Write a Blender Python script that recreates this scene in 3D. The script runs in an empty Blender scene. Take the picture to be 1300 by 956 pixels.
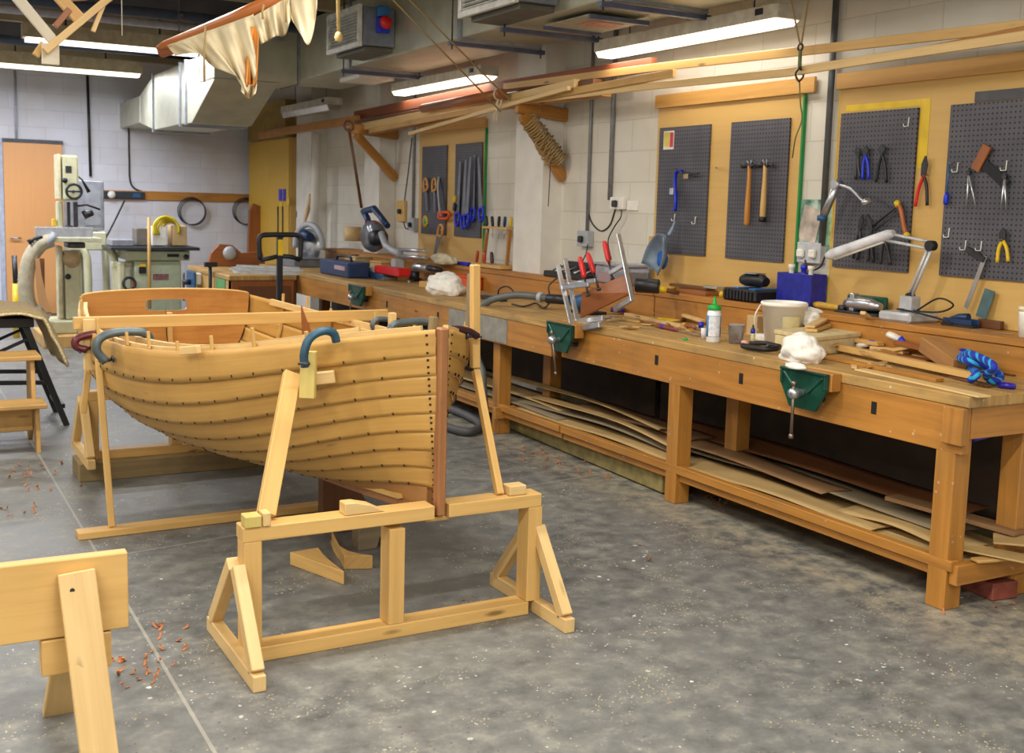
import bpy, bmesh, math, random
from mathutils import Vector, Matrix, Euler, Quaternion
random.seed(7)
SC = bpy.context.scene
COL = SC.collection
V = Vector
PI = math.pi

# ------------------------------------------------------------------ camera
FPX, YAW, PITCH, ROLL, EYE = 1416.9, 0.51229, 0.119617, 0.026972, 1.6
FW = V((math.sin(YAW)*math.cos(PITCH), math.cos(YAW)*math.cos(PITCH), -math.sin(PITCH)))
_r = V((math.cos(YAW), -math.sin(YAW), 0)); _u = _r.cross(FW)
RT = _r*math.cos(ROLL) + _u*math.sin(ROLL)
UP = -_r*math.sin(ROLL) + _u*math.cos(ROLL)
CAM = V((0, 0, EYE))
def ray(x, y): return FW + RT*((x-650)/FPX) - UP*((y-433)/FPX)
def onz(x, y, z): d = ray(x, y); return CAM + d*((z-EYE)/d.z)      # a point of a level surface
def onx(x, y, X): d = ray(x, y); return CAM + d*(X/d.x)            # a point of a plane parallel to the right wall
def ony(x, y, Y): d = ray(x, y); return CAM + d*(Y/d.y)            # a point of a plane parallel to the back wall
cd = bpy.data.cameras.new('camera'); cam = bpy.data.objects.new('camera', cd); COL.objects.link(cam)
m = Matrix((RT, UP, -FW)).transposed().to_4x4(); m.translation = CAM
cam.matrix_world = m
cd.sensor_width = 36; cd.lens = 36*FPX/1300; cd.shift_y = -45/1300
cd.clip_start = .05
cd.dof.use_dof = True; cd.dof.focus_distance = 4.6; cd.dof.aperture_fstop = 5.6
SC.camera = cam

# ------------------------------------------------------------------ materials
def lin(c):
    if isinstance(c, str): c = [int(c[i:i+2], 16)/255 for i in (0, 2, 4)]
    return tuple(x/12.92 if x <= .04045 else ((x+.055)/1.055)**2.4 for x in c[:3]) + (1,)
MATS = {}
class NT:
    def __init__(s, name):
        s.m = bpy.data.materials.new(name); s.m.use_nodes = True
        s.t = s.m.node_tree; s.b = s.t.nodes['Principled BSDF']
    def n(s, typ, ins=None, **kw):
        nd = s.t.nodes.new(typ)
        for k, v in kw.items(): setattr(nd, k, v)
        for k, v in (ins or {}).items():
            if isinstance(v, bpy.types.NodeSocket): s.t.links.new(v, nd.inputs[k])
            else: nd.inputs[k].default_value = v
        return nd
    def math(s, op, a, b=0.0, c=0.0):
        return s.n('ShaderNodeMath', {0: a, 1: b, 2: c}, operation=op).outputs[0]
    def mix(s, f, a, b, mode='MIX'):
        nd = s.n('ShaderNodeMix', data_type='RGBA', blend_type=mode)
        for i, v in ((0, f), (6, a), (7, b)):
            if isinstance(v, bpy.types.NodeSocket): s.t.links.new(v, nd.inputs[i])
            else: nd.inputs[i].default_value = v
        return nd.outputs[2]
    def ramp(s, f, stops):
        nd = s.n('ShaderNodeValToRGB', {0: f}); e = nd.color_ramp.elements
        while len(e) < len(stops): e.new(.5)
        for q, (p, c) in zip(e, stops): q.position = p; q.color = c
        return nd.outputs[0]
    def set(s, **kw):
        for k, v in kw.items():
            k = k.replace('_', ' ')
            if isinstance(v, bpy.types.NodeSocket): s.t.links.new(v, s.b.inputs[k])
            else: s.b.inputs[k].default_value = v
    def bump(s, h, strength=.3, dist=.004):
        nd = s.n('ShaderNodeBump', {'Height': h, 'Strength': strength, 'Distance': dist})
        s.t.links.new(nd.outputs[0], s.b.inputs['Normal'])
BLK, WHT = (0, 0, 0, 1), (1, 1, 1, 1)
def plain(name, c, rough=.5, metal=0., var=.12, scale=14, spec=.5, alpha=None, trans=None):
    if name in MATS: return MATS[name]
    k = NT(name); c = lin(c)
    tc = k.n('ShaderNodeTexCoord').outputs['Object']
    no = k.n('ShaderNodeTexNoise', {'Vector': tc, 'Scale': scale, 'Detail': 4}).outputs[0]
    dk = tuple(x*(1-var*2) for x in c[:3])+(1,); lt = tuple(min(1, x*(1+var)) for x in c[:3])+(1,)
    k.set(Base_Color=k.ramp(no, [(.3, dk), (.7, lt)]), Roughness=rough, Metallic=metal)
    k.b.inputs['Specular IOR Level'].default_value = spec
    if trans: k.set(Transmission_Weight=trans)
    if alpha: k.set(Alpha=alpha)
    MATS[name] = k.m; return k.m
def wood(name, c, c2=None, rough=.5, grain=1., knots=.5, stain=0., stain_c='4a3a28', paint=0.):
    """long grain that follows each board: UV u runs along the board"""
    if name in MATS: return MATS[name]
    k = NT(name); a = lin(c); b = lin(c2) if c2 else tuple(x*.62 for x in a[:3])+(1,)
    uv = k.n('ShaderNodeUVMap').outputs[0]
    mp = k.n('ShaderNodeMapping', {'Vector': uv, 'Scale': (1.6, 38, 1)}).outputs[0]
    g1 = k.n('ShaderNodeTexNoise', {'Vector': mp, 'Scale': 1.0, 'Detail': 5, 'Roughness': .6, 'Distortion': .6}).outputs[0]
    mp2 = k.n('ShaderNodeMapping', {'Vector': uv, 'Scale': (.9, 7, 1)}).outputs[0]
    g2 = k.n('ShaderNodeTexNoise', {'Vector': mp2, 'Scale': 1.3, 'Detail': 3, 'Distortion': 1.2}).outputs[0]
    f = k.math('MULTIPLY_ADD', g1, .55, k.math('MULTIPLY', g2, .5))
    colr = k.ramp(f, [(.36, b), (.62, a)])
    colr = k.mix(.45*grain + .1, a, colr)
    if knots:
        mk = k.n('ShaderNodeMapping', {'Vector': uv, 'Scale': (2.2, 9, 1)}).outputs[0]
        vo = k.n('ShaderNodeTexVoronoi', {'Vector': mk, 'Scale': 1.0, 'Randomness': 1.}).outputs['Distance']
        kn = k.ramp(vo, [(.05, WHT), (.12, BLK)])
        sp = k.n('ShaderNodeTexNoise', {'Vector': mk, 'Scale': .8}).outputs[0]
        kn = k.math('MULTIPLY', kn, k.math('GREATER_THAN', sp, .5))
        colr = k.mix(k.math('MULTIPLY', kn, knots), colr, tuple(x*.35 for x in b[:3])+(1,))
    if stain or paint:
        tc = k.n('ShaderNodeTexCoord').outputs['Object']
        if stain:
            s1 = k.n('ShaderNodeTexNoise', {'Vector': tc, 'Scale': 3.2, 'Detail': 6, 'Roughness': .65}).outputs[0]
            colr = k.mix(k.math('MULTIPLY', k.ramp(s1, [(.5, BLK), (.72, WHT)]), stain), colr, lin(stain_c))
        if paint:
            s2 = k.n('ShaderNodeTexVoronoi', {'Vector': tc, 'Scale': 26}).outputs['Distance']
            s3 = k.n('ShaderNodeTexNoise', {'Vector': tc, 'Scale': 9, 'Detail': 3}).outputs[0]
            pm = k.math('MULTIPLY', k.ramp(s2, [(.12, WHT), (.2, BLK)]), k.math('GREATER_THAN', s3, .58))
            colr = k.mix(k.math('MULTIPLY', pm, paint), colr, lin('d8d2bc'))
    k.set(Base_Color=colr, Roughness=rough)
    k.bump(g1, .12, .002)
    MATS[name] = k.m; return k.m
def emis(name, c, st):
    if name in MATS: return MATS[name]
    k = NT(name); k.set(Base_Color=lin('f4f4f0'), Emission_Color=lin(c), Emission_Strength=st)
    MATS[name] = k.m; return k.m

def mat_floor():
    k = NT('painted concrete'); tc = k.n('ShaderNodeTexCoord').outputs['Object']
    n1 = k.n('ShaderNodeTexNoise', {'Vector': tc, 'Scale': .9, 'Detail': 7, 'Roughness': .62}).outputs[0]
    n2 = k.n('ShaderNodeTexNoise', {'Vector': tc, 'Scale': 9, 'Detail': 6, 'Roughness': .7}).outputs[0]
    base = k.ramp(n1, [(.3, lin('4f5250')), (.5, lin('6c6e6a')), (.68, lin('8d8d80'))])
    base = k.mix(.65, base, k.ramp(n2, [(.3, lin('434749')), (.52, lin('717270')), (.72, lin('9b9a8e'))]))
    # worn scuffs
    mp = k.n('ShaderNodeMapping', {'Vector': tc, 'Scale': (2.2, 5, 1), 'Rotation': (0, 0, .5)}).outputs[0]
    sc = k.n('ShaderNodeTexNoise', {'Vector': mp, 'Scale': 3, 'Detail': 8, 'Roughness': .75}).outputs[0]
    base = k.mix(k.ramp(sc, [(.58, BLK), (.75, (.45, .45, .45, 1))]), base, lin('b0ac9c'))
    # paint spots and splashes
    for scale, thr, col, den in ((38, .16, 'd4d4cc', .55), (15, .13, 'e2e1da', .58), (60, .22, 'cdbb8a', .57), (6, .065, 'efeee8', .57), (21, .12, 'b9806c', .62), (30, .13, '3c4046', .5), (7, .06, '6f86a0', .6)):
        w = k.n('ShaderNodeTexNoise', {'Vector': tc, 'Scale': 22, 'Detail': 2}).outputs['Color']
        vv = k.n('ShaderNodeVectorMath', {0: tc, 1: k.n('ShaderNodeVectorMath', {0: w, 1: (.03, .03, 0)}, operation='MULTIPLY').outputs[0]}, operation='ADD').outputs[0]
        vo = k.n('ShaderNodeTexVoronoi', {'Vector': vv, 'Scale': scale}).outputs['Distance']
        dn = k.n('ShaderNodeTexNoise', {'Vector': tc, 'Scale': 2.1+scale*.02, 'Detail': 3}).outputs[0]
        mk = k.math('MULTIPLY', k.ramp(vo, [(thr*.7, WHT), (thr, BLK)]), k.ramp(dn, [(den-.04, BLK), (den+.05, WHT)]))
        base = k.mix(k.math('MULTIPLY', mk, .85), base, lin(col))
    # expansion joints, saw cut
    sx = k.n('ShaderNodeSeparateXYZ', {0: tc}).outputs
    for a, b, horiz in JOINTS:
        d = k.math('ABSOLUTE', k.math('SUBTRACT', sx[1] if horiz else sx[0], k.math('MULTIPLY_ADD', sx[0] if horiz else sx[1], b, a)))
        base = k.mix(k.math('MULTIPLY', k.math('LESS_THAN', d, .006), .55), base, lin('a9a698'))
    # dusty strip along the bench feet
    dx = k.ramp(k.math('MULTIPLY_ADD', sx[0], 1/1.0, -2.9), [(.48, BLK), (.72, WHT)])
    base = k.mix(k.math('MULTIPLY', dx, k.ramp(n2, [(.4, BLK), (.62, (.6, .6, .6, 1))])), base, lin('b0a487'))
    k.set(Base_Color=base, Roughness=k.ramp(n2, [(.3, (.33,)*3+(1,)), (.7, (.6,)*3+(1,))]))
    k.bump(n2, .08, .003)
    return k.m
def mat_block(name, c, mortar, axis=1, w=.45, h=.225):
    k = NT(name); tc = k.n('ShaderNodeTexCoord').outputs['Object']
    sx = k.n('ShaderNodeSeparateXYZ', {0: tc}).outputs
    cv = k.n('ShaderNodeCombineXYZ', {0: sx[axis], 1: sx[2], 2: 0.}).outputs[0]
    br = k.n('ShaderNodeTexBrick', {'Vector': cv, 'Color1': lin(c), 'Color2': tuple(x*.93 for x in lin(c)[:3])+(1,), 'Mortar': lin(mortar), 'Scale': 1., 'Mortar Size': .005, 'Mortar Smooth': .4, 'Brick Width': w, 'Row Height': h})
    n = k.n('ShaderNodeTexNoise', {'Vector': tc, 'Scale': 2.5, 'Detail': 5}).outputs[0]
    colr = k.mix(k.ramp(n, [(.4, BLK), (.75, (.35, .35, .35, 1))]), br.outputs[0], lin('b9ab93'))
    k.set(Base_Color=colr, Roughness=.75)
    hgt = k.math('MULTIPLY_ADD', k.n('ShaderNodeTexNoise', {'Vector': tc, 'Scale': 60, 'Detail': 3}).outputs[0], .15, k.math('SUBTRACT', 1., br.outputs[1]))
    k.bump(hgt, .5, .004)
    return k.m
def mat_peg():
    k = NT('charcoal pegboard'); tc = k.n('ShaderNodeTexCoord').outputs['Object']
    s = k.n('ShaderNodeSeparateXYZ', {0: tc}).outputs
    q = [k.math('SUBTRACT', k.math('FRACT', k.math('DIVIDE', s[i], .0255)), .5) for i in (1, 2)]
    d = k.math('SQRT', k.math('ADD', k.math('MULTIPLY', q[0], q[0]), k.math('MULTIPLY', q[1], q[1])))
    hole = k.ramp(d, [(.17, WHT), (.23, BLK)])
    n = k.n('ShaderNodeTexNoise', {'Vector': tc, 'Scale': 4, 'Detail': 5}).outputs[0]
    base = k.ramp(n, [(.3, lin('45454d')), (.7, lin('5a5960'))])
    k.set(Base_Color=k.mix(hole, base, lin('121216')), Roughness=.55)
    return k.m
def mat_metal(name, c, rough=.35):
    return plain(name, c, rough, .85, .1, 9)
def mat_rope(name, c1, c2, f=60):
    k = NT(name); uv = k.n('ShaderNodeUVMap').outputs[0]
    s = k.n('ShaderNodeSeparateXYZ', {0: uv}).outputs
    w = k.math('FRACT', k.math('MULTIPLY_ADD', s[0], f, k.math('MULTIPLY', s[1], 2.)))
    k.set(Base_Color=k.ramp(w, [(.62, lin(c1)), (.68, lin(c2)), (.95, lin(c2)), (1., lin(c1))]), Roughness=.7)
    MATS[name] = k.m; return k.m

W_PINE = wood('fresh pine', 'd3ab66', 'b08446', .48, .8, .8)
W_PINE2 = wood('pale new softwood', 'dbbb80', 'b99054', .5, .8, .6)
W_BOAT = wood('boat planking', 'bf954e', '9a6f32', .45, .85, .35, stain=.2, stain_c='80542a')
W_BOATIN = wood('boat planking lighter', 'c9a25e', 'a67b42', .5, .6, .3)
W_GARB = wood('reddish boat planking', 'a97840', '84542a', .42, .8, .2)
W_STEM = wood('stem timber', 'a06c40', '724628', .45, .9, .2, stain=.3)
W_TRANS = wood('varnished transom', 'c58f4c', '965c28', .3, 1.1, .3, stain=.45, stain_c='8f4f1c')
W_BENCH = wood('bench softwood', 'b97f36', '82531c', .5, 1.15, 1., stain=.45, stain_c='7d5a30', paint=.4)
W_TOP = wood('worn bench top', 'be9858', '7a582e', .55, 1.3, .5, stain=.7, stain_c='6e5f44', paint=.9)
W_LEG = wood('bench leg', 'b47c32', '80521c', .5, 1., .8, stain=.3, stain_c='7a6d4c', paint=.3)
W_PLY = wood('birch plywood', 'cfa962', 'ba8f4a', .5, .5, .0)
W_OLD = wood('old timber', '8e7a52', '655336', .65, 1., .4, stain=.4)
W_DARK = wood('dark hardwood', '6e4526', '4a2b16', .5, 1., .2)
W_GREY = wood('weathered board', '83755c', '5d5240', .7, 1., .2)
W_SHEET = wood('plywood offcut', 'b79a66', '947642', .6, .6, .0, stain=.25)
W_BROWN = wood('mahogany', '97592c', '6e3a18', .4, 1., .2)
W_STEP = wood('step stool softwood', 'c9a05e', 'a67c40', .55, .8, .5, stain=.3)
W_GREEN = wood('green tinted treated pine', 'cbb668', 'a8964c', .55, .8, .2)
STEEL = mat_metal('bright steel', 'c3c6cb', .3)
GALV = plain('galvanised sheet', 'b9b8a4', .42, .55, .08, 5)
DSTEEL = plain('dark steel', '45464a', .42, .6, .15, 20)
BLACK = plain('black plastic', '1d1e21', .45, 0, .1)
RUBBER = plain('grey rubber', '4c4d4e', .6, 0, .1)
WHITE = plain('white plastic', 'ebe9df', .4, 0, .05)
GREYP = plain('grey plastic', 'a9adb2', .45, 0, .05)
RED = plain('red plastic', 'd02020', .35, 0, .08)
BLUE = plain('blue plastic', '1531c8', .35, 0, .08)
BLUE2 = plain('steel blue enamel', '2d5f8c', .4, .2, .12)
NAVY = plain('dark blue enamel', '1f3a63', .4, .1, .12)
YELLOW = plain('yellow plastic', 'e0bc1c', .4, 0, .06)
ORANGE = plain('orange plastic', 'e2571c', .4, 0, .06)
GREEN = plain('green plastic', '12a53c', .35, 0, .05)
VICEG = plain('dark green enamel', '0f4a3a', .35, .2, .2)
GREENP = plain('green edge paint', '1f8a44', .5, 0, .1)
MAROON = plain('maroon enamel', '5b2026', .35, .2, .15)
TUBE = emis('fluorescent tube', 'fff4e0', 2.4)
GREYEN = plain('grey blue enamel', '545f61', .4, .25, .15)
CREAM = plain('cream machine enamel', 'c3c2a0', .4, .05, .05)
PGREEN = plain('pale green machine enamel', 'b4bea2', .4, .05, .05)
CLOTH = plain('white cotton rag', 'eeebe2', .9, 0, .06, 30)
CANVAS = plain('cream sailcloth', 'd2c4a2', .85, 0, .1, 6)
PAPER = plain('paper', 'e4e0d2', .8, 0, .05)
ROPE = mat_rope('natural rope', 'a88f5d', '7c6740', 90)
BROPE = mat_rope('blue striped rope', '1230a8', '25a4d6', 14)
CARD = plain('cardboard', 'c9ad7c', .8, 0, .06)
CARPET = plain('tan carpet', 'a28c60', .95, 0, .12, 60)
NAIL = plain('rivet head', '3a2717', .5, .4, .1)
DARK = plain('dark opening', '15120e', .9, 0, .1)

# ------------------------------------------------------------------ mesh builder
def frame(d, up=None):
    d = V(d).normalized(); up = V(up) if up else V((0, 0, 1))
    if abs(d.dot(up.normalized())) > .98: up = V((0, 1, 0)) if abs(d.y) < .9 else V((1, 0, 0))
    s = d.cross(up).normalized(); return d, s, s.cross(d).normalized()
class MB:
    def __init__(s): s.bm = bmesh.new(); s.uv = s.bm.loops.layers.uv.new('UVMap'); s.m = 0
    def mat(s, i): s.m = i; return s
    def face(s, vs, uvs=None, smooth=False):
        try: f = s.bm.faces.new(vs)
        except ValueError: return None
        f.material_index = s.m; f.smooth = smooth
        if uvs:
            for l, q in zip(f.loops, uvs): l[s.uv].uv = q
        return f
    def beam(s, p0, p1, w, h, up=None, t1=None):
        """board from p0 to p1: w across, h along 'up'; t1 = (w, h) at the far end"""
        p0, p1 = V(p0), V(p1); d, a, u = frame(p1-p0, up); L = (p1-p0).length
        w1, h1 = t1 or (w, h); ou, ov = random.random()*20, random.random()*20
        c = []
        for p, ww, hh in ((p0, w, h), (p1, w1, h1)):
            for i, j in ((-1, -1), (1, -1), (1, 1), (-1, 1)): c.append(s.bm.verts.new(p+a*(i*ww/2)+u*(j*hh/2)))
        acc = 0
        for i in range(4):
            j = (i+1) % 4; q = w if i % 2 == 0 else h
            s.face([c[i], c[j], c[4+j], c[4+i]], [(ou, ov+acc), (ou, ov+acc+q), (ou+L, ov+acc+q), (ou+L, ov+acc)]); acc += q
        s.face([c[3], c[2], c[1], c[0]], [(ou, ov), (ou+.02, ov+w), (ou+.02, ov+w), (ou, ov)])
        s.face(c[4:], [(ou, ov), (ou+.02, ov+w), (ou+.02, ov+w), (ou, ov)])
        return s
    def box(s, c, size, rz=0, rot=None):
        c = V(c); size = V(size); R = rot.to_matrix() if rot else Matrix.Rotation(rz, 3, 'Z')
        ax = [R @ V(e) for e in ((1, 0, 0), (0, 1, 0), (0, 0, 1))]
        i = max(range(3), key=lambda q: size[q])
        k = 2 if i != 2 else 1; j = 3-i-k
        return s.beam(c-ax[i]*size[i]/2, c+ax[i]*size[i]/2, size[j], size[k], up=ax[k])
    def bx(s, x0, x1, y0, y1, z0, z1): return s.box(((x0+x1)/2, (y0+y1)/2, (z0+z1)/2), (x1-x0, y1-y0, z1-z0))
    def tube(s, pts, r, n=8, closed=False, caps=True, flat=1., upv=None):
        pts = [V(p) for p in pts]; N = len(pts)
        rs = r if isinstance(r, (list, tuple)) else [r]*N
        rings = []; L = 0; Ls = []
        d0 = (pts[1]-pts[0]).normalized(); _, a, u = frame(d0, upv)
        for i, p in enumerate(pts):
            if closed: d = pts[(i+1) % N]-pts[i-1]
            else: d = pts[min(i+1, N-1)]-pts[max(i-1, 0)]
            if d.length < 1e-9: d = d0
            d.normalize(); q = d0.rotation_difference(d); a = q @ a; u = q @ u; d0 = d
            if i: L += (p-pts[i-1]).length
            Ls.append(L)
            rings.append([s.bm.verts.new(p+a*(math.cos(2*PI*k/n)*rs[i])+u*(math.sin(2*PI*k/n)*rs[i]*flat)) for k in range(n)])
        M = N if closed else N-1
        for i in range(M):
            j = (i+1) % N; l1 = Ls[j] if j else L+(pts[0]-pts[-1]).length
            for k in range(n):
                kk = (k+1) % n
                s.face([rings[i][k], rings[i][kk], rings[j][kk], rings[j][k]], [(Ls[i], k/n), (Ls[i], (k+1)/n), (l1, (k+1)/n), (l1, k/n)], n > 5)
        if caps and not closed: s.face(rings[0][::-1]); s.face(rings[-1])
        return s
    def cyl(s, p0, p1, r, r1=None, n=16): return s.tube([p0, p1], [r, r if r1 is None else r1], n)
    def lathe(s, prof, c=(0, 0, 0), axis=(0, 0, 1), n=20):
        c = V(c); d, a, u = frame(axis); prev = None
        for r, z in prof:
            if r < 1e-6: ring = [s.bm.verts.new(c+d*z)]
            else: ring = [s.bm.verts.new(c+d*z+a*(math.cos(2*PI*k/n)*r)+u*(math.sin(2*PI*k/n)*r)) for k in range(n)]
            if prev:
                for k in range(n):
                    kk = (k+1) % n
                    if len(prev) == 1 and len(ring) > 1: s.face([prev[0], ring[k], ring[kk]], None, True)
                    elif len(ring) == 1 and len(prev) > 1: s.face([prev[k], prev[kk], ring[0]][::-1] if 0 else [prev[kk], prev[k], ring[0]], None, True)
                    elif len(ring) > 1: s.face([prev[k], prev[kk], ring[kk], ring[k]], [(z, k/n), (z, (k+1)/n), (z+.01, (k+1)/n), (z+.01, k/n)], True)
            prev = ring
        return s
    def prism(s, poly, ext, uvd=None):
        """polygon (3D points) pushed along ext"""
        poly = [V(p) for p in poly]; ext = V(ext); o = random.random()*20
        ud = V(uvd).normalized() if uvd else max((poly[i]-poly[i-1] for i in range(len(poly))), key=lambda e: e.length).normalized()
        vd = ext.normalized().cross(ud); A = [s.bm.verts.new(p) for p in poly]; B = [s.bm.verts.new(p+ext) for p in poly]
        U = [(p.dot(ud)+o, p.dot(vd)) for p in poly]
        s.face(A[::-1], U[::-1]); s.face(B, U)
        t = ext.length
        for i in range(len(poly)):
            j = (i+1) % len(poly)
            s.face([A[i], A[j], B[j], B[i]], [U[i], U[j], (U[j][0], U[j][1]+t), (U[i][0], U[i][1]+t)])
        return s
    def grid(s, rows, smooth=True, closed_v=False, uvs=1.):
        Vt = [[s.bm.verts.new(V(p)) for p in r] for r in rows]
        for i in range(len(Vt)-1):
            n = len(Vt[i])
            for j in range(n if closed_v else n-1):
                k = (j+1) % n
                s.face([Vt[i][j], Vt[i][k], Vt[i+1][k], Vt[i+1][j]], [(j*uvs, i*uvs), ((j+1)*uvs, i*uvs), ((j+1)*uvs, (i+1)*uvs), (j*uvs, (i+1)*uvs)], smooth)
        return s
    def blob(s, c, r, seed=0, n=22, rough=.25, flat=True, freq=2.5):
        """lumpy closed surface (a crumpled rag)"""
        from mathutils import noise
        c = V(c); r = V(r); rows = []
        for i in range(n+1):
            th = PI*i/n; row = []
            for j in range(n*2):
                ph = PI*j/n; d = V((math.sin(th)*math.cos(ph), math.sin(th)*math.sin(ph), math.cos(th)))
                q = 1+rough*.6*noise.noise(d*freq*.7+V((seed*7.3, 0, 0)))
                w_ = d*freq+V((noise.noise(d*1.7+V((seed, 0, 0))), noise.noise(d*1.7+V((0, seed, 3))), 0))*1.4
                q += rough*.55*(.32-abs(noise.noise(w_+V((0, seed*3.1, 0)))))
                p = V((d.x*r.x*q, d.y*r.y*q, d.z*r.z*q))
                if flat: p.z = max(p.z, -r.z*.55)
                row.append(c+p+V((0, 0, r.z*.55 if flat else 0)))
            rows.append(row)
        return s.grid(rows, True, True)
    def build(s, name, mats, parent=None, bev=0., sub=0, solid=0., weld=False):
        mats = mats if isinstance(mats, (list, tuple)) else [mats]
        if weld: bmesh.ops.remove_doubles(s.bm, verts=s.bm.verts, dist=1e-5)
        bmesh.ops.recalc_face_normals(s.bm, faces=s.bm.faces)
        me = bpy.data.meshes.new(name)
        if parent is not None: org = ORG[parent.name]
        else:
            vs = [v.co for v in s.bm.verts]
            org = V(((min(v.x for v in vs)+max(v.x for v in vs))/2, (min(v.y for v in vs)+max(v.y for v in vs))/2, min(v.z for v in vs)))
        bmesh.ops.translate(s.bm, verts=s.bm.verts, vec=-org)
        s.bm.to_mesh(me); s.bm.free()
        for q in mats: me.materials.append(q)
        o = bpy.data.objects.new(name, me); COL.objects.link(o)
        ORG[o.name] = org.copy()
        if parent is not None: o.parent = parent
        else: o.location = org
        if solid:
            q = o.modifiers.new('solid', 'SOLIDIFY'); q.thickness = solid; q.offset = 0
        if bev:
            q = o.modifiers.new('bevel', 'BEVEL'); q.width = bev; q.segments = 1; q.limit_method = 'ANGLE'; q.angle_limit = .6
        if sub:
            q = o.modifiers.new('sub', 'SUBSURF'); q.levels = sub; q.render_levels = sub
        return o
ORG = {}
def tag(o, label, cat, group=None, kind=None):
    if label: o['label'] = label
    if cat: o['category'] = cat
    if group: o['group'] = group
    if kind: o['kind'] = kind
    return o
def thing(name, label, cat, loc, group=None):
    o = bpy.data.objects.new(name, None); COL.objects.link(o); o.location = loc; o.empty_display_size = .05
    ORG[o.name] = V(loc); return tag(o, label, cat, group)
def struct(mb, name, mats, parent=None, bev=0.):
    o = mb.build(name, mats, parent, bev)
    if parent is None: o['kind'] = 'structure'
    return o
def dup(o, loc, label=None, rot=None, group=None, parent=None):
    c = o.copy(); COL.objects.link(c)
    if parent is not None: c.parent = parent
    else:
        c.location = loc
        if rot is not None: c.rotation_euler = rot
        if label: c['label'] = label
        if group: c['group'] = group
    for ch in [q for q in bpy.data.objects if q.parent == o]: dup(ch, None, parent=c)
    return c
def arc(c, r, a0, a1, n, e1, e2):
    c, e1, e2 = V(c), V(e1), V(e2)
    return [c+e1*(r*math.cos(a0+(a1-a0)*i/(n-1)))+e2*(r*math.sin(a0+(a1-a0)*i/(n-1))) for i in range(n)]
def spline(pts, n=8):
    pts = [V(p) for p in pts]; P = [pts[0]*2-pts[1]]+pts+[pts[-1]*2-pts[-2]]; out = []
    for i in range(1, len(P)-2):
        a, b, c, d = P[i-1:i+3]
        for k in range(n):
            t = k/n; out.append(.5*((2*b)+(c-a)*t+(2*a-5*b+4*c-d)*t*t+(3*b-a-3*c+d)*t**3))
    out.append(pts[-1]); return out
# ================================================================== the room
WX, BY, CZ = 4.75, 16.1, 3.6
JOINTS = [(JA, JB, False), (JC, JD, True)] if 0 else []
def _joint(p, q, horiz):
    a, b = onz(*p, 0), onz(*q, 0)
    if horiz: sl = (b.y-a.y)/(b.x-a.x); return (a.y-sl*a.x, sl, True)
    sl = (b.x-a.x)/(b.y-a.y); return (a.x-sl*a.y, sl, False)
JOINTS = [_joint((71, 614), (220, 866), False), _joint((640, 622), (735, 606), True)]
M_WALL = mat_block('painted blockwork side', 'dcd8cc', 'cbc5b6', 1)
M_BACK = mat_block('painted blockwork back', 'd9dae4', 'c9cad4', 0)
PEG = mat_peg()
M_CEIL = plain('dull ceiling boards', 'a5977a', .8, 0, .12, 3)
def slab(x0, x1, y0, y1, z0, z1, name, mt): return struct(MB().bx(x0, x1, y0, y1, z0, z1), name, mt)
LX, FY = -3.2, -2.6
o = slab(LX-.1, WX+.1, FY-.1, BY+.1, -.1, 0, 'floor', mat_floor())
o.data.transform(Matrix.Translation(o.location)); o.location = (0, 0, 0)
slab(WX, WX+.1, FY, BY, 0, CZ, 'wall_right', M_WALL)
slab(LX, WX, BY, BY+.1, 0, CZ, 'wall_back', M_BACK)
slab(LX-.1, LX, FY, BY, 0, CZ, 'wall_left', M_WALL)
slab(LX, WX, FY-.1, FY, 0, CZ, 'wall_front', M_BACK)
slab(LX-.1, WX+.1, FY-.1, BY+.1, CZ, CZ+.1, 'ceiling', M_CEIL)
# piers of the right wall
PAINT = plain('white painted pier', 'dedad0', .6, 0, .06, 4)
slab(4.57, WX, 7.70, 8.15, 0, CZ, 'trim_1', PAINT)
slab(4.57, WX, 11.08, 11.5, 0, CZ, 'trim_2', PAINT)
slab(4.55, WX, 13.2, 13.75, 0, CZ, 'trim_3', PAINT)
# ceiling purlins and a steel beam
M_PUR = plain('grey brown purlin', '9a8b6e', .7, 0, .12, 3)
M_PUR2 = plain('dark steel purlin', '64646c', .6, .2, .12, 3)
for i, y in enumerate((8.6, 9.9, 11.2, 12.5, 13.8, 15.1)):
    struct(MB().bx(LX, WX, y, y+.09, 3.32, CZ), 'trim_%d' % (4+i), M_PUR if i % 2 else M_PUR2)
for i, y in enumerate((9.3, 10.6, 11.9, 13.2)):
    struct(MB().bx(LX, 2.75, y, y+.35, 3.52, 3.56), 'trim_%d' % (10+i), plain('ceiling lath', 'b5a684', .8, 0, .1, 3))
# the door in the back wall
dl = struct(MB().bx(1.37, 2.09, BY-.05, BY-.005, .01, 2.26), 'door_1', wood('door veneer', 'd59b62', 'c58a52', .45, .4, 0))
struct(MB().bx(1.36, 2.10, BY-.06, BY-.002, 2.262, 2.31), 'door_frame', DSTEEL, dl)
struct(MB().bx(1.31, 1.365, BY-.06, BY-.002, 0, 2.31), 'door_jamb', plain('grey blue door frame', 'a8aebe', .5), dl)
struct(MB().cyl((1.44, BY-.1, 1.02), (1.44, BY-.04, 1.02), .012).cyl((1.44, BY-.1, 1.02), (1.56, BY-.1, 1.02), .011), 'door_handle', STEEL, dl)
# floor plinth under the bench (a painted kerb by the wall)
slab(4.64, WX, -.5, 13., 0, .14, 'baseboard_right', plain('old olive kerb', '6f6544', .8, 0, .2, 5))

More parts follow.
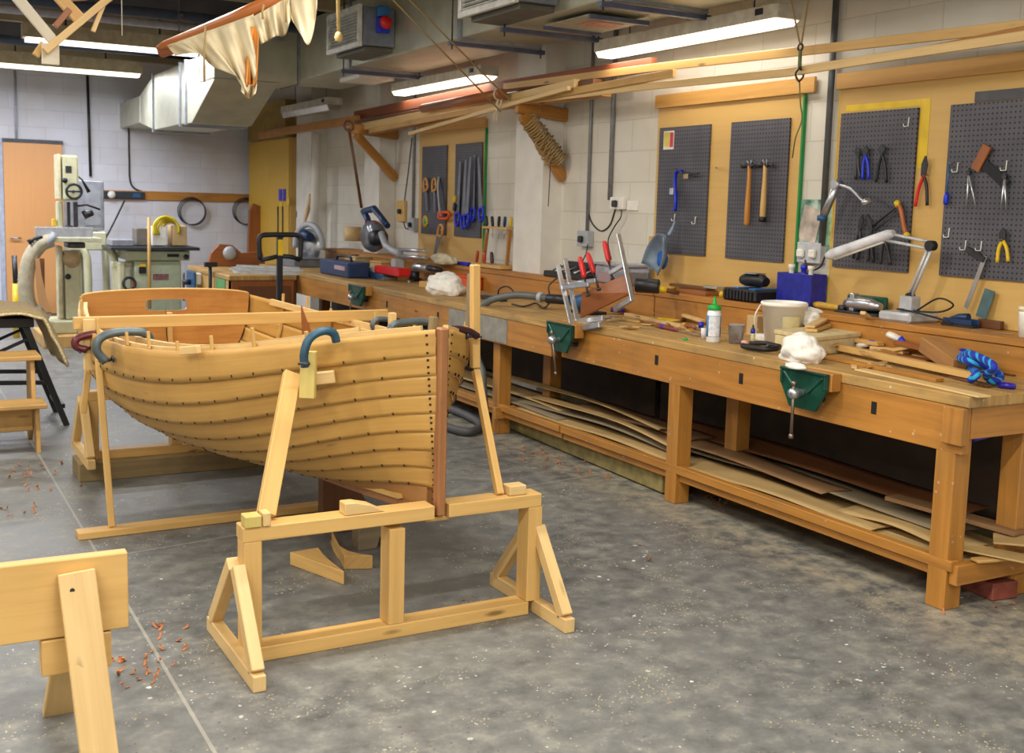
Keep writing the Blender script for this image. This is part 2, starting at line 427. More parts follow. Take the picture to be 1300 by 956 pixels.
# ================================================================== workbenches along the right wall
FX = 3.73
def bench(name, label, y0, y1, top_z, legs, apron_z0, fx, ends):
    t = thing(name, label, 'workbench', (4.1, (y0+y1)/2, 0), 'wall workbenches')
    q = MB()
    w = (4.47-fx)/3
    for i in range(3): q.bx(fx+i*w, fx+(i+1)*w-.002, y0, y1, top_z-.048, top_z-(.0 if i != 1 else .001))
    q.build('bench_top', W_TOP, t, .004)
    q = MB().bx(fx+.004, fx+.045, y0+.02, y1, apron_z0, top_z-.049)
    q.mat(1)
    for y in ends['holes']: q.bx(fx+.001, fx+.02, y-.015, y+.015, top_z-.155, top_z-.1)
    q.build('apron', [W_BENCH, DARK], t, .002)
    MB().bx(fx+.05, 4.45, y0+.02, y0+.06, apron_z0+.06, top_z-.049).build('end_apron', W_BENCH, t, .002)
    MB().bx(4.45, 4.49, y0, y1, top_z-.02, 1.035).build('riser_board', W_BENCH, t, .002)
    MB().bx(4.44, 4.742, y0, y1, 1.036, 1.07).build('tool_ledge', W_BENCH, t, .003)
    MB().bx(4.53, 4.56, y0+.05, y1, .20, .85).build('shade_panel', plain('under-bench shade', '3b2d22', .7, 0, .2, 5), t)  # added dark sheet standing in for the deep shade under the bench
    for y in legs:
        MB().beam((FX+.055, y, 0), (FX+.055, y, top_z-.05), .095, .10, up=(1, 0, 0)).build('leg', W_LEG, t, .004)
        MB().beam((4.2, y, 0), (4.2, y, top_z-.05), .10, .10, up=(1, 0, 0)).build('leg', W_LEG, t, .004)
    r0, r1 = ends['rail']
    MB().bx(FX+.004, FX+.05, r0, r1, .17, .215).build('shelf_rail', W_LEG, t, .003)
    MB().bx(FX+.03, FX+.07, r0, r1, .125, .168).build('shelf_bearer', W_BENCH, t, .003)
    q = MB()
    for i in range(4): q.bx(FX+.055+i*.12, FX+.17+i*.12, r0+.01, r1, .17, .19)
    q.build('shelf', W_SHEET, t, .002)
    MB().bx(fx+.02, 4.25, legs[0]-.09, legs[0]-.05, .115, .2).build('end_rail', W_BENCH, t, .003)
    return t
near = bench('workbench', 'near workbench of orange-brown softwood at the right, its end with corner block in view', 2.92, 5.99, .9, [3.02, 4.82], .66, FX,
             {'holes': [onx(833, 453, FX).y, onx(940, 481, FX).y, onx(1110, 498, FX).y], 'rail': (2.95, 5.98)})
MB().bx(FX-.028, FX+.002, 2.922, 3.02, .70, .851).build('corner_block', W_BENCH, near, .003)
far = bench('workbench', 'far workbench beyond the bench vice, running on towards the back wall', 6.0, 12.4, .885, [6.86, 9.3, 11.7], .66, FX-.06,
            {'holes': [6.9, 7.7, 8.7], 'rail': (6.0, 12.2)})
MB().bx(FX-.062, FX-.055, 6.6, 7.5, .67, .835).build('grey_patch', plain('grey worn paint', '8e8a80', .7), far)
# ================================================================== the clinker dinghy
def pch(xs, ys, x):
    n = len(xs); h = [xs[i+1]-xs[i] for i in range(n-1)]; s = [(ys[i+1]-ys[i])/h[i] for i in range(n-1)]
    d = [0]*n
    for i in range(1, n-1): d[i] = (s[i-1]*h[i]+s[i]*h[i-1])/(h[i]+h[i-1])
    d[0] = 1.5*s[0]-.5*d[1]; d[-1] = 1.5*s[-1]-.5*d[-2]
    i = 0
    while i < n-2 and x > xs[i+1]: i += 1
    t = (x-xs[i])/h[i]
    return ys[i]*(2*t**3-3*t*t+1)+h[i]*d[i]*(t**3-2*t*t+t)+ys[i+1]*(-2*t**3+3*t*t)+h[i]*d[i+1]*(t**3-t*t)
LEN, XT = 2.967, 1.429
def hull(u, v, side, off=0.):
    """point of the hull skin: u stem to transom, v keel to sheer"""
    b = pch([0, .15, .35, .6, .85, 1], [.03, .393, .641, .718, .607, .477], u)
    zs = pch([0, .35, .7, 1], [1.145, .964, .956, 1.033], u); zk = pch([0, .5, 1], [.456, .389, .468], u)
    a = pch([0, .2, .5, 1], [.15, .42, .588, .629], u); h2 = pch([0, .2, .5, 1], [.62, .42, .321, .421], u); bu = pch([0, .2, .5, 1], [.6, .95, .999, .999], u)
    h1 = pch([0, .2, .5, 1], [.3, .15, .06, .12], u); hh = zs-zk
    def P(v):
        return (3*v*(1-v)**2*a*b+3*v*v*(1-v)*bu*b+v**3*b, zk+3*v*(1-v)**2*h1*hh+3*v*v*(1-v)*h2*hh+v**3*hh)
    x, z = P(v)
    x1, z1 = P(min(v+.01, 1.)); x0, z0 = P(max(v-.01, 0.))
    n = V((z1-z0, 0, -(x1-x0))).normalized()
    x += n.x*off; z += n.z*off
    return V((1.785+(XT-1.785)*u+side*max(x, .012), 3.70+LEN*u, z))
BOAT = thing('dinghy', 'unfinished clinker-built wooden dinghy propped on pine stands, stem towards the viewer', 'boat', (1.6, 5.2, 0))
NS = 9
def vs(u):
    """strake edges by girth share, widest at the sheer"""
    w = [1.12, 1.0, .92, .95, .95, .95, .95, .98, 1.3]
    tot = sum(w); acc = 0; res = [0]
    N = 40; L = [0]
    pts = [hull(u, i/N, 1) for i in range(N+1)]
    for i in range(N): L.append(L[-1]+(pts[i+1]-pts[i]).length)
    for q in w:
        acc += q/tot; tgt = acc*L[-1]; i = 0
        while i < N-1 and L[i+1] < tgt: i += 1
        res.append(min(1., (i+(tgt-L[i])/max(1e-9, L[i+1]-L[i]))/N))
    return res
NU = 44; US = [i/NU for i in range(NU+1)]; VS = [vs(u) for u in US]
for side in (-1, 1):
    for k in range(NS):
        mb = MB(); rows = []
        for u, vv in zip(US, VS):
            lo, hi = vv[k], vv[k+1]; over = .012 if k < NS-1 else 0
            pr = []
            f = min(1., u*8+.15) * (1 if u < .97 else .6)
            for j in range(6):
                t = j/5; v = lo+(hi-lo)*t
                pr.append((v, (.017*(1-t)+.003*t)*f))
            inn = [(lo+(hi-lo)*(1-j/5), (.006*(j/5)-.009*(1-j/5))*f) for j in range(6)]
            rows.append([hull(u, v, side, o) for v, o in pr+inn])
        # skin with grain running fore and aft
        Vt = [[mb.bm.verts.new(p) for p in r] for r in rows]; o0 = random.random()*9
        for i in range(NU):
            for j in range(12):
                jj = (j+1) % 12
                uvq = lambda a, b: (US[a]*LEN+o0, b*.022+o0+k)
                mb.face([Vt[i][j], Vt[i][jj], Vt[i+1][jj], Vt[i+1][j]], [uvq(i, j), uvq(i, j+1), uvq(i+1, j+1), uvq(i+1, j)], j not in (5, 11))
        mb.face(Vt[0]); mb.face(Vt[-1][::-1])
        mb.mat(1)
        # rivet heads along the lower lap and at the hood end
        if side == -1 or k > 1:
            for i in range(26):
                u = .05+.93*i/26+random.uniform(-.004, .004)
                vv = vs(u) if i % 2 == 0 else vs(u)
                v = vv[k]+.1*(vv[k+1]-vv[k])
                p = hull(u, v, side, .0165); n = (hull(u, v, side, .03)-p).normalized()
                mb.cyl(p-n*.001, p+n*.0018, .0062, n=7)
            for j in range(3):
                u = .007; vv = vs(u); v = vv[k]+(.15+.33*j+random.uniform(-.04, .04))*(vv[k+1]-vv[k]); p = hull(u, v, side, .004)
                n = V((side, -.12, 0)); mb.cyl(p-n*.002, p+n*.004, .0045, n=6)
        mb.build('strake', [W_GARB if k == 0 else W_BOAT, NAIL], BOAT)
# stem, keel
q = MB()
st = [(1.785, 3.70, .44), (1.785, 3.695, .6), (1.782, 3.693, .9), (1.78, 3.69, 1.152)]
q.beam(st[0], st[3], .034, .05, up=(0, 1, 0))
q.build('stem', W_STEM, BOAT, .006)
q = MB(); pr = None
for i in range(12):
    u0, u1 = .01+i/12*.98, .01+(i+1)/12*.98
    a, b = hull(u0, 0, 1), hull(u1, 0, 1); a.x = 1.785+(XT-1.785)*u0; b.x = 1.785+(XT-1.785)*u1
    q.beam(a-V((0, 0, .008)), b-V((0, 0, .008)), .045, .03)
q.build('keel', W_STEM, BOAT)
# transom with its hand hole
tr_y = 3.70+LEN
prof = [hull(1, i/14, 1, -.002) for i in range(15)]
left = [V((2*XT-p.x, p.y, p.z)) for p in prof]
top = [V((XT+.477*math.cos(PI*i/12), tr_y, 1.033+.035*math.sin(PI*i/12))) for i in range(13)]
outl = prof[:-1]+top+left[:-1][::-1]
def transom(mb, y0, y1):
    # strip mesh: outline to slot, so that the hole goes through
    hc = V((XT-.01, 0, .978)); slot = []
    N = 48
    def out_at(a):
        d = V((math.cos(a), 0, math.sin(a))); best = None
        for i in range(len(outl)):
            p, r = outl[i]-hc, outl[(i+1) % len(outl)]-hc
            e = r-p; den = d.x*e.z-d.z*e.x
            if abs(den) < 1e-9: continue
            t = (p.x*e.z-p.z*e.x)/den; s = (p.x*d.z-p.z*d.x)/den
            if t > 0 and -1e-6 <= s <= 1+1e-6 and (best is None or t > best): best = t
        return hc+d*(best or .1)
    def slot_at(a):
        ca, sa = math.cos(a), math.sin(a); e = 5
        r = 1/((abs(ca)/.118)**e+(abs(sa)/.034)**e)**(1/e); return hc+V((ca*r, 0, sa*r))
    ang = sorted(set([2*PI*i/N for i in range(N)]+[math.atan2(p.z-hc.z, p.x-hc.x) % (2*PI) for p in outl]))
    R = []
    for a in ang:
        o_, s_ = out_at(a), slot_at(a); R.append([V((o_.x, y0, o_.z)), V((s_.x, y0, s_.z)), V((s_.x, y1, s_.z)), V((o_.x, y1, o_.z))])
    Vt = [[mb.bm.verts.new(p) for p in r] for r in R]
    for i in range(len(Vt)):
        j = (i+1) % len(Vt)
        for k in range(4):
            kk = (k+1) % 4; f = [Vt[i][k], Vt[i][kk], Vt[j][kk], Vt[j][k]]
            mb.face(f, [(v.co.x, v.co.z) for v in f])
mb = MB(); transom(mb, tr_y-.022, tr_y+.004); mb.build('transom', W_TRANS, BOAT)
# pale capping strip along the transom top, stern knee
MB().tube([p+V((0, -.012, .002)) for p in top], .011, 6, flat=.7).build('transom_cap', W_BOATIN, BOAT)
MB().beam((XT, tr_y-.04, .50), (XT, tr_y-.035, .935), .035, .035, up=(0, 1, 0)).build('stern_post', W_BOATIN, BOAT, .004)
MB().prism([(XT-.018, tr_y-.03, .93), (XT-.018, tr_y-.03, .85), (XT-.018, tr_y-.1, .6), (XT-.018, tr_y-.15, .49), (XT-.018, tr_y-.05, .49)], (.036, 0, 0)).build('stern_knee', W_BOATIN, BOAT, .003)
# steamed ribs with ends standing proud of the sheer
for i in range(12):
    u = .13+.80*i/11.5
    for side in (-1, 1):
        pts = [hull(u, max(.02, v/14), side, -.014) for v in range(15)]
        e = (pts[-1]-pts[-2]).normalized(); pts.append(pts[-1]+e*(.038+.018*((i*5) % 3)))
        mb = MB()
        for a, b in zip(pts[:-1], pts[1:]): mb.beam(a, b+(b-a).normalized()*.002, .02, .011, up=V((side, 0, .3)))
        mb.build('rib', W_BOATIN, BOAT)
# inwale battens sprung round inside the sheer
for side in (-1, 1):
    pts = [hull(.02+.9*i/20, .985, side, -.034)+V((0, 0, .012)) for i in range(21)]
    mb = MB()
    for a, b in zip(pts[:-1], pts[1:]): mb.beam(a, b, .02, .034)
    mb.build('inwale', W_PINE2, BOAT)
    pts = [hull(.10+.52*i/16, .97, side, -.11)+V((0, 0, .036 if side < 0 else .01)) for i in range(17)]
    mb = MB()
    for a, b in zip(pts[:-1], pts[1:]): mb.beam(a, b, .02, .03)
    mb.build('batten', W_PINE2, BOAT)
# hog and bottom boards inside
mb = MB()
for i in range(10):
    u0, u1 = .08+i*.09, .08+(i+1)*.09
    a, b = hull(u0, 0, 1), hull(u1, 0, 1); a.x = 1.785+(XT-1.785)*u0; b.x = 1.785+(XT-1.785)*u1
    mb.beam(a+V((0, 0, .022)), b+V((0, 0, .022)), .08, .02)
mb.build('hog', W_BOATIN, BOAT)
# ================================================================== stands and props round the boat
def stand(label, x0, x1, y, z0, ztop, notch=None):
    t = thing('trestle_stand', label, 'trestle', ((x0+x1)/2, y, z0), 'boat stands')
    n0, n1 = notch
    q = MB().bx(x0, n0, y-.045, y+.045, ztop-.052, ztop)
    q.bx(n1, x1, y-.045, y+.045, ztop-.052, ztop); q.bx(n0-.02, n1+.02, y-.01, y+.044, ztop-.07, ztop-.053)
    q.build('top_beam', W_PINE, t, .003)
    MB().bx(x0+.045, x1-.045, y-.045, y+.045, z0, z0+.052).build('bottom_beam', W_PINE, t, .003)
    for i, f in enumerate((0, .478, 1)):
        xc = x0+.02+f*(x1-x0-.06)+(.01 if i < 2 else .01)
        MB().beam((xc+.005, y, z0+.052), (xc+.005, y, ztop-.052 if i != 1 else ztop-.07), .062, .088, up=(0, 1, 0)).build('post', W_PINE, t, .003)
    for s, x in ((-1, x0-.012), (1, x1-.0)):
        MB().bx(x-.022, x+.022, y-.28, y+.33, z0, z0+.055).build('foot', W_PINE2, t, .003)
        for d in (-.245, .29):
            MB().beam((x, y+d, z0+.055), (x, y+(.03 if d > 0 else -.02), z0+.345), .044, .05, up=(1, 0, 0) if 0 else (0, 1, 0)).build('brace', W_PINE2, t, .003)
    return t
stand('pine trestle stand in front, under the stem of the dinghy', 1.03, 2.215, 3.71, 0, .486, (1.752, 1.812))
tm = MB().bx(.9, 2.05, 6.50, 6.76, 0, .105).build('timber_baulk', W_OLD, None, .004); tag(tm, 'dark old timber baulk flat on the floor under the rear trestle', 'timber')
stand('rear pine trestle stand on a dark timber baulk, under the stern', .955, 1.99, 6.62, .105, .50, (1.34, 1.60))

def board(name, label, cat, p0, p1, w, h, mt, up=None, group=None, bev=.003, t1=None):
    return tag(MB().beam(p0, p1, w, h, up, t1).build(name, mt, None, bev), label, cat, group)
# chock and blocks on the front beam
tag(MB().prism([(1.40, 3.672, .487), (1.555, 3.672, .487), (1.50, 3.672, .515), (1.44, 3.672, .530), (1.40, 3.672, .530)], (0, .06, 0)).build('wedge_chock', W_PINE2, None, .002), 'pine wedge chock on the front trestle beam, left of the stem', 'chock')
tag(MB().bx(1.035, 1.092, 3.655, 3.715, .487, .528).build('wood_block', W_GREEN, None, .003), 'greenish wood block on the left end of the front trestle beam', 'block')
tag(MB().bx(1.096, 1.125, 3.655, 3.708, .487, .535).build('wood_block', W_PINE2, None, .003), 'thin pine block against the foot of the wide leaning prop', 'block')
tag(MB().bx(2.075, 2.15, 3.675, 3.735, .487, .525).build('wood_block', W_PINE2, None, .003), 'small pine block on the right end of the front trestle beam', 'block')
# the wide leaning prop with its pad and crosspiece
a = ony(326, 645, 3.70); a.z = .515; b = ony(371, 474, 4.06)
board('leaning_prop', 'wide pine prop leaning from the front trestle up to the port side', 'prop', (1.13, 3.735, .506), b, .066, .03, W_PINE, up=(0, -1, .2))
pu = ony(391, 445, 4.0); pl = ony(389, 505, 3.99)
board('clamp_pad', 'greenish upright wood pad under the blue clamp on the port side', 'wood pad', pl+V((0, -.012, 0)), pu+V((0, -.012, 0)), .058, .035, W_GREEN, up=(-.5, -.8, 0))
c0 = ony(399, 480, 4.04); c1 = ony(423, 477, 4.0)
board('wood_offcut', 'short square pine offcut beside the greenish pad on the port side', 'offcut', c0+V((-.03, -.02, 0)), c1+V((0, -.02, 0)), .03, .047, W_PINE2)
# right-hand prop in two lengths
b = ony(604, 470, 3.98); foot = V((2.05, 3.71, .488))
board('leaning_prop', 'thin pine prop leaning from the right end of the front trestle', 'prop', foot, b, .03, .03, W_PINE, up=(0, 1, 0))
board('upright_batten', 'tall upright pine batten clamped at the starboard bow', 'batten', ony(603, 467, 4.01), ony(603, 336, 4.01), .034, .034, W_PINE, up=(0, 1, 0))
board('upright_batten', 'grey weathered batten just behind the tall pine one at the bow', 'batten', ony(594, 430, 4.22), ony(597, 348, 4.22), .018, .03, W_GREY, up=(0, 1, 0))
# left-hand props and the plank on the floor
pk0, pk1 = V((.735, 5.42, .018)), V((1.99, 5.45, .018))
board('floor_plank', 'long pine plank flat on the floor under the middle of the boat', 'plank', pk0, pk1, .085, .034, W_PINE)
b = ony(123, 436, 5.45); a = ony(142, 672, 5.43); a.z = .037
board('leaning_prop', 'thin pine prop leaning from the floor plank to the port gunwale', 'prop', a, b, .03, .028, W_PINE, up=(0, 1, 0))
board('upright_batten', 'pale upright batten held by the maroon clamp at the port quarter', 'batten', ony(114, 470, 5.62), ony(113, 405, 5.62), .055, .025, W_PINE2, up=(0, 1, 0))
board('upright_batten', 'brown batten going down from the maroon clamp to the rear trestle', 'batten', ony(105.5, 524, 5.68), ony(112, 471, 5.66), .03, .025, W_PINE, up=(0, 1, 0))
# crossbar and blocks on the gunwales
a = V((.77, 5.66, .99)); b = V((2.42, 5.73, .985))
board('crossbar', 'straight pine crossbar laid from gunwale to gunwale across the boat', 'batten', a, b, .03, .06, W_PINE)
board('wood_block', 'pine block standing on the starboard gunwale between two grey clamps', 'block', ony(498, 418, 5.36), ony(498, 397, 5.36), .036, .036, W_PINE2)
board('wood_block', 'grey wood block with pale top on the starboard gunwale nearest the stem', 'block', ony(549, 420, 4.86), ony(551, 402, 4.86), .03, .05, W_OLD)
a0 = ony(234, 446, 4.62); a1 = ony(258, 444, 4.53)
board('batten_end', 'short pale batten tacked on the port sheer with a scarfed end', 'batten', a0+V((-.02, -.02, .005)), a1+V((-.02, -.02, .005)), .02, .034, W_PINE2)
tag(MB().prism([ony(383, 388, 4.3), ony(397, 426, 4.3), ony(396, 443, 4.3), ony(385, 443, 4.3)], (0, .012, 0)).build('wood_wedge', W_BROWN), 'thin reddish wedge of wood pointing up beside the blue clamp', 'wedge')

def clamp(label, mt, path, s0, s1, r=.013, flat=1.5, bar=.05, grp='clamps on the boat'):
    t = thing('g_clamp', label, 'clamp', path[len(path)//2], grp)
    MB().tube(spline(path, 5), r, 8, flat=flat, upv=(0, 1, 0)).build('clamp_frame', mt, t)
    s0, s1 = V(s0), V(s1); d = (s1-s0).normalized(); _, e, f = frame(d)
    q = MB().cyl(s0, s1, .008, n=10).lathe([(0, 0), (.016, 0), (.016, .008), (0, .012)], s1, d, 12)
    sc = MB().cyl(s0, s1, .008, n=10).lathe([(0, 0), (.016, 0), (.016, .008), (0, .012)], s1, d, 12).build('screw', DSTEEL, t)
    MB().cyl(s0+e*bar-d*0, s0-e*bar, .005, n=8).build('tommy_bar', DSTEEL, sc)
    return t
Y = 3.92
clamp('blue clamp hooked over the port gunwale in front', plain('worn blue enamel', '2a4f63', .45, .2, .3), [ony(x, y, Y) for x, y in ((387, 466), (386, 450), (391, 433), (402, 423), (415, 420), (424, 424), (427, 434))],
      ony(386, 462, Y-.04), ony(390, 460, Y+.055), .0165, 1.3, .022)
Y = 5.2
clamp('large grey clamp gripping the port gunwale amidships', GREYEN, [ony(x, y, Y) for x, y in ((192, 436), (187, 425), (172, 421), (142, 423), (126, 431), (123, 445), (134, 459))],
      ony(128, 460, Y), ony(142, 456, Y), .02)
Y = 5.6
clamp('maroon clamp on the pale upright batten at the port quarter', MAROON, [ony(x, y, Y) for x, y in ((150, 424), (122, 424), (102, 428), (95, 434), (98, 441), (110, 444))], ony(100, 446, Y), ony(116, 441, Y), .018)
Y = 3.97
clamp('dark maroon clamp across the bow beside the stem', plain('dark maroon enamel', '35191d', .35, .2, .15), [ony(x, y, Y+.0) for x, y in ((560, 424), (568, 419), (582, 418), (596, 421), (606, 427))], ony(608, 427, Y), ony(594, 426, Y), .015, 1.2, .02)
Y = 5.5
clamp('small bright clamp on the starboard gunwale left of the pine block', GREYEN, [ony(x, y, Y) for x, y in ((477, 422), (473, 413), (477, 406), (486, 405), (495, 406))], ony(478, 424, Y), ony(484, 421, Y), .014)
Y = 5.0
clamp('long grey clamp on the starboard gunwale right of the pine block', GREYEN, [ony(x, y, Y) for x, y in ((494, 421), (500, 412), (516, 409), (535, 408), (546, 410))], ony(543, 420, Y), ony(546, 412, Y), .018)

# ------------------------------------------------------------------ under the boat
q = thing('keel_block', 'dark plywood keel support standing behind the front trestle', 'support', (1.93, 5.02, 0))
MB().prism([(1.80, 5.02, 0), (2.04, 5.02, 0), (2.02, 5.02, .15), (1.88, 5.02, .36), (1.80, 5.02, .36)], (0, .022, 0)).build('panel', W_DARK, q, .002)
MB().bx(1.80, 2.05, 5.045, 5.13, 0, .07).build('foot', W_DARK, q, .002)
MB().bx(1.80, 1.87, 5.045, 5.09, .075, .36).build('upright', W_DARK, q, .002)
n0 = onz(432, 690, 0)
tag(MB().prism([(1.86, 4.70, .001), (1.95, 4.70, .001), (1.965, 4.70, .055), (1.985, 4.70, .055), (2.0, 4.70, .001), (2.07, 4.70, .001), (2.07, 4.70, .115), (1.86, 4.70, .115)], (0, .09, 0)).build('notched_block', W_GREY, None, .003), 'grey notched wood block on the floor behind the front trestle', 'block')
def chock(label, top, h):
    P = [onz(x, y, h) for x, y in top]
    return tag(MB().prism(P, (0, 0, -h+.001)).build('curved_chock', W_PINE, None, .002), label, 'chock', 'curved chocks')
chock('left curved pine chock lying on the floor under the bow', [(368, 701), (404, 695), (410, 703), (420, 712), (437, 725), (436.5, 726)], .058)
chock('right curved pine chock standing on the floor under the bow', [(421, 674), (424, 683), (430, 692), (442, 699), (458, 703), (473.5, 705), (437, 706)], .062)
# grey hose on the floor by the starboard bow
hz = [onz(x, y, .035) for x, y in ((560, 540), (590, 548), (606, 545), (610, 538), (598, 530), (580, 522), (560, 515))]
tag(MB().tube(spline(hz, 8), .03, 12).build('floor_hose', RUBBER), 'thick grey hose lying on the floor behind the bow', 'hose')

# ------------------------------------------------------------------ left foreground sawhorse
def lf(x, y): return ony(x, y, 3.3)
t = thing('sawhorse', 'pine sawhorse with a wide board on edge at the lower left corner', 'sawhorse', (.3, 3.3, 0))
zt = lf(120, 706).z; zb = lf(120, 803).z; xr = lf(163, 750).x
MB().beam((-.6, 3.345, (zt+zb)/2-.0), (xr, 3.32, (zt+zb)/2), .045, zt-zb).build('board', W_PINE, t, .003)
xl = lf(99, 760).x
MB().beam((xl+.03, 3.14, 0), (xl-.005, 3.288, zt-.035), .10, .032, up=(0, -1, .3)).build('leg', W_PINE2, t, .003)
MB().beam((xl-.03, 3.56, 0), (xl-.005, 3.375, zb-.01), .09, .032, up=(0, 1, .3)).build('leg', W_PINE2, t, .003)
MB().bx(xl-.10, xl+.09, 3.30, 3.37, zb-.11, zb-.005).build('crosspiece', W_PINE, t, .003)
MB().beam((-.5, 3.14, 0), (-.47, 3.288, zt-.035), .10, .032, up=(0, -1, .3)).build('leg', W_PINE2, t, .003)
MB().beam((-.5, 3.56, 0), (-.47, 3.375, zb-.01), .09, .032, up=(0, 1, .3)).build('leg', W_PINE2, t, .003)
for dx, dz in ((-.02, .08), (.025, .115), (-.028, .14)):
    p = V((xl+dx, 3.262, zt-dz)); MB().cyl(p+V((0, -.004, 0)), p+V((0, .01, 0)), .007, n=10).build('screw_head', DSTEEL, t)
# ------------------------------------------------------------------ step stool
t = thing('step_stool', 'two-step wooden step stool at the left edge beside the folding workbench', 'step stool', (.55, 7.7, 0))
for x in (.80, .22):
    MB().prism([(x, 7.36, 0), (x, 7.44, 0), (x, 7.56, .12), (x, 7.70, .12), (x, 7.82, 0), (x, 7.90, 0), (x, 7.86, .55), (x, 7.62, .55), (x, 7.56, .28), (x, 7.40, .28)], (-.025, 0, 0)).build('side_panel', W_STEP, t, .003)
MB().bx(.17, .84, 7.58, 7.9, .552, .578).build('tread', W_STEP, t, .004)
MB().bx(.17, .84, 7.34, 7.6, .282, .308).build('tread', W_STEP, t, .004)
MB().bx(.23, .77, 7.5, 7.52, .12, .279).build('riser', W_STEP, t, .003)
# ------------------------------------------------------------------ folding workbench with a carpet over it
t = thing('folding_workbench', 'black steel folding workbench at the left under a tan carpet', 'workbench', (.6, 8.3, 0))
for y in (8.2, 8.75):
    MB().beam((1.06, y, 0), (.80, y, .74), .04, .03, up=(0, 1, 0)).build('leg', BLACK, t, .003)
    MB().beam((.12, y, 0), (.42, y, .74), .04, .03, up=(0, 1, 0)).build('leg', BLACK, t, .003)
    MB().beam((.26, y, .34), (.95, y, .31), .03, .02, up=(0, 1, 0)).build('strut', BLACK, t, .002)
    MB().beam((.3, y, .38), (.83, y, .62), .022, .016, up=(0, 1, 0)).build('strut', BLACK, t, .002)
MB().bx(1.01, 1.055, 8.22, 8.73, .12, .15).build('tie_bar', BLACK, t, .002)
MB().bx(.15, .86, 8.16, 8.80, .70, .765).build('clamp_top', BLACK, t, .004)
rows = []
prf = spline([(-.2, 0, .80), (.2, 0, .805), (.6, 0, .81), (.84, 0, .80), (.93, 0, .75), (.985, 0, .62), (1.04, 0, .46)], 5)
for y in [8.02+.9*i/14 for i in range(15)]:
    rows.append([(p.x+.012*math.sin(y*17+k*.3), y, p.z+.008*math.sin(k*.9+y*9)) for k, p in enumerate(prf)])
_e = [V((p.x+.012*math.sin(8.02*17+k*.3), 8.012, p.z+.008*math.sin(k*.9+8.02*9)-.006)) for k, p in enumerate(prf)]
cp = tag(MB().grid(rows).build('carpet', [CARPET], None, 0, 0, .028), 'tan carpet with pale stitched edge draped over the folding workbench', 'carpet')
MB().tube(_e, .010, 6).build('stitched_edge', plain('pale stitching', 'd8c9a0', .9, 0, .3, 90), cp)
_e2 = [V((prf[-1].x+.012*math.sin(y*17+(len(prf)-1)*.3), y, prf[-1].z+.008*math.sin((len(prf)-1)*.9+y*9)-.004)) for y in [8.02+.9*i/14 for i in range(15)]]
MB().tube(_e2, .012, 6).build('stitched_edge', plain('pale stitching', 'd8c9a0', .9, 0, .3, 90), cp)
# ================================================================== boards and tools on the right wall
def W(x, y, d=0.): return onx(x, y, 4.705-d)
def plyboard(label, y0, y1, trim0, trim1):
    t = thing('plywood_board', label, 'tool board', (4.742, (y0+y1)/2, 1.072), 'plywood tool boards')
    MB().bx(4.732, 4.748, y0, y1, 1.072, 2.38).build('plywood_sheet', W_PLY, t, .001)
    MB().bx(4.712, 4.731, trim0, trim1, 2.305, 2.395).build('top_cleat', wood('cleat board', 'c99a52', 'a87634', .5, .8, .6), t, .002)
    return t
pb = plyboard('plywood tool board at the right end, carrying pliers and squares', 2.6, 4.71, 2.6, 4.73)
MB().bx(4.7315, 4.747, 4.7105, 4.718, 1.072, 2.30).build('edge_strip', YELLOW, pb)
MB().prism([(4.7300, 4.135, 2.215), (4.7300, 4.075, 2.215), (4.7300, 4.075, 1.86), (4.7300, 4.135, 1.86)], (.0015, 0, 0)).build('yellow_strip', YELLOW, pb)
MB().prism([(4.7300, 4.66, 2.215), (4.7300, 4.136, 2.215), (4.7300, 4.136, 2.18), (4.7300, 4.66, 2.18)], (.0015, 0, 0)).build('yellow_strip', YELLOW, pb)
pb = plyboard('plywood tool board in the middle with two hammers and a dustpan', 5.0, 6.42, 4.9, 6.44)
MB().bx(4.725, 4.747, 4.985, 4.999, 1.072, 2.30).build('edge_strip', GREENP, pb)
pb = plyboard('far plywood tool board hung with hand saws', 9.0, 10.42, 8.99, 10.44)
MB().bx(4.725, 4.747, 8.985, 8.999, 1.072, 2.30).build('edge_strip', GREENP, pb)
for lab, y0, y1 in (('charcoal pegboard with pincers behind the desk lamp', 4.14, 4.68), ('charcoal pegboard at the right edge with dividers and yellow pliers', 3.0, 3.935),
                    ('charcoal pegboard with a grey dustpan and a small card', 5.83, 6.375), ('charcoal pegboard carrying two hammers', 5.09, 5.62),
                    ('charcoal pegboard with wooden-handled saws, the left of the far pair', 9.76, 10.32), ('charcoal pegboard with blue-handled saws, right of the far pair', 9.03, 9.57)):
    o = MB().bx(4.716, 4.7295, y0, y1, 1.31, 2.17).build('pegboard', PEG, None, .001); tag(o, lab, 'pegboard', 'pegboards')
    q = MB()
    for yy in (y0+.02, y1-.02):
        for zz in (1.33, 2.15): MB().lathe([(0, 0), (.008, 0), (.006, .004), (0, .005)], V((4.7158, yy, zz))-V(o.location)*0, (-1, 0, 0), 8).build('screw', DSTEEL, o) if 0 else None
    q.bm.free()
tag(MB().bx(4.722, 4.7305, 3.0, 3.80, 2.175, 2.225).build('pegboard_strip', plain('charcoal strip', '4a4a50')), 'narrow charcoal strip showing above the right-edge pegboard', 'strip')

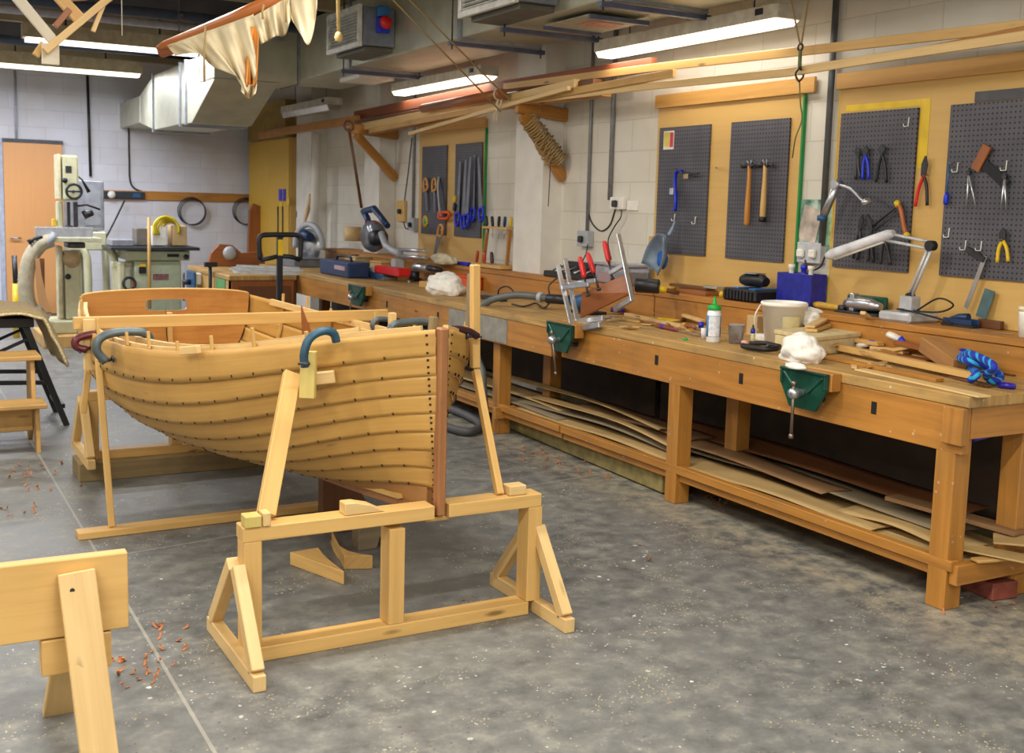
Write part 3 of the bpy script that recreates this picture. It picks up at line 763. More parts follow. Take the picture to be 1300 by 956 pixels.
def hook(x, y, label, w=.03, h=.045):
    p = W(x, y, .0)
    q = MB().tube([p+V((.01, 0, h)), p+V((-.004, 0, h)), p+V((-.006, 0, 0)), p+V((-.008, w*.9, -.002)), p+V((-.01, w, .012))], .0028, 6)
    return tag(q.build('peg_hook', WHITE), label, 'hook', 'white peg hooks')
hook(1154, 160, 'white peg hook at the top right of the pegboard behind the lamp')
hook(1216, 218, 'white peg hook beside the blue screwdriver')
hook(1205, 301, 'white peg hook low at the left of the right-edge pegboard')
hook(1246, 318, 'white peg hook right above the combination square')
hook(1226, 317, 'white peg hook left above the combination square')
hook(883, 284, 'empty white peg hook beside the dustpan')
hook(1278, 216, 'white peg hook holding the right pair of dividers')
hook(857, 280, 'white peg hook the dustpan hangs from')

def pliers(label, piv, head, h1, h2, mh, mj=DSTEEL, w=.022, name='pliers', d=.012, wide=1.):
    P, Hd, A, B = (W(*q, d) for q in (piv, head, h1, h2))
    t = thing(name, label, name, P, 'hanging hand tools')
    ax = (Hd-P).normalized(); sd = V((1, 0, 0)).cross(ax)
    q = MB()
    for s in (-1, 1):
        q.prism([P+sd*(s*.0), P+sd*(s*w*.6), P+sd*(s*w*.75*wide)+ax*(Hd-P).length*.55, Hd+sd*(s*.004), Hd+sd*(s*.0005)], V((-.008, 0, 0)))
    q.build('jaws', mj, t, .001)
    MB().cyl(P+V((-.012, 0, 0)), P+V((.004, 0, 0)), w*.42, n=12).build('pivot', mj, t)
    for k, E_ in enumerate((A, B)):
        s = 1 if (E_-P).dot(sd) > 0 else -1
        m1 = P.lerp(E_, .45)+sd*(s*w*.35)
        MB().tube(spline([P+V((-.004, 0, 0))-sd*(s*w*.3), P.lerp(E_, .15)+sd*(s*.003), m1, E_], 4), .009, 8).build('handle', mh[k], t)
    MB().cyl(P+V((.0041, 0, 0)), V((4.7175 if d > 0.005 else 4.7325, P.y, P.z)), .004, n=8).build('hanger', STEEL, t)
    return t
BB = [BLACK, BLACK]; bl = [BLUE, BLUE]
pliers('small dark pincers, leftmost on the pegboard behind the desk lamp', (1090, 196), (1088, 187), (1086, 228), (1092, 226), [DSTEEL, DSTEEL], wide=1.4, name='pincers')
pliers('pincers with bright blue handles on the pegboard behind the lamp', (1099, 196), (1100, 185), (1095, 228), (1103, 228), bl, wide=1.4, name='pincers')
pliers('long black pincers right of the blue-handled ones', (1120, 195), (1120, 183), (1112, 231), (1125, 232), BB, wide=1.8, name='pincers')
pliers('dark pliers hanging low at the left behind the lamp arm', (1092, 290), (1096, 272), (1083, 328), (1088, 330), [DSTEEL, DSTEEL])
pliers('dark pliers hanging low in the middle behind the lamp arm', (1106, 292), (1102, 272), (1102, 332), (1109, 333), [DSTEEL, DSTEEL])
pliers('dark pliers hanging low at the right behind the lamp arm', (1123, 305), (1123, 292), (1118, 335), (1130, 336), [DSTEEL, DSTEEL])
pliers('yellow-handled pliers on the right-edge pegboard', (1273, 304), (1274, 289), (1266, 333), (1280, 332), [YELLOW, YELLOW], w=.026)
pliers('tin snips with one red and one black handle on bare plywood', (1173, 222), (1176, 198), (1162, 262), (1177, 261), [RED, BLACK], w=.026, name='snips', d=.0)

def dividers(label, top, a, b):
    T, A, B = W(*top, .01), W(*a, .012), W(*b, .012)
    t = thing('dividers', label, 'dividers', T, 'dividers')
    for E_ in (A, B): MB().tube([T, T.lerp(E_, .6), E_], [.006, .0045, .0015], 8).build('leg', STEEL, t)
    MB().cyl(T+V((-.01, 0, 0)), T+V((.006, 0, 0)), .012, n=12).cyl(T, T+V((0, 0, .022)), .005).build('hinge', DSTEEL, t)
    m = T.lerp(A, .35); n_ = T.lerp(B, .35)
    MB().cyl(T+V((.0061, 0, 0)), V((4.7175, T.y, T.z)), .004, n=8).build('hanger', STEEL, t)
    MB().tube([m+(m-n_)*.6, m, n_, n_+(n_-m)*.3], .0025, 6).build('adjusting_screw', STEEL, t)
dividers('steel dividers with open legs on the right-edge pegboard', (1230, 219), (1227, 264), (1239, 265))
dividers('steel dividers hanging at the end of the try square blade', (1276, 224), (1270, 268), (1277, 270))
def square(label, s0, s1, b0, b1, ws, wb, mt_s, mt_b, name='try_square', d=.01):
    t = thing(name, label, 'square', W(*s0, d), 'squares')
    MB().beam(W(*s0, d), W(*s1, d), ws, .016, up=(1, 0, 0)).build('stock', mt_s, t, .002)
    MB().beam(W(*b0, d-.002), W(*b1, d-.002), wb, .003, up=(1, 0, 0)).build('blade', mt_b, t)
    return t
square('try square with tilted hardwood stock on the right-edge pegboard', (1254, 185), (1238, 216), (1248, 207), (1278, 235), .052, .05, W_BROWN, plain('dark blued blade', '2b2c31', .35, .5))
square('combination square hanging at the bottom of the right-edge pegboard', (1227, 316), (1250, 330), (1251, 325), (1226, 391), .03, .024, DSTEEL, STEEL, 'combination_square', .016)
t = thing('screwdriver', 'screwdriver with blue handle hanging at the left of the right-edge pegboard', 'screwdriver', W(1201, 250, .012))
MB().cyl(W(1205, 207, .012), W(1202, 246, .012), .0035, n=8).build('shaft', plain('blue shaft', '3c6fae', .3, .4), t)
MB().cyl(W(1205, 207, .012), V((4.7175, W(1205, 207, .012).y, W(1205, 207, .012).z)), .004, n=8).build('hanger', STEEL, t)
MB().lathe([(0, 0), (.009, .002), (.013, .02), (.0135, .05), (.011, .062), (0, .066)], W(1202, 244, .012), (W(1200, 262)-W(1202, 244)), 12).build('handle', BLUE, t)
t = thing('coping_saw', 'bow saw with orange-brown handle hanging behind the desk lamp', 'saw', W(1145, 262, .014))
MB().tube(spline([W(1150, 300, .014), W(1147, 285, .014), W(1144, 268, .014), W(1141, 259, .014)], 4), .012, 10).build('handle', plain('orange brown handle', 'b0622b', .4), t)
MB().cyl(W(1141, 262, .014), W(1138, 256, .014), .016).cyl(W(1150, 297, .014), W(1153, 301, .014), .016).build('ferrule', YELLOW, t)
MB().tube([W(1139, 262, .014), W(1120, 277, .014), W(1108, 288, .014)], .006, 8).build('frame', BLACK, t)
MB().tube([W(1142, 268, .014), W(1124, 282, .014), W(1112, 292, .014)], .004, 8).build('blade', DSTEEL, t)

def hammer(label, hc, he, claw, mh):
    H, E_ = W(*hc, .02), W(*he, .02); ax = (H-E_).normalized(); sd = V((1, 0, 0)).cross(ax)
    t = thing('hammer', label, 'hammer', H, 'hammers')
    L = (H-E_).length; q = MB()
    q.tube([E_, E_+ax*.012, E_+ax*L*.25, E_+ax*L*.5, E_+ax*L*.8, H], [.015, .020, .021, .018, .014, .015], 12, flat=.75).build('handle', mh, t)
    q = MB().tube([H-sd*.035, H-sd*.012, H+sd*.014], [.014, .012, .018], 10).lathe([(0, 0), (.016, .001), (.0185, .006), (.0185, .024), (.014, .032), (.010, .038)], H-sd*.072, sd, 14)
    if claw:
        for s in (-1, 1): q.tube(spline([H+sd*.01, H+sd*.035+V((s*.006, 0, .004)), H+sd*.06+V((s*.009, 0, -.006)), H+sd*.078+V((s*.011, 0, -.024))], 4), [.009]*3+[.007]*4+[.005]*4+[.003]*2, 8)
    else: q.prism([H+sd*.01+ax*.011, H+sd*.01-ax*.011, H+sd*.06-ax*.003, H+sd*.06+ax*.003], V((-.018, 0, 0)))
    q.build('head', DSTEEL, t)
    for s in (-.015, .02): pass
    MB().tube([H+V((.02, -.02, .03)), H+V((-.01, -.02, .03)), H+V((-.012, -.02, -.012)), H+V((.02, .018, -.012)), H+V((-.01, .018, .03))], .003, 6).build('hanger', STEEL, t)
    return t
hammer('hammer with an orange-brown handle, left of the pair on the pegboard', (952, 210), (948, 286), False, wood('ash handle', 'c98a3c', 'a8681f', .4, .8, 0))
h = hammer('claw hammer with a pale handle and black butt, right of the pair', (972, 209), (968, 278), True, wood('pale ash handle', 'd9b06c', 'b58a48', .4, .8, 0))
hh = [q for q in bpy.data.objects if q.parent == h and q.name.startswith('handle')][0]
MB().cyl(W(968.2, 275, .02), W(967.5, 281.5, .02), .0225).build('butt', BLACK, hh)
# spokeshave, small clamp and card on the dustpan board
t = thing('small_clamp', 'small bright blue clamp hanging above the dustpan', 'clamp', W(858, 245, .02))
MB().tube(spline([W(866, 217, .02), W(859, 218, .02), W(857, 232, .02), W(858, 255, .02), W(857, 268, .02)], 4), .009, 8, flat=1.6, upv=(1, 0, 0)).build('frame', BLUE, t)
MB().box(W(854, 243, .03), (.03, .04, .045)).build('slide', STEEL, t, .003)
t = thing('spokeshave', 'dark spokeshave with winged handles hanging above the dustpan', 'spokeshave', W(871, 222, .03))
MB().tube(spline([W(858, 214, .03), W(864, 219, .03), W(871, 222, .03), W(880, 221, .03), W(887, 220, .03)], 4), [.006]*4+[.009]*8+[.006]*5, 8).build('body', DSTEEL, t)
MB().box(W(871, 224, .035), (.015, .05, .035)).build('blade_cap', mat_metal('bronze cap', 'a08a68'), t, .003)
card = MB().bx(4.7135, 4.7158, W(848, 175).y-.055, W(848, 175).y+.06, 2.02, 2.145)
t = tag(card.build('card', PAPER), 'small yellow and pink printed card at a pegboard corner', 'card')
yc = W(848, 175).y
MB().bx(4.7125, 4.7134, yc-.05, yc-.012, 2.035, 2.135).build('pink_panel', plain('pink print', 'd0475a', .7), t)
MB().bx(4.7125, 4.7134, yc-.008, yc+.055, 2.04, 2.138).build('yellow_panel', plain('yellow print', 'dccb62', .7), t)
# dustpan with brush
def dpan():
    a = W(857, 283, .03); t = thing('dustpan', 'grey-blue plastic dustpan hanging from a peg hook by the handle', 'dustpan', a)
    c = W(845, 320, .05); pl = plain('grey blue plastic', '74879a', .4)
    top = W(852, 299, .04); ax = (top-W(838, 342, .05)).normalized(); sd = V((1, 0, 0)).cross(ax)
    rows = []
    for i in range(9):
        f = i/8; p = top.lerp(W(838, 342, .05), f); wd = .035+.065*math.sin(min(1, f*1.5)*PI/2); dp = .015+.075*math.sin(PI*min(1, .15+f*.75))
        rows.append([p+sd*(wd*math.cos(PI*j/10))+V((-.02+dp*.0-.0, 0, 0))+V((dp*.9*math.sin(PI*j/10)-.075, 0, 0)) for j in range(11)])
    MB().grid(rows).build('pan', pl, t, 0, 0, .004)
    MB().tube(spline([a+V((0, 0, .01)), a.lerp(top, .5)+V((-.008, 0, 0)), top+V((-.02, 0, 0))], 5), [.010]*5+[.014]*6, 10).build('handle', pl, t)
    b = tag(MB().blob(W(841, 330, .075), (.03, .045, .06), 3, 12, .3, False, 4).build('hand_brush', plain('blue bristle', '1f5fb8', .8)), 'bright blue brush tucked inside the dustpan', 'brush')
dpan()
tag(MB().cyl(W(909, 213, -.02), W(909, 213, .05), .004).build('peg_screw', DSTEEL), 'dark screw sticking out of plywood between the two middle pegboards', 'screw')
# wood block under the dustpan board and by the green edge
tag(MB().bx(4.728, 4.75, 6.425, 6.47, 1.30, 1.42).build('wall_block', W_PLY, None, .002), 'small wood block on the wall left of the dustpan', 'block')
tag(MB().bx(4.725, 4.75, 4.86, 4.94, 1.19, 1.31).build('wall_block', W_BENCH, None, .002), 'small wood block on the wall right of the green board edge', 'block')

# ------------------------------------------------------------------ saws on the far boards
def saw(label, hc, tip, w0, w1, mh, grp, d=.012, dirn=1, hs=.055):
    H, T = W(*hc, d), W(*tip, d); ax = (T-H).normalized(); sd = V((1, 0, 0)).cross(ax)*dirn
    t = thing('hand_saw', label, 'saw', H, grp)
    s = H+ax*.05
    MB().cyl(H, V((4.7175, H.y, H.z)), .005, n=8).build('hanger', STEEL, t)
    MB().prism([s-sd*w0*.5, s+sd*w0*.5, T+sd*(w0*.5), T+sd*(w0*.5-w1)], V((-.002, 0, 0))).build('blade', mat_metal('dull saw steel', '7a7d83', .4), t)
    pts = [H+ax*.065+sd*hs*.75, H+ax*.05-sd*hs*.75, H-ax*.01-sd*hs*.85, H-ax*.05-sd*hs*.5, H-ax*.045+sd*hs*.3, H-ax*.0+sd*hs*.75]
    MB().tube(spline(pts+[pts[0]], 4)[:-1], .012, 8, closed=True, flat=1.1).build('handle', mh, t)
    return t
WH = wood('saw handle beech', 'd59a52', 'b3762f', .4, .7, 0)
G1, G2 = 'wooden-handled saws', 'blue-handled saws'
saw('saw with tan wooden handle at the top, leftmost on the far pegboard', (540, 234), (542, 268), .035, .03, WH, G1)
saw('saw with tan wooden handle at the top, second on the far pegboard', (551, 234), (552, 270), .035, .03, WH, G1)
saw('long saw hanging lowest, tan handle below the orange bow saw', (559, 292), (553, 325), .10, .05, WH, G1, .04)
t = thing('bow_saw', 'bow saw with bright orange frame end on the far pegboard', 'saw', W(562, 250, .03))
MB().tube(spline([W(557, 224, .03), W(556, 240, .03), W(558, 265, .03), W(560, 274, .03)], 5), .011, 8).build('frame', GREYP, t)
MB().tube([W(559, 226, .03), W(567, 268, .03)], .006, 6).build('blade', DSTEEL, t)
MB().tube(spline([W(557, 270, .03), W(558, 277, .03), W(568, 277, .03), W(570, 270, .03), W(557, 270, .03)], 4)[:-1], .016, 8, closed=True).build('grip', ORANGE, t)
t = tag(MB().lathe([(0, 0), (.06, 0), (.06, .006), (0, .006)], V((4.7155, W(539, 281).y, W(539, 281).z)), (-1, 0, 0), 24).build('disc', YELLOW), 'yellow round disc with a green centre low on the far pegboard', 'disc')
MB().lathe([(0, 0), (.03, 0), (.03, .002), (0, .002)], V((4.709, W(539, 281).y, W(539, 281).z)), (-1, 0, 0), 5).build('green_centre', plain('teal print', '1d9a78'), t)
for i, (hx, hy, tx, ty) in enumerate(((580.5, 279, 583, 205), (588, 282, 590, 203), (592, 281, 596, 199), (600, 273, 601, 197), (611, 273, 606, 200))):
    lab = ('leftmost', 'second from the left', 'middle', 'second from the right', 'rightmost')[i]
    saw('hand saw with blue handle and blade up, '+lab+' of the five', (hx, hy), (tx, ty), .075, .03, BLUE, G2, .01+.012*(i % 3), 1, .05)
t = thing('tape_holder', 'small yellow and black saw guide at the left of the blue-handled saws', 'saw guide', W(577, 258, .02))
MB().box(W(577, 252, .02), (.02, .05, .06), rot=Euler((.3, 0, 0))).build('yellow_body', YELLOW, t, .004)
MB().box(W(577, 263, .02), (.022, .045, .07), rot=Euler((.3, 0, 0))).build('black_grip', BLACK, t, .006)
# ------------------------------------------------------------------ screwdriver rack on the ledge by the pier
def rk(x, y): return onx(x, y, 4.60)
t = thing('tool_rack', 'wooden rack of screwdrivers and chisels on the ledge beside the white pier', 'rack', rk(632, 338))
ry0, ry1 = rk(648, 300).y, rk(618, 300).y
ztop, zlow = rk(633, 289).z, 1.105
MB().bx(4.55, 4.66, ry0, ry1, ztop-.012, ztop+.006).build('top_shelf', W_PINE, t, .002)
MB().bx(4.50, 4.66, ry0-.02, ry1+.1, zlow-.03, zlow).build('base', W_PINE, t, .002)
for y, dy in ((ry0+.01, .04), (ry1-.01, .06)):
    MB().beam((4.6, y+dy, zlow), (4.6, y, ztop-.013), .022, .03, up=(1, 0, 0)).build('leg', W_BROWN if 0 else W_BENCH, t, .002)
cols = [BLACK, RED, BLACK, NAVY, BLACK, YELLOW, NAVY, YELLOW]
nm = ['black', 'red', 'black', 'dark blue', 'black', 'yellow', 'dark blue', 'yellow']
pos = ['leftmost in the rack', 'beside the leftmost', 'third along', 'fourth along', 'fifth along', 'sixth along', 'next to last', 'rightmost in the rack']
for i in range(8):
    y = ry1-.03-(ry1-ry0-.06)*i/7; b = V((4.585+.03*(i % 2), y, ztop+.009))
    t = thing('screwdriver', '%s-handled screwdriver %s by the pier' % (nm[i], pos[i]), 'screwdriver', b, 'screwdrivers in the rack')
    MB().lathe([(0, 0), (.008, 0), (.013, .015), (.014, .06), (.012, .085), (0, .09)], b, (0, .25*(1 if i < 3 else -.4), 1), 10).build('handle', cols[i], t)
    MB().cyl(b-V((0, 0, .10)), b, .003, n=6).build('shaft', STEEL, t)
CH = plain('red chisel handle', 'b8441f', .35)
for i in range(5):
    y = ry1+.05-.075*i; b = V((4.53+.03*(i % 2), y, zlow+.003))
    t = thing('chisel', 'red-handled chisel standing at the foot of the rack, %s from the left' % ['first', 'second', 'third', 'fourth', 'fifth'][i], 'chisel', b, 'chisels in the rack')
    MB().lathe([(0, 0), (.009, .002), (.014, .02), (.015, .07), (.012, .1), (0, .105)], b, (0, -.2+.1*i, 1), 10).build('handle', CH if i != 4 else DSTEEL, t)
    MB().cyl(b+V((0, -.2+.1*i, 1)).normalized()*.1 if 0 else b+V((0, 0, .0005)), b+V((0, .001, .004)), .010, n=10).build('ferrule', STEEL, t)
# ------------------------------------------------------------------ wiring
def C_(x, y, d=.006): return onx(x, y, WX-d)
CON = plain('grey conduit', '8b8d90', .45, .3)
def conduit(label, p, q, r=.012, mt=CON, name='conduit'):
    return tag(MB().cyl(p, q, r, n=10).build(name, mt), label, 'pipe', 'wall conduits')
def vert(x, y0, y1, d=.02, z0=None, z1=None):
    a = C_(x, y1, d); b = C_(x, y0, d); return V((a.x, a.y, z0 if z0 is not None else a.z)), V((a.x, a.y, z1 if z1 is not None else b.z))
p, q = vert(745, 150, 296, .018, None, 3.4); conduit('thin grey conduit left of the pair between pier and dustpan board', p, q, .013)
p, q = vert(774, 150, 254, .018, None, 3.4); conduit('grey conduit right of the pair between pier and dustpan board', p, q, .017)
p, q = vert(1043, 60, 312, .03, None, 3.4); conduit('dark grey conduit behind the desk lamp between two tool boards', p, q, .019, plain('dark conduit', '5d5f61', .4, .3))
p, q = vert(524, 165, 285, .018, None, 3.3); conduit('grey conduit left of the far saw board', p, q, .014)
p, q = vert(327, 170, 252, .03, 0., 2.6); conduit('blue pipe in the far corner of the room', p, q, .03, plain('blue pipe paint', '2f4fb0', .4), 'pipe')
p, q = vert(383, 120, 290, .05, .9, 3.2); conduit('grey post at the near edge of the yellow cupboard', p, q, .025)
def socket(label, x, y, w=.15, h=.09, mt=GREYP, plugs=1, d=.04, plugc=BLACK):
    c = C_(x, y, d/2+.001)
    t = thing('socket_box', label, 'socket', c, 'wall sockets')
    bx_ = MB().box(c, (d, w, h)).build('box', mt, t, .004)
    for k in range(plugs):
        y_ = c.y+(k-(plugs-1)/2)*w*.5
        q = MB().box((c.x-d/2-.016, y_, c.z-.004), (.03, .05, .05)); q.build('plug', plugc, t, .008)
    return t
socket('white double socket with a black plug on wall blockwork', 785, 258, .17, .09, WHITE, 1)
socket('grey metal socket box with a black plug above the box of drill bits', 743, 303, .15, .12, GREYP, 1, .06)
socket('grey twin socket box under the conduit behind the desk lamp', 1030, 321, .19, .12, plain('light grey socket', 'c2c4c8'), 2, .05, WHITE)
socket('socket on a wooden pattress beside the mitre saw', 510, 268, .2, .22, W_PLY, 1, .03)
socket('grey socket box with a plug at the foot of the far conduit', 525, 285, .13, .13, GREYP, 1, .06)
tag(MB().bx(4.735, 4.7495, C_(795, 260).y-.15, C_(795, 260).y-.02, C_(795, 260).z-.04, C_(795, 260).z+.03).build('pattress', WHITE, None, .002), 'white pattress board behind the double socket', 'board')
def cable(label, pts, r=.005, mt=BLACK, n=8):
    return tag(MB().tube(spline(pts, n), r, 6).build('cable', mt), label, 'cable', 'cables')
cable('black cable looping from the thin conduit to the double socket', [C_(x, y) for x, y in ((751, 165), (748, 210), (746, 255), (750, 280), (762, 293), (774, 286), (781, 266))], .006)
cable('black cable hanging from the double socket down behind the clamps', [C_(x, y, .05) for x, y in ((789, 266), (788, 276), (780, 288), (772, 306), (776, 330))])
cable('black cable from the grey socket box to the ledge', [C_(x, y, .07) for x, y in ((746, 310), (744, 322), (738, 335), (735, 345))])
cable('black cable looping under the twin socket box', [C_(x, y, .06) for x, y in ((1022, 330), (1024, 339), (1032, 343), (1042, 338), (1047, 326))])
cable('thin cable hanging on the white wall left of the far conduit', [C_(x, y) for x, y in ((523, 175), (518, 220), (512, 270), (515, 290), (523, 286))])
cable('dark cable hanging from the bracket on the white pier', [onx(x, y, 4.46) for x, y in ((699, 205), (698, 225), (696, 262))], .004)
# posters on the wall
def poster(label, x, y, w, h, mt, rx=0, d=.006):
    c = C_(x, y, d); q = MB().box(c, (.002, w, h), rot=Euler((rx, 0, 0)))
    return tag(q.build('poster', mt), label, 'poster', 'papers on the wall')
def mat_print():
    k = NT('printed leaflet'); tc = k.n('ShaderNodeTexCoord').outputs['Object']
    n = k.n('ShaderNodeTexNoise', {'Vector': tc, 'Scale': 9, 'Detail': 2}).outputs[0]
    k.set(Base_Color=k.ramp(n, [(.35, lin('3f6b57')), (.5, lin('8fb3a2')), (.6, lin('c9cfc4'))]), Roughness=.6); return k.m
poster('green printed poster on white blockwork behind the desk lamp', 1030, 286, .36, .30, mat_print())
poster('white printed sheet with a brown picture pinned over the green poster', 1028, 285, .15, .2, plain('printed sheet', 'cfc1b4', .6, 0, .25, 12), .25, .009)
poster('crumpled plastic bag of green packets beside the desk lamp', 1054, 290, .10, .2, plain('green white packet', 'a9c9a4', .3, 0, .25, 20), 0, .012)
# ================================================================== on the benches
BT, LT = .9005, 1.0705
def B(x, y, dz=0.): return onz(x, y, BT+dz)
def L(x, y, dz=0.): return onz(x, y, LT+dz)
# ------------------------------------------------------------------ bench vices
def vice(label, yc, w, fx, tz, hang, open_=.0, liner=True):
    t = thing('bench_vice', label, 'vice', (fx-.06, yc, tz-.2), 'green bench vices')
    x1 = fx-.062-open_; h = .19
    P = [(x1, yc-w/2, tz), (x1, yc+w/2, tz), (x1, yc+w/2, tz-.07), (x1, yc+w*.28, tz-h*.95), (x1, yc-w*.28, tz-h*.95), (x1, yc-w/2, tz-.07)]
    q = MB().prism(P, (-.018, 0, 0), (0, 1, 0))
    for s in (-1, 1):                                          # raised rim and webs
        q.beam((x1-.02, yc+s*w*.46, tz-.005), (x1-.02, yc+s*w*.46, tz-.075), .014, .012, up=(1, 0, 0))
        q.beam((x1-.02, yc+s*w*.42, tz-.02), (x1-.02, yc+s*.03, tz-h*.55), .014, .012, up=(1, 0, 0))
    q.beam((x1-.02, yc-w/2, tz-.006), (x1-.02, yc+w/2, tz-.006), .012, .014, up=(1, 0, 0))
    q.build('front_jaw', VICEG, t, .004)
    if liner: MB().bx(x1+.001, fx-.001-open_, yc-w/2-.01, yc+w/2, tz-.08, tz+.002).build('jaw_liner', W_BENCH, t, .003)
    q = MB().bx(fx-.05 if liner else x1, fx, yc-w*.3, yc-w*.2, tz-.16, tz-.125).bx(fx-.05 if liner else x1, fx, yc+w*.2, yc+w*.3, tz-.16, tz-.125)
    MB().cyl((x1+.001, yc+w*.18, tz-.13), (fx, yc+w*.18, tz-.13), .014).build('guide_bar', DSTEEL, t)
    MB().cyl((x1+.001, yc-w*.18, tz-.13), (fx, yc-w*.18, tz-.13), .014).build('guide_bar', DSTEEL, t)
    q.bm.free()
    s = V((x1-.02, yc, tz-h*.55))
    MB().lathe([(0, .07), (.022, .068), (.026, .05), (.026, .03), (.018, .02), (.018, 0)], s, (-1, 0, 0), 14).build('screw_boss', STEEL, t); boss = [q_ for q_ in bpy.data.objects if q_.parent == t and q_.name.startswith('screw_boss')][0]
    a = s+V((-.05, 0, .045)); b = s+V((-.05, hang, -.20))
    MB().cyl(a, b, .0075, n=10).lathe([(0, -.012), (.011, -.01), (.012, 0), (.011, .01), (0, .012)], a, (0, 0, 1), 10).lathe([(0, -.012), (.011, -.01), (.012, 0), (.011, .01), (0, .012)], b, (0, 0, 1), 10).build('handle', mat_metal('handle steel', '8b7a6d', .4), boss)
    return t
vice('dark green bench vice on the near bench front, by the white rag', 3.76, .30, FX, .893, 0.)
vice('dark green bench vice at the bench joint below the clamped board', 5.86, .30, FX, .893, -.06, .02)
vice('small far dark green bench vice above the far side of the boat', 9.2, .36, FX-.06, .882, 0.)
# ------------------------------------------------------------------ board in the vice with F clamps
b0, b1 = V((3.72, 6.02, .93)), V((4.0, 5.52, 1.12))
p = [onx(735, 425, 3.86), onx(733, 365, 3.86), onx(795, 345, 4.02), onx(799, 372, 4.02)]
bd = MB(); A = V((3.80, 6.02, 0)); Bp = V((3.98, 5.50, 0))
bl0 = onx(736, 404, 3.82); bl1 = onx(738, 372, 3.82); br1 = onx(797, 347, 4.04); br0 = onx(802, 372, 4.04)
bl0.z = max(bl0.z, .905)
wb = MB().prism([bl0, bl1, br1, br0], V((.03, .014, 0)), br0-bl0)
tag(wb.build('clamped_board', W_BROWN, None, .003), 'brown board on edge gripped by three bar clamps over the bench joint', 'board')
def fclamp(label, t0, t1, bot0, bot1, slide0, slide1, hand0, hand1, X, grp='bar clamps with red handles'):
    """bar t0-t1; fixed jaw bot0-bot1; sliding arm slide0-slide1; red handle hand0-hand1 (pixels on the plane x = X)"""
    P = lambda q, d=0.: onx(q[0], q[1], X+d)
    t = thing('bar_clamp', label, 'clamp', P(bot0), grp)
    MB().beam(P(t0), P(t1), .032, .012, up=(0, 1, 0)).build('bar', STEEL, t, .002)
    MB().beam(P(bot0), P(bot1), .024, .036).build('fixed_jaw', STEEL, t, .004)
    MB().beam(P(slide0), P(slide1), .022, .030).build('sliding_arm', STEEL, t, .004)
    h0, h1 = P(hand0), P(hand1); d = (h1-h0).normalized(); l = (h1-h0).length
    MB().lathe([(0, 0), (.012, .002), (.016, l*.12), (.0175, l*.5), (.016, l*.85), (.012, l*.98), (0, l)], h0, d, 10).build('handle', RED, t)
    MB().cyl(h0-d*.11, h0, .007).lathe([(0, 0), (.014, 0), (.014, .012), (0, .014)], h0-d*.118, d, 12).build('screw', DSTEEL, t)
fclamp('bar clamp with red handle, front one of the left pair', (708, 336), (727, 418), (724, 419), (762, 412), (712, 365), (748, 361), (742, 353), (736, 326), 3.70)
fclamp('bar clamp with red handle, back one of the left pair', (717, 328), (733, 408), (730, 409), (766, 404), (720, 361), (757, 356), (754, 347), (746, 321), 3.78)
fclamp('bar clamp with red handle standing alone at the right end of the clamped board', (785, 297), (803, 382), (803, 379), (780, 393), (793, 336), (774, 347), (773, 333), (767, 306), 3.98)

# ------------------------------------------------------------------ near bench top
def cylthing(label, name, cat, c, prof, mt, n=24): return tag(MB().lathe(prof, c, n=n).build(name, mt), label, cat)
c = B(905, 434); t = thing('glue_bottle', 'white glue bottle with blue label and green cap on the bench', 'bottle', c)
bb_ = MB().lathe([(0, 0), (.034, 0), (.038, .004), (.038, .155), (.034, .168), (.026, .176)], c, n=24).build('bottle_body', plain('white bottle', 'eef0f2', .3), t)
MB().lathe([(.0385, .03), (.0388, .03), (.0388, .145), (.0385, .145)], c, n=24).build('blue_label', plain('blue label', '3a86c8', .4), bb_)
k = []
fwd = (CAM-c); fwd.z = 0; fwd.normalize(); sd = V((-fwd.y, fwd.x, 0))
rows = [[c+V((0, 0, z))+fwd*(.0394*math.cos(a))+sd*(.0394*math.sin(a)) for a in [-.75+1.75*i/10 for i in range(11)]] for z in (.032, .143)]
MB().grid(rows).build('white_label', plain('white label', 'dfe3e8', .5, 0, .12, 60), bb_)
MB().lathe([(0, .176), (.036, .176), (.037, .18), (.037, .196), (.032, .2), (.014, .202), (.011, .215), (.004, .25), (0, .25)], c, n=24).build('cap', GREEN, t)
c = B(934, 436); t = thing('plastic_tub', 'clear plastic tub of red and blue bits beside the glue bottle', 'tub', c)
CLEAR = plain('clear plastic', 'e6eaf2', .15, 0, .02, 5, .5, None, .75)
MB().lathe([(0, 0), (.036, 0), (.045, .10), (.047, .10), (.047, .104), (.043, .104), (.034, .004), (0, .004)], c, n=24).build('tub', CLEAR, t)
for i, (dx, dy, dz, mt) in enumerate(((.0, -.012, .014, RED), (-.014, .01, .02, plain('copper bits', '9b5a3a', .4)), (.012, .006, .034, plain('pink cap', 'd98a8f', .5)), (-.004, -.002, .05, W_PINE2))):
    tag(MB().lathe([(0, -.01), (.012, -.009), (.014, 0), (.012, .009), (0, .01)], c+V((dx, dy, dz)), (.3, -.5, 1), 12).build('bottle_cap', mt), ('red cap at the bottom of the clear tub', 'copper-coloured bit inside the clear tub', 'pink cap inside the clear tub', 'pale wooden bit on top inside the clear tub')[i], 'cap')
c = B(955, 437); t = thing('glue_tube', 'small tube with blue and yellow bands standing by the clear tub', 'tube', c)
MB().lathe([(0, 0), (.012, 0), (.013, .05), (.011, .06)], c).build('body', plain('pale tube', 'dbd9a8', .4), t)
MB().lathe([(.0115, .06), (.0125, .06), (.0125, .08), (.0115, .08)], c).build('blue_band', BLUE, t)
MB().lathe([(.011, .08), (.006, .09), (.004, .105), (0, .106)], c).build('nozzle', BLACK, t)
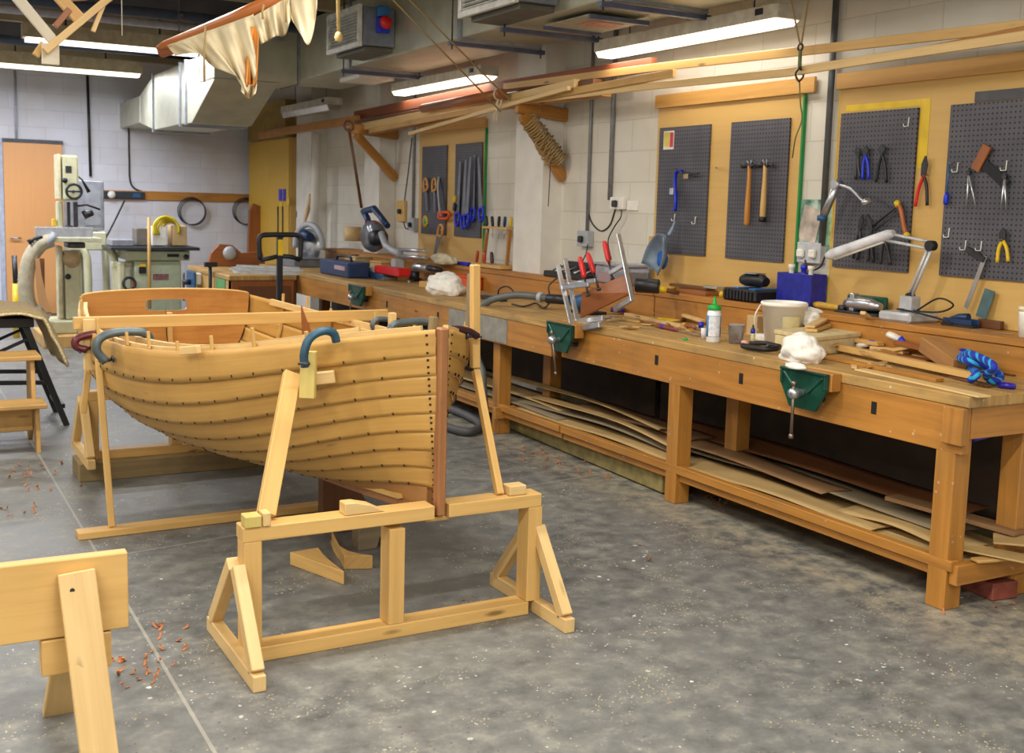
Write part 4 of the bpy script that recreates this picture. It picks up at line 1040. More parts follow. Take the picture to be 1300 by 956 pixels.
cylthing('small pale pink lid lying beside the tube', 'lid', 'lid', B(945, 437), [(0, 0), (.02, 0), (.02, .018), (.014, .022), (0, .022)], plain('pink lid', 'e6b7a8', .5))
cylthing('white plastic lid in front of the bucket', 'jar_lid', 'lid', B(970, 432), [(0, 0), (.05, 0), (.052, .008), (.052, .03), (.05, .034), (0, .034)], WHITE)
# bucket
c = onx(993, 434, 4.30); c.z = BT; t = thing('bucket', 'white plastic bucket with wide rim at the middle of the bench', 'bucket', c)
MB().lathe([(0, 0), (.098, 0), (.118, .20), (.126, .20), (.128, .215), (.122, .222), (.115, .222), (.113, .205), (.095, .006), (0, .006)], c, n=32).build('pail', plain('bright white plastic', 'fbf8ee', .4, 0, .02), t)
MB().tube(spline([c+V((-.125, .05, .205)), c+V((-.15, .06, .15)), c+V((-.14, .07, .09)), c+V((-.11, .08, .06))], 5), .004, 6).build('handle', WHITE, t)
rows = [[c+V((0, 0, z))+fwd*((.1015+.02*z/.2)*math.cos(a))+sd*((.1015+.02*z/.2)*math.sin(a)) for a in [-.1+.9*i/8 for i in range(9)]] for z in (.07, .15)]
MB().grid(rows).build('yellow_label', plain('faded yellow label', 'dccf9a', .6), [q_ for q_ in bpy.data.objects if q_.parent == t and q_.name.startswith('pail')][0])
MB().bx(0, .001, 0, .001, 0, .001).bm.free()
cb = V((4.34, 4.86, BT)); tag(MB().bx(cb.x+.0, cb.x+.09, cb.y+.0, cb.y+.09, BT, BT+.115).build('small_box', CARD, None, .002), 'small brown cardboard box tucked left of the bucket', 'box')
# cream box with rag
p0, p1 = B(983, 441), B(1033, 452); p2 = onz(1092, 421, 1.0); p2.z = BT
cx = p0+p2-p1
t = thing('cream_box', 'cream lidded box on the bench with rag and wood on its lid', 'box', (p0+p2)/2)
hb = .085
MB().prism([p0, p1, p2, cx], (0, 0, hb-.012)).build('box_body', plain('cream box', 'dac99a', .6), t, .003)
ce = (p0+p2)/2; ex = lambda p: ce+(p-ce)*1.035+V((0, 0, hb-.0115))
MB().prism([ex(p0), ex(p1), ex(p2), ex(cx)], (0, 0, .022)).build('box_lid', plain('cream lid', 'd8c594', .6), t, .003)
lidz = BT+hb+.0115
r = onz(1027, 412, lidz)
tag(MB().blob(r, (.085, .10, .06), 1, 26, .35).build('rag', CLOTH), 'white rag bunched on the cream box lid', 'rag')
a, b = onz(1030, 421, lidz), onz(1058, 412, lidz)
tag(MB().beam(a+V((-.02, -.02, .010)), b+V((-.02, -.02, .014)), .06, .016).build('wood_strip', W_PINE), 'lower small pine strip on the cream box lid', 'strip')
tag(MB().beam(a+V((-.025, -.012, .028)), b+V((-.03, .0, .05)), .05, .012).build('wood_strip', W_PINE2), 'upper tilted pine strip on the cream box lid', 'strip')
tag(MB().blob(B(1019, 460)+V((.02, .03, 0)), (.085, .12, .085), 2, 30, .4).build('rag', CLOTH), 'white rag lying on the bench edge above the near vice', 'rag')
a = B(1010, 468); tag(MB().blob(a, (.03, .06, .018), 8, 14, .3).build('rag_corner', CLOTH), 'flat white rag scrap trailing over the bench edge by the near vice', 'rag')
# black spring clamp
c = B(967, 446); t = thing('spring_clamp', 'black metal clamp lying on the bench edge beside the tub', 'clamp', c)
MB().tube(spline([c+V((-.05, .09, .02)), c+V((-.06, .02, .02)), c+V((-.05, -.07, .022)), c+V((.01, -.09, .025)), c+V((.05, -.07, .028))], 5), .015, 8).build('frame', plain('black iron', '2b2926', .45, .4), t)
MB().tube([c+V((.0, .09, .03)), c+V((.03, .0, .04)), c+V((.05, -.08, .032))], .012, 8).build('arm', plain('black iron', '2b2926', .45, .4), t)
MB().cyl(c+V((-.03, -.09, .05)), c+V((-.045, -.065, .022)), .008).build('screw', DSTEEL, t)
# chisels in front of the ledge
def chisel(label, p, q, hm, ring=None, name='chisel'):
    a, b = B(*p), B(*q); a.z = b.z = BT+.014; d = (b-a).normalized(); t = thing(name, label, name, a, 'chisels lying on the near bench'); l = (b-a).length
    MB().lathe([(0, 0), (.012, .003), (.0135, .03), (.0125, l*.42), (.010, l*.5), (0, l*.5)], a, d, 12).build('handle', hm, t)
    if ring: MB().lathe([(.0125, .06), (.0145, .062), (.0145, .082), (.0125, .084)], a, d, 12).build('ring', ring, t)
    MB().beam(a+d*l*.5, b, .016, .004).build('blade', STEEL, t)
chisel('red-butted chisel with blue band lying at the front of the bench', (834, 416), (888, 428), plain('grey red handle', '8a3f3a', .4), BLUE)
chisel('chisel with brown handle and yellow band just behind the red-butted one', (862, 414), (905, 424), W_BROWN, YELLOW)
chisel('dark-handled chisel near the ledge behind the glue bottle', (880, 405), (846, 414), W_DARK, BLUE)
cylthing('small green cap lying at the front of the bench', 'green_cap', 'cap', B(870, 432), [(0, 0), (.013, 0), (.013, .008), (.006, .014), (0, .016)], GREEN, 12)
t = thing('blue_bottle', 'dark blue pot between the chisels and the glue bottle', 'pot', B(890, 414))
MB().lathe([(0, 0), (.016, 0), (.016, .035), (0, .036)], B(890, 416), n=16).build('pot', BLUE, t)
cylthing('white plastic pot against the glue bottle', 'white_pot', 'pot', B(894, 429), [(0, 0), (.018, 0), (.02, .055), (0, .056)], plain('white pot', 'ececf0', .4), 16)
cylthing('purple tape roll lying on the bench behind the clamped board', 'tape_roll', 'tape', B(784, 396), [(.02, 0), (.05, 0), (.05, .03), (.02, .03), (.02, 0)], plain('purple tape', '4a2a86', .4))
def stick(label, p, q, w, h, mt=W_PINE, dz=0., dz1=None, name='wood_strip', cat='strip', grp='strips and scraps on the near bench'):
    a, b = B(*p), B(*q); a.z = BT+h/2+dz; b.z = BT+h/2+(dz if dz1 is None else dz1)
    lim = 4.445-w*.75
    if a.x > lim: a = onx(p[0], p[1], lim)
    if b.x > lim: b = onx(q[0], q[1], lim)
    return tag(MB().beam(a, b, w, h).build(name, mt, None, .002), label, cat, grp)
stick('long pale batten lying behind the chisels on the bench', (795, 401), (866, 416), .035, .02, W_PINE2)
stick('narrow yellow strip lying in front of the pale batten', (770, 404), (812, 410), .02, .012, W_PINE)
stick('thin brown dowel pointing at the red-butted chisel', (812, 408), (836, 416), .01, .01, W_BROWN, .0)
stick('bright yellow wood piece lying against the ledge behind the batten', (836, 407), (862, 410), .03, .02, YELLOW, 0, None, 'yellow_piece', 'piece')
stick('splintered wood scrap at the ledge behind the chisels', (868, 400), (893, 408), .04, .018, W_PINE2)
stick('flat purple and grey knife lying between the left clamps and the tape', (766, 406), (784, 404), .02, .012, plain('mauve grey', '8f86a0', .4), 0, None, 'knife', 'knife')
# long strips at the near end
stick('long reddish board lying furthest back of the strips at the near end', (1060, 441), (1184, 465), .09, .03, W_BROWN)
stick('long round-edged pine strip lying diagonally over the near end of the bench', (1045, 444), (1256, 490), .045, .03, W_PINE, .015)
stick('brown strip lying in front of the round-edged pine strip', (1052, 456), (1193, 485), .05, .016, W_BENCH)
stick('flat pale strip nearest the front edge at the near end', (1092, 470), (1250, 505), .07, .008, W_PINE2)
stick('dark short strip under the far end of the round-edged strip', (1200, 477), (1255, 492), .03, .012, W_DARK)
stick('light scrap on the reddish board beside the rough block', (1108, 441), (1150, 447), .05, .018, W_PINE2, .032)
stick('orange scrap lying across the reddish board', (1130, 446), (1160, 440), .06, .018, W_PINE, .05)
stick('brown scrap behind the rough block', (1140, 434), (1180, 444), .07, .02, W_BROWN, .02)
stick('pine scrap lying beside the white plastic cuttings', (1088, 432), (1118, 437), .05, .02, W_PINE)
stick('thin pine scrap in front of the rough block', (1160, 452), (1190, 459), .03, .02, W_PINE2, .035)
stick('thin dark strip behind the blue rope at the near end', (1255, 471), (1288, 477), .02, .008, W_DARK)
a, b = onx(1180, 437, 4.33), onx(1222, 466, 4.17)
tag(MB().beam(a, b, .10, .075, t1=(.095, .07)).build('rough_block', wood('rough sawn block', 'a97a45', '7b522a', .7, 1., .3, .3), None, .004), 'rough brown timber block tilted on the strips beside the blue rope', 'block')
a, b = onx(1095, 402, 4.36), B(1128, 437); b.z = BT+.05
tag(MB().beam(a+V((0, 0, .02)), b, .028, .018).build('leaning_strip', W_PINE2, None, .002), 'thin pale strip leaning from the tool ledge down to the scraps', 'strip')
for lab, p, q in (('white plastic tube with blue end left of the rough block', (1090, 439), (1112, 434)), ('white plastic tube with blue end propped by the ledge', (1128, 424), (1150, 434))):
    a, b = B(*p), B(*q); a.z = BT+.03; b.z = BT+.03
    if a.x > 4.40: a = onx(*p, 4.40)
    if b.x > 4.41: b = onx(*q, 4.41)
    d = (b-a).normalized(); l = (b-a).length
    t = thing('glue_tube', lab, 'tube', a)
    MB().tube([a, a+d*.02, a+d*l*.7], [.022, .024, .022], 12, flat=.7).build('body', WHITE, t)
    MB().tube([a+d*l*.71, a+d*l], [.0225, .004], 12, flat=.8).build('blue_end', BLUE, t)
c = B(1278, 493); tag(MB().lathe([(.018, 0), (.034, 0), (.036, .01), (.034, .022), (.018, .022), (.018, 0)], c, (.2, .1, 1), 9).build('tape_roll', plain('violet tape', '2b1fae', .3)), 'crumpled violet tape roll near the bench end', 'tape')
# blue rope
c = B(1240, 470); R_ = []
def rp(x, y, h): return onz(x, y, BT+h)
pts = [rp(1236, 479, .022), rp(1250, 473, .03), rp(1258, 462, .05), rp(1240, 452, .075), rp(1222, 447, .085), rp(1214, 453, .07), rp(1228, 458, .09), rp(1246, 462, .085), rp(1262, 470, .06), rp(1270, 479, .03), rp(1262, 484, .022), rp(1253, 477, .045),
       rp(1262, 466, .10), rp(1248, 456, .115), rp(1230, 450, .115), rp(1216, 455, .05), rp(1226, 465, .03), rp(1240, 474, .055), rp(1232, 483, .022)]
tag(MB().tube(spline(pts, 7), .017, 12).build('blue_rope', BROPE), 'knotted bright blue rope with lighter stripes at the near bench end', 'rope')

# ------------------------------------------------------------------ on the tool ledge
c = L(1143, 408); lt = plain('lamp grey enamel', 'c4c7cb', .35, .2)
t = thing('desk_lamp', 'grey articulated desk lamp with long tube shade on the tool ledge', 'lamp', c)
MB().bx(c.x-.06, c.x+.16, c.y-.11, c.y+.10, LT, LT+.05).build('base', lt, t, .012)
MB().bx(c.x+.02, c.x+.1, c.y-.04, c.y+.04, LT+.051, LT+.13).build('post_block', lt, t, .008)
XL_ = c.x+.06
e0 = onx(1152, 378, XL_); e1 = onx(1182, 312, XL_); e2 = onx(1122, 300, XL_-.05); e3 = onx(1050, 325, XL_-.12)
e0 = V((XL_, c.y, LT+.13))
for s in (-.012, .012): MB().cyl(e0+V((0, s, 0)), e1+V((0, s, 0)), .008).build('lower_arm', lt, t)
for s in (-.018, .018): MB().cyl(e1+V((0, 0, s)), e2+V((0, 0, s)), .008).build('upper_arm', lt, t)
MB().cyl(e1+V((-.02, 0, 0)), e1+V((.02, 0, 0)), .026).build('elbow', BLACK, t)
MB().cyl(e0+V((-.02, 0, 0)), e0+V((.02, 0, 0)), .016).build('knuckle', BLACK, t)
s0 = e2+(e2-e3).normalized()*.06
sh_ = MB().tube([s0, s0.lerp(e3, .08), s0.lerp(e3, .93), e3], [.02, .032, .034, .022], 14, flat=.85).build('lamp_shade', plain('lamp shade white', 'd8dae0', .3), t)
MB().tube([s0.lerp(e3, .15)-V((0, 0, .026)), s0.lerp(e3, .88)-V((0, 0, .028))], .010, 10).build('lamp_tube', plain('unlit tube', 'f2f2ee', .3), sh_)
cable('black lamp cord curling over the lamp base', [c+V((.06, -.05, .06)), c+V((.08, -.16, .13)), c+V((.12, -.22, .10)), c+V((.1, -.14, .058)), c+V((.0, .02, .062)), c+V((-.03, -.10, .06)), c+V((.06, -.20, .03)), c+V((.08, -.25, .01))], .005)
p = L(1168, 406); t = thing('power_plug', 'white power plug lying in front of the lamp base', 'plug', p)
MB().lathe([(0, 0), (.024, 0), (.028, .012), (.022, .03), (.01, .036), (0, .036)], p+V((0, 0, .026)), (-.6, -.8, .1), 14).build('plug_body', WHITE, t)
for s in (-1, 1): MB().beam(p+V((-.024*.6+s*.008, -.03, .028)), p+V((-.04+s*.008, -.05, .028)), .006, .004).build('pin', STEEL, t)
# second lamp arm by the window side
t = thing('work_lamp', 'silver work lamp arm fixed to the conduit behind the desk lamp', 'lamp', onx(1045, 280, 4.62), None)
a0, a1, a2 = onx(1044, 278, 4.60), onx(1063, 234, 4.60), onx(1096, 256, 4.55)
MB().tube([a0, a1], .022, 10).build('lower_arm', STEEL, t)
MB().tube(spline([a1, onx(1080, 240, 4.58), a2], 5), .009, 8).build('upper_arm', STEEL, t)
MB().cyl(a1+V((-.03, 0, 0)), a1+V((.02, 0, 0)), .026).build('elbow', STEEL, t)
MB().cyl(a2+V((-.01, 0, -.01)), a2+V((.02, -.03, .01)), .018).build('head', STEEL, t)
MB().lathe([(.024, 0), (.03, 0), (.03, .03), (.024, .03), (.024, 0)], a0+V((0, 0, -.01)), (0, 0, 1), 12).build('blue_clip', BLUE2, t)
# plane / electric planer by the lamp
c = L(1096, 399); t = thing('electric_planer', 'dark green and silver electric planer on the ledge left of the lamp', 'planer', c)
MB().bx(c.x-.05, c.x+.06, c.y-.14, c.y+.17, LT, LT+.012).build('sole', DSTEEL, t, .002)
MB().tube([c+V((0, -.12, .05)), c+V((0, -.05, .055)), c+V((0, .08, .055)), c+V((0, .13, .045))], [.02, .034, .04, .025], 12).build('motor', STEEL, t)
MB().bx(c.x+.03, c.x+.06, c.y-.12, c.y+.16, LT+.013, LT+.10).build('housing', VICEG, t, .008)
MB().bx(c.x-.03, c.x+.01, c.y+.05, c.y+.08, LT+.013, LT+.11).build('lever', STEEL, t, .003)
p = L(1033, 391); q = L(1068, 396)
t = thing('file', 'tool with thick yellow wooden handle lying on the ledge', 'tool', p)
p.z = q.z = LT+.022; d = (q-p).normalized(); l = (q-p).length
MB().lathe([(0, 0), (.014, .003), (.02, .04), (.018, l*.6), (.014, l*.95), (0, l*.95)], p, d, 12).build('handle', plain('yellow wood handle', 'cfa83c', .4), t)
MB().lathe([(.014, l*.951), (.018, l*.951), (.019, l*1.1), (0, l*1.1)], p, d, 12).build('ferrule', DSTEEL, t)
# blue crate with bags
c = V((4.66, 4.86, LT)); t = thing('blue_crate', 'bright blue plastic crate with tall sides behind the bucket', 'crate', c)
cr = plain('bright blue crate', '1a259c', .35, 0, .25, 18)
MB().bx(4.60, 4.725, 4.72, 5.0, LT, LT+.012).build('crate_bottom', cr, t)
for args in ((4.60, 4.608, 4.72, 5.0, 'long_side'), (4.717, 4.725, 4.72, 5.0, 'long_side'), (4.609, 4.716, 4.72, 4.728, 'short_side'), (4.609, 4.716, 4.992, 5.0, 'short_side')):
    MB().bx(*args[:4], LT+.0125, LT+.19).build(args[4], cr, t, .002)
for i, (yy, mt, lab) in enumerate(((4.78, WHITE, 'white spray nozzle sticking out of the blue crate at the right'), (4.86, BLUE, 'blue bottle top poking out of the middle of the blue crate'), (4.94, WHITE, 'white bottle neck in the blue crate at the left'))):
    tag(MB().lathe([(0, 0), (.03, 0), (.032, .14), (.014, .17), (.014, .2), (.02, .205), (.02, .225), (0, .226)], (4.655+.02*(i % 2), yy, LT+.0125)).build('spray_bottle', mt), lab, 'bottle')
# tool case with drill
c = L(950, 384); t = thing('tool_case', 'black ribbed tool case with blue clips on the ledge left of the bucket', 'case', c)
MB().bx(4.49, 4.72, 5.06, 5.36, LT, LT+.075).build('case_body', BLACK, t, .012)
for i in range(9): MB().bx(4.478, 4.489, 5.08+i*.03, 5.098+i*.03, LT+.01, LT+.065).build('rib', BLACK, t, .002)
for yy in (5.10, 5.25): MB().beam((4.5, yy, LT+.079), (4.70, yy+.02, LT+.079), .05, .006).build('blue_clip', plain('sky blue plastic', '2f7fd0', .4), t)
t = thing('cordless_battery', 'black power tool battery resting on the tool case', 'battery', (4.6, 5.2, LT+.082))
MB().tube([(4.58, 5.28, LT+.125), (4.58, 5.24, LT+.127), (4.60, 5.12, LT+.127), (4.6, 5.09, LT+.12)], [.03, .042, .042, .03], 10, flat=.95).build('body', BLACK, t)
MB().bx(4.55, 4.63, 5.13, 5.24, LT+.166, LT+.172).build('stripe', STEEL, t)
cylthing('small yellow and white cap beside the tool case', 'bottle_cap', 'cap', L(916, 377), [(0, 0), (.016, 0), (.018, .02), (.01, .035), (0, .036)], YELLOW, 12)
def lboard(label, p, q, w, h, mt, dz=0., name='wood_offcut', cat='offcut', grp='things on the tool ledge'):
    a, b = L(*p), L(*q); a.x = min(a.x, 4.68); b.x = min(b.x, 4.68); a.z = b.z = LT+h/2+dz
    return tag(MB().beam(a, b, w, h).build(name, mt, None, .002), label, cat, grp)
lboard('dark red board lying on the ledge left of the tool case', (868, 371), (905, 376), .12, .022, W_BROWN)
lboard('second dark red board lying on top, a little further right', (876, 367), (920, 373), .07, .018, W_DARK, .024)
tag(MB().bx(4.60, 4.68, 5.55, 5.68, LT+.043, LT+.06).build('metal_offcut', GALV, None, .002), 'grey metal offcut lying on the dark red boards', 'offcut', 'things on the tool ledge')
t = thing('mallet', 'black rubber mallet with a yellow-gripped handle on the ledge', 'mallet', L(825, 362))
a = L(822, 363, .055); MB().tube([a+V((-.05, .06, 0)), a+V((-.045, .055, 0)), a+V((.045, -.055, 0)), a+V((.05, -.06, 0))], [.04, .046, .046, .04], 14).build('head', BLACK, t)
b = L(862, 372, .02); hd_ = MB().tube([a, a.lerp(b, .3), a.lerp(b, .35), b], [.014, .015, .017, .015], 10).build('handle', W_DARK, t)
MB().tube([a.lerp(b, .28), a.lerp(b, .62)], .019, 10).build('grip', YELLOW, hd_)
lboard('yellow-handled knife lying on the ledge below the mallet', (840, 371), (856, 368), .03, .02, YELLOW, 0, 'knife', 'knife')
# clear box and drill bits
c = V((4.60, 6.55, LT)); t = thing('clear_box', 'clear plastic storage box with red and black parts behind the right clamp', 'box', c)
MB().bx(4.50, 4.70, 6.40, 6.80, LT, LT+.13).build('tray', CLEAR, t, .012)
MB().bx(4.49, 4.71, 6.39, 6.81, LT+.131, LT+.15).build('lid', CLEAR, t, .006)
MB().bx(4.52, 4.68, 6.43, 6.6, LT+.015, LT+.09).build('dark_insert', DSTEEL, t, .006)
MB().bx(4.52, 4.68, 6.62, 6.77, LT+.015, LT+.08).build('red_insert', RED, t, .006)
t = thing('drill_bit_case', 'black open case of drill bits on the ledge right of the white pier', 'case', (4.6, 7.2, LT))
MB().bx(4.48, 4.72, 6.92, 7.50, LT, LT+.045).build('case_body', BLACK, t, .008)
for i in range(12):
    MB().cyl((4.50+.02*(i % 3), 6.95+i*.045, LT+.046), (4.62, 6.97+i*.045, LT+.085), .007, n=8).build('drill_bit', STEEL if i % 3 == 0 else DSTEEL, t)
MB().bx(4.66, 4.71, 6.94, 7.48, LT+.046, LT+.12).build('case_lid', BLACK, t, .006)
# items at the right end of the ledge
p = L(1255, 413); t = thing('try_square', 'large try square standing on the ledge, blade up against the plywood', 'square', p, 'squares')
MB().beam(L(1238, 410, .022)+V((.03, 0, 0)), L(1267, 414, .022)+V((.03, 0, 0)), .03, .042).build('stock', W_DARK, t, .003)
a = onx(1245, 403, 4.69); b = onx(1257, 368, 4.705); MB().beam(a, b, .06, .003, up=(1, 0, 0)).build('blade', plain('grey green steel', '4f6a6e', .4, .4), t)
p = L(1216, 414); t = thing('block_plane', 'small dark blue block plane on the ledge near the right edge', 'plane', p)
MB().bx(p.x-.03, p.x+.03, p.y-.11, p.y+.08, LT, LT+.012).build('sole', DSTEEL, t, .002)
for s in (-.03, .024): MB().bx(p.x+s, p.x+s+.006, p.y-.1, p.y+.07, LT+.0125, LT+.04).build('side_wall', NAVY, t, .002)
MB().tube([p+V((0, -.06, .05)), p+V((0, 0, .045)), p+V((0, .05, .03))], [.02, .018, .01], 8).build('lever_cap', NAVY, t)
lboard('thin grey ruler lying at the right end of the ledge', (1235, 419), (1285, 425), .03, .003, STEEL, 0, 'ruler', 'ruler')
c = L(1303, 428); c.x -= .0
t = thing('plastic_cup', 'white plastic jar cut by the right edge of the picture', 'jar', c)
MB().lathe([(0, 0), (.034, 0), (.04, .1), (.04, .12), (0, .12)], c).build('jar', WHITE, t)
MB().lathe([(.0, .121), (.044, .121), (.044, .14), (0, .142)], c).build('lid', plain('cream cap', 'e3d9bb', .5), t)

# ------------------------------------------------------------------ far bench top
FT = .8855
def F(x, y, dz=0.): return onz(x, y, FT+dz)
tag(MB().blob(F(560, 374)+V((.05, .02, 0)), (.13, .2, .11), 5, 30, .45).build('rag', CLOTH), 'white rag bunched on the far bench edge left of the tall batten', 'rag')
t = thing('grinder', 'silver angle grinder with black grip on the far bench', 'grinder', F(540, 345))
X_ = 4.3
g0, g1, g2 = onx(526, 339, X_), onx(545, 340, X_), onx(560, 343, X_)
MB().tube([g0, g0.lerp(g1, .2), g1], [.03, .05, .04], 14).build('body', STEEL, t)
MB().tube([g1, g2], [.03, .02], 12).build('grip', BLACK, t)
MB().cyl(g0+V((0, 0, -.03)), V((g0.x, g0.y, FT)), .05).build('guard', DSTEEL, t)
def fstick(label, p, q, w, h, mt, dz=0., name='wood_block', cat='block'):
    a, b = F(*p), F(*q); a.z = b.z = FT+h/2+dz
    return tag(MB().beam(a, b, w, h).build(name, mt, None, .002), label, cat, 'things on the far bench')
fstick('pine block on the far bench left of the rag', (503, 355), (520, 357), .1, .06, W_PINE)
fstick('second pine block behind and right of the first on the far bench', (524, 352), (537, 353), .08, .05, W_PINE2)
fstick('small pine block under the grinder grip', (536, 364), (548, 365), .09, .05, W_PINE)
fstick('grey dark tray of bits along the far bench', (452, 346), (500, 356), .22, .03, W_GREY, 0, 'tray', 'tray')
fstick('bright steel rod lying on the far bench', (519, 359), (536, 354), .02, .02, STEEL, 0, 'rod', 'rod')
fstick('dark iron hand plane on the far bench behind the rag', (566, 357), (592, 363), .1, .05, DSTEEL, 0, 'iron_plane', 'plane')
fstick('red cloth scrap on the far bench below the blue tool base', (475, 347), (488, 349), .1, .02, RED, 0.03, 'red_scrap', 'scrap')
fstick('pale strip along the back of the far bench by the batten', (560, 352), (690, 380), .14, .02, W_PINE2, 0, 'wood_strip', 'strip')
fstick('dark strip on the far bench under the vacuum hose', (612, 379), (640, 383), .06, .03, DSTEEL, 0, 'dark_strip', 'strip')
p = F(550, 352); tag(MB().lathe([(0, 0), (.045, 0), (.045, .09), (.03, .1), (0, .1)], p, n=14).build('blue_pot', BLUE2), 'small blue pot beside the rag on the far bench', 'pot')
# white crumpled bag and bits on the far ledge
def fl(x, y): return onz(x, y, LT)
tag(MB().blob(fl(563, 335), (.07, .2, .06), 9, 18, .4).build('paper_bag', plain('cream paper', 'd9cfb0', .8)), 'cream paper bag lying on the ledge under the hand saws', 'bag')
p = fl(590, 337); tag(MB().box(p+V((0, 0, .016)), (.06, .2, .03)).build('blue_tool', BLUE, None, .006), 'blue sanding block on the ledge left of the tool rack', 'block')
p = fl(577, 330); tag(MB().prism([p+V((0, -.1, 0)), p+V((0, .1, 0)), p+V((0, .08, .11))], (.03, 0, 0)).build('wood_wedge', W_PINE), 'small pine wedge standing on the ledge under the blue saws', 'wedge')
# vacuum hose along the joint
hp = [onx(596, 425, 3.72), onx(606, 398, 3.74), onx(622, 383, 3.78), onx(650, 375, 3.9), onx(676, 376, 4.0), onx(695, 379, 4.05)]
for p_ in hp[2:]: p_.z = max(p_.z, FT+.04)
hs_ = spline(hp, 8)
t = thing('vacuum_hose', 'grey vacuum hose arching over the bench edge to a blue sander', 'hose', hp[2])
MB().tube([V((3.63, 6.8, .10)), V((3.62, 6.85, .45))]+[p_ for p_ in hs_], .026, 12).build('hose', plain('hose grey', '5a5f5c', .5), t)
MB().lathe([(.027, 0), (.036, .004), (.036, .03), (.027, .034)], hs_[-6], hs_[-5]-hs_[-6], 14).build('collar', GREYP, t)
MB().tube([hs_[-1], hs_[-1]+V((.09, -.16, 0))], .034, 12).build('nozzle', BLACK, t)
t = thing('sander', 'blue power sander at the end of the vacuum hose by the left clamps', 'sander', hs_[-1]+V((.14, -.26, -.04)))
e = hs_[-1]+V((.13, -.25, 0)); e.z = FT+.075
MB().tube([e+V((-.04, .07, 0)), e, e+V((.04, -.08, .01)), e+V((.07, -.14, .0))], [.035, .06, .055, .03], 12).build('body', BLUE2, t)
MB().bx(e.x-.06, e.x+.10, e.y-.16, e.y+.06, FT, FT+.02).build('pad', BLACK, t, .003)
cable('black cord looping beside the vacuum hose', [F(632, 378, .01), onx(634, 367, 4.1), onx(645, 364, 4.15), onx(655, 374, 4.15)], .006)
cable('black cord curling on the far bench under the hose collar', [F(650, 386, .008), F(665, 389, .008), F(680, 385, .01), F(690, 391, .012), F(697, 385, .03), onx(698, 376, 4.1), onx(697, 363, 4.2), onx(708, 352, 4.4)], .006)
# ------------------------------------------------------------------ shelf under the bench: sheets and boards
SZ = .1905
def sheet(label, y0, y1, x0, x1, z, mt, bend=.0, skew=0., name='plywood_sheet', cat='sheet', th=.006, tilt=0.):
    rows = []
    n = 14
    for i in range(n+1):
        f = i/n; y = y0+(y1-y0)*f
        zz = z+bend*(math.sin(PI*f)*.5+f*f*.0)+.004*math.sin(f*9+y0)
        rows.append([(x0+skew*f+(x1-x0)*j/4, y, zz+tilt*(j/4)+.006*math.sin(f*5+j)) for j in range(5)])
    mb = MB(); mb.grid(rows)
    for f in mb.bm.faces:
        for l in f.loops: l[mb.uv].uv = (l.vert.co.y, l.vert.co.x)
    return tag(mb.build(name, mt, None, 0, 0, th), label, cat, 'sheets on the under-bench shelf')
sheet('tan plywood sheet in front on the shelf between the middle and near legs', 3.45, 4.9, 3.80, 4.02, .203, W_SHEET, .01, -.0)
sheet('tan sheet sticking out at the near leg, curling upward', 3.05, 3.75, 3.86, 4.12, .215, W_SHEET, .02, .05)
sheet('long tan sheet lying further back under the near bench', 3.2, 5.1, 4.0, 4.22, .232, W_GREY, .02, .02)
W_SHB = wood('brown sheet', '8a6844', '5f452c', .6, .8, 0, .3)
sheet('brown sheet on top of the stack under the near bench', 3.9, 5.8, 3.95, 4.16, .250, W_SHB, .02, .05)
sheet('grey brown sheet at the back of the near bench shelf', 3.3, 5.7, 4.2, 4.42, .255, W_DARK, .015, 0, tilt=.03)
sheet('pale sheet left of the middle leg on the shelf', 4.92, 6.7, 3.80, 4.02, .203, W_SHEET, .012)
sheet('curved olive sheet left of the middle leg', 5.0, 6.9, 3.90, 4.12, .222, W_GREY, .05)
sheet('thin pale strip-like sheet bowed over the olive one', 4.95, 6.75, 3.86, 3.94, .262, W_SHEET, .07, .1)
sheet('brown board on the sheets left of the middle leg', 5.1, 6.3, 4.06, 4.3, .27, W_SHB, .0, 0, 'brown_board', 'board', .014)
sheet('narrow tan sheet bowed along the shelf below the bench joint', 5.3, 7.4, 4.0, 4.08, .30, W_SHEET, .06, .1)
sheet('grey sheet on the far bench shelf beyond the third leg', 6.2, 9., 3.84, 4.1, .204, W_GREY, .02)
sheet('second tan sheet on the far bench shelf', 6.3, 8.6, 3.95, 4.2, .23, W_SHEET, .03)
def ub(label, p0, p1, w, h, mt, name='board_offcut'):
    return tag(MB().beam(p0, p1, w, h).build(name, mt, None, .002), label, 'offcut', 'offcuts at the bench end')
ub('tan offcut sticking out past the near leg at the bench end', (3.9, 3.05, .235), (4.05, 2.80, .222), .12, .008, W_SHEET)
ub('wide pale offcut, topmost at the bench end', (4.05, 3.0, .262), (4.22, 2.78, .275), .16, .008, W_SHEET)
ub('brown board end with pinkish face at the bench end', (4.1, 3.6, .29), (4.16, 2.95, .285), .1, .02, W_SHB)
ub('narrow offcut lying crosswise at the bench end', (3.85, 2.93, .212), (4.2, 2.86, .212), .05, .012, W_STEP)
# ------------------------------------------------------------------ on the floor under the bench
tag(MB().beam((4.42, 5.3, .04), (4.09, 2.95, .04), .14, .075).build('floor_beam', plain('old red painted timber', '8a4636', .6, 0, .2), None, .004), 'long reddish timber on the floor under the near bench', 'timber')
tag(MB().beam(onz(640, 527, .07), onz(850, 612, .07), .1, .12).build('floor_beam', plain('olive painted timber', '938450', .7, 0, .2), None, .004), 'olive timber on the floor left of the middle bench leg', 'timber')
cable('thin blue cord under the bench end', [V((3.86, 2.99, .70)), V((4.0, 2.99, .72)), V((4.15, 3.0, .78)), V((4.3, 3.0, .84))], .006, BLUE)
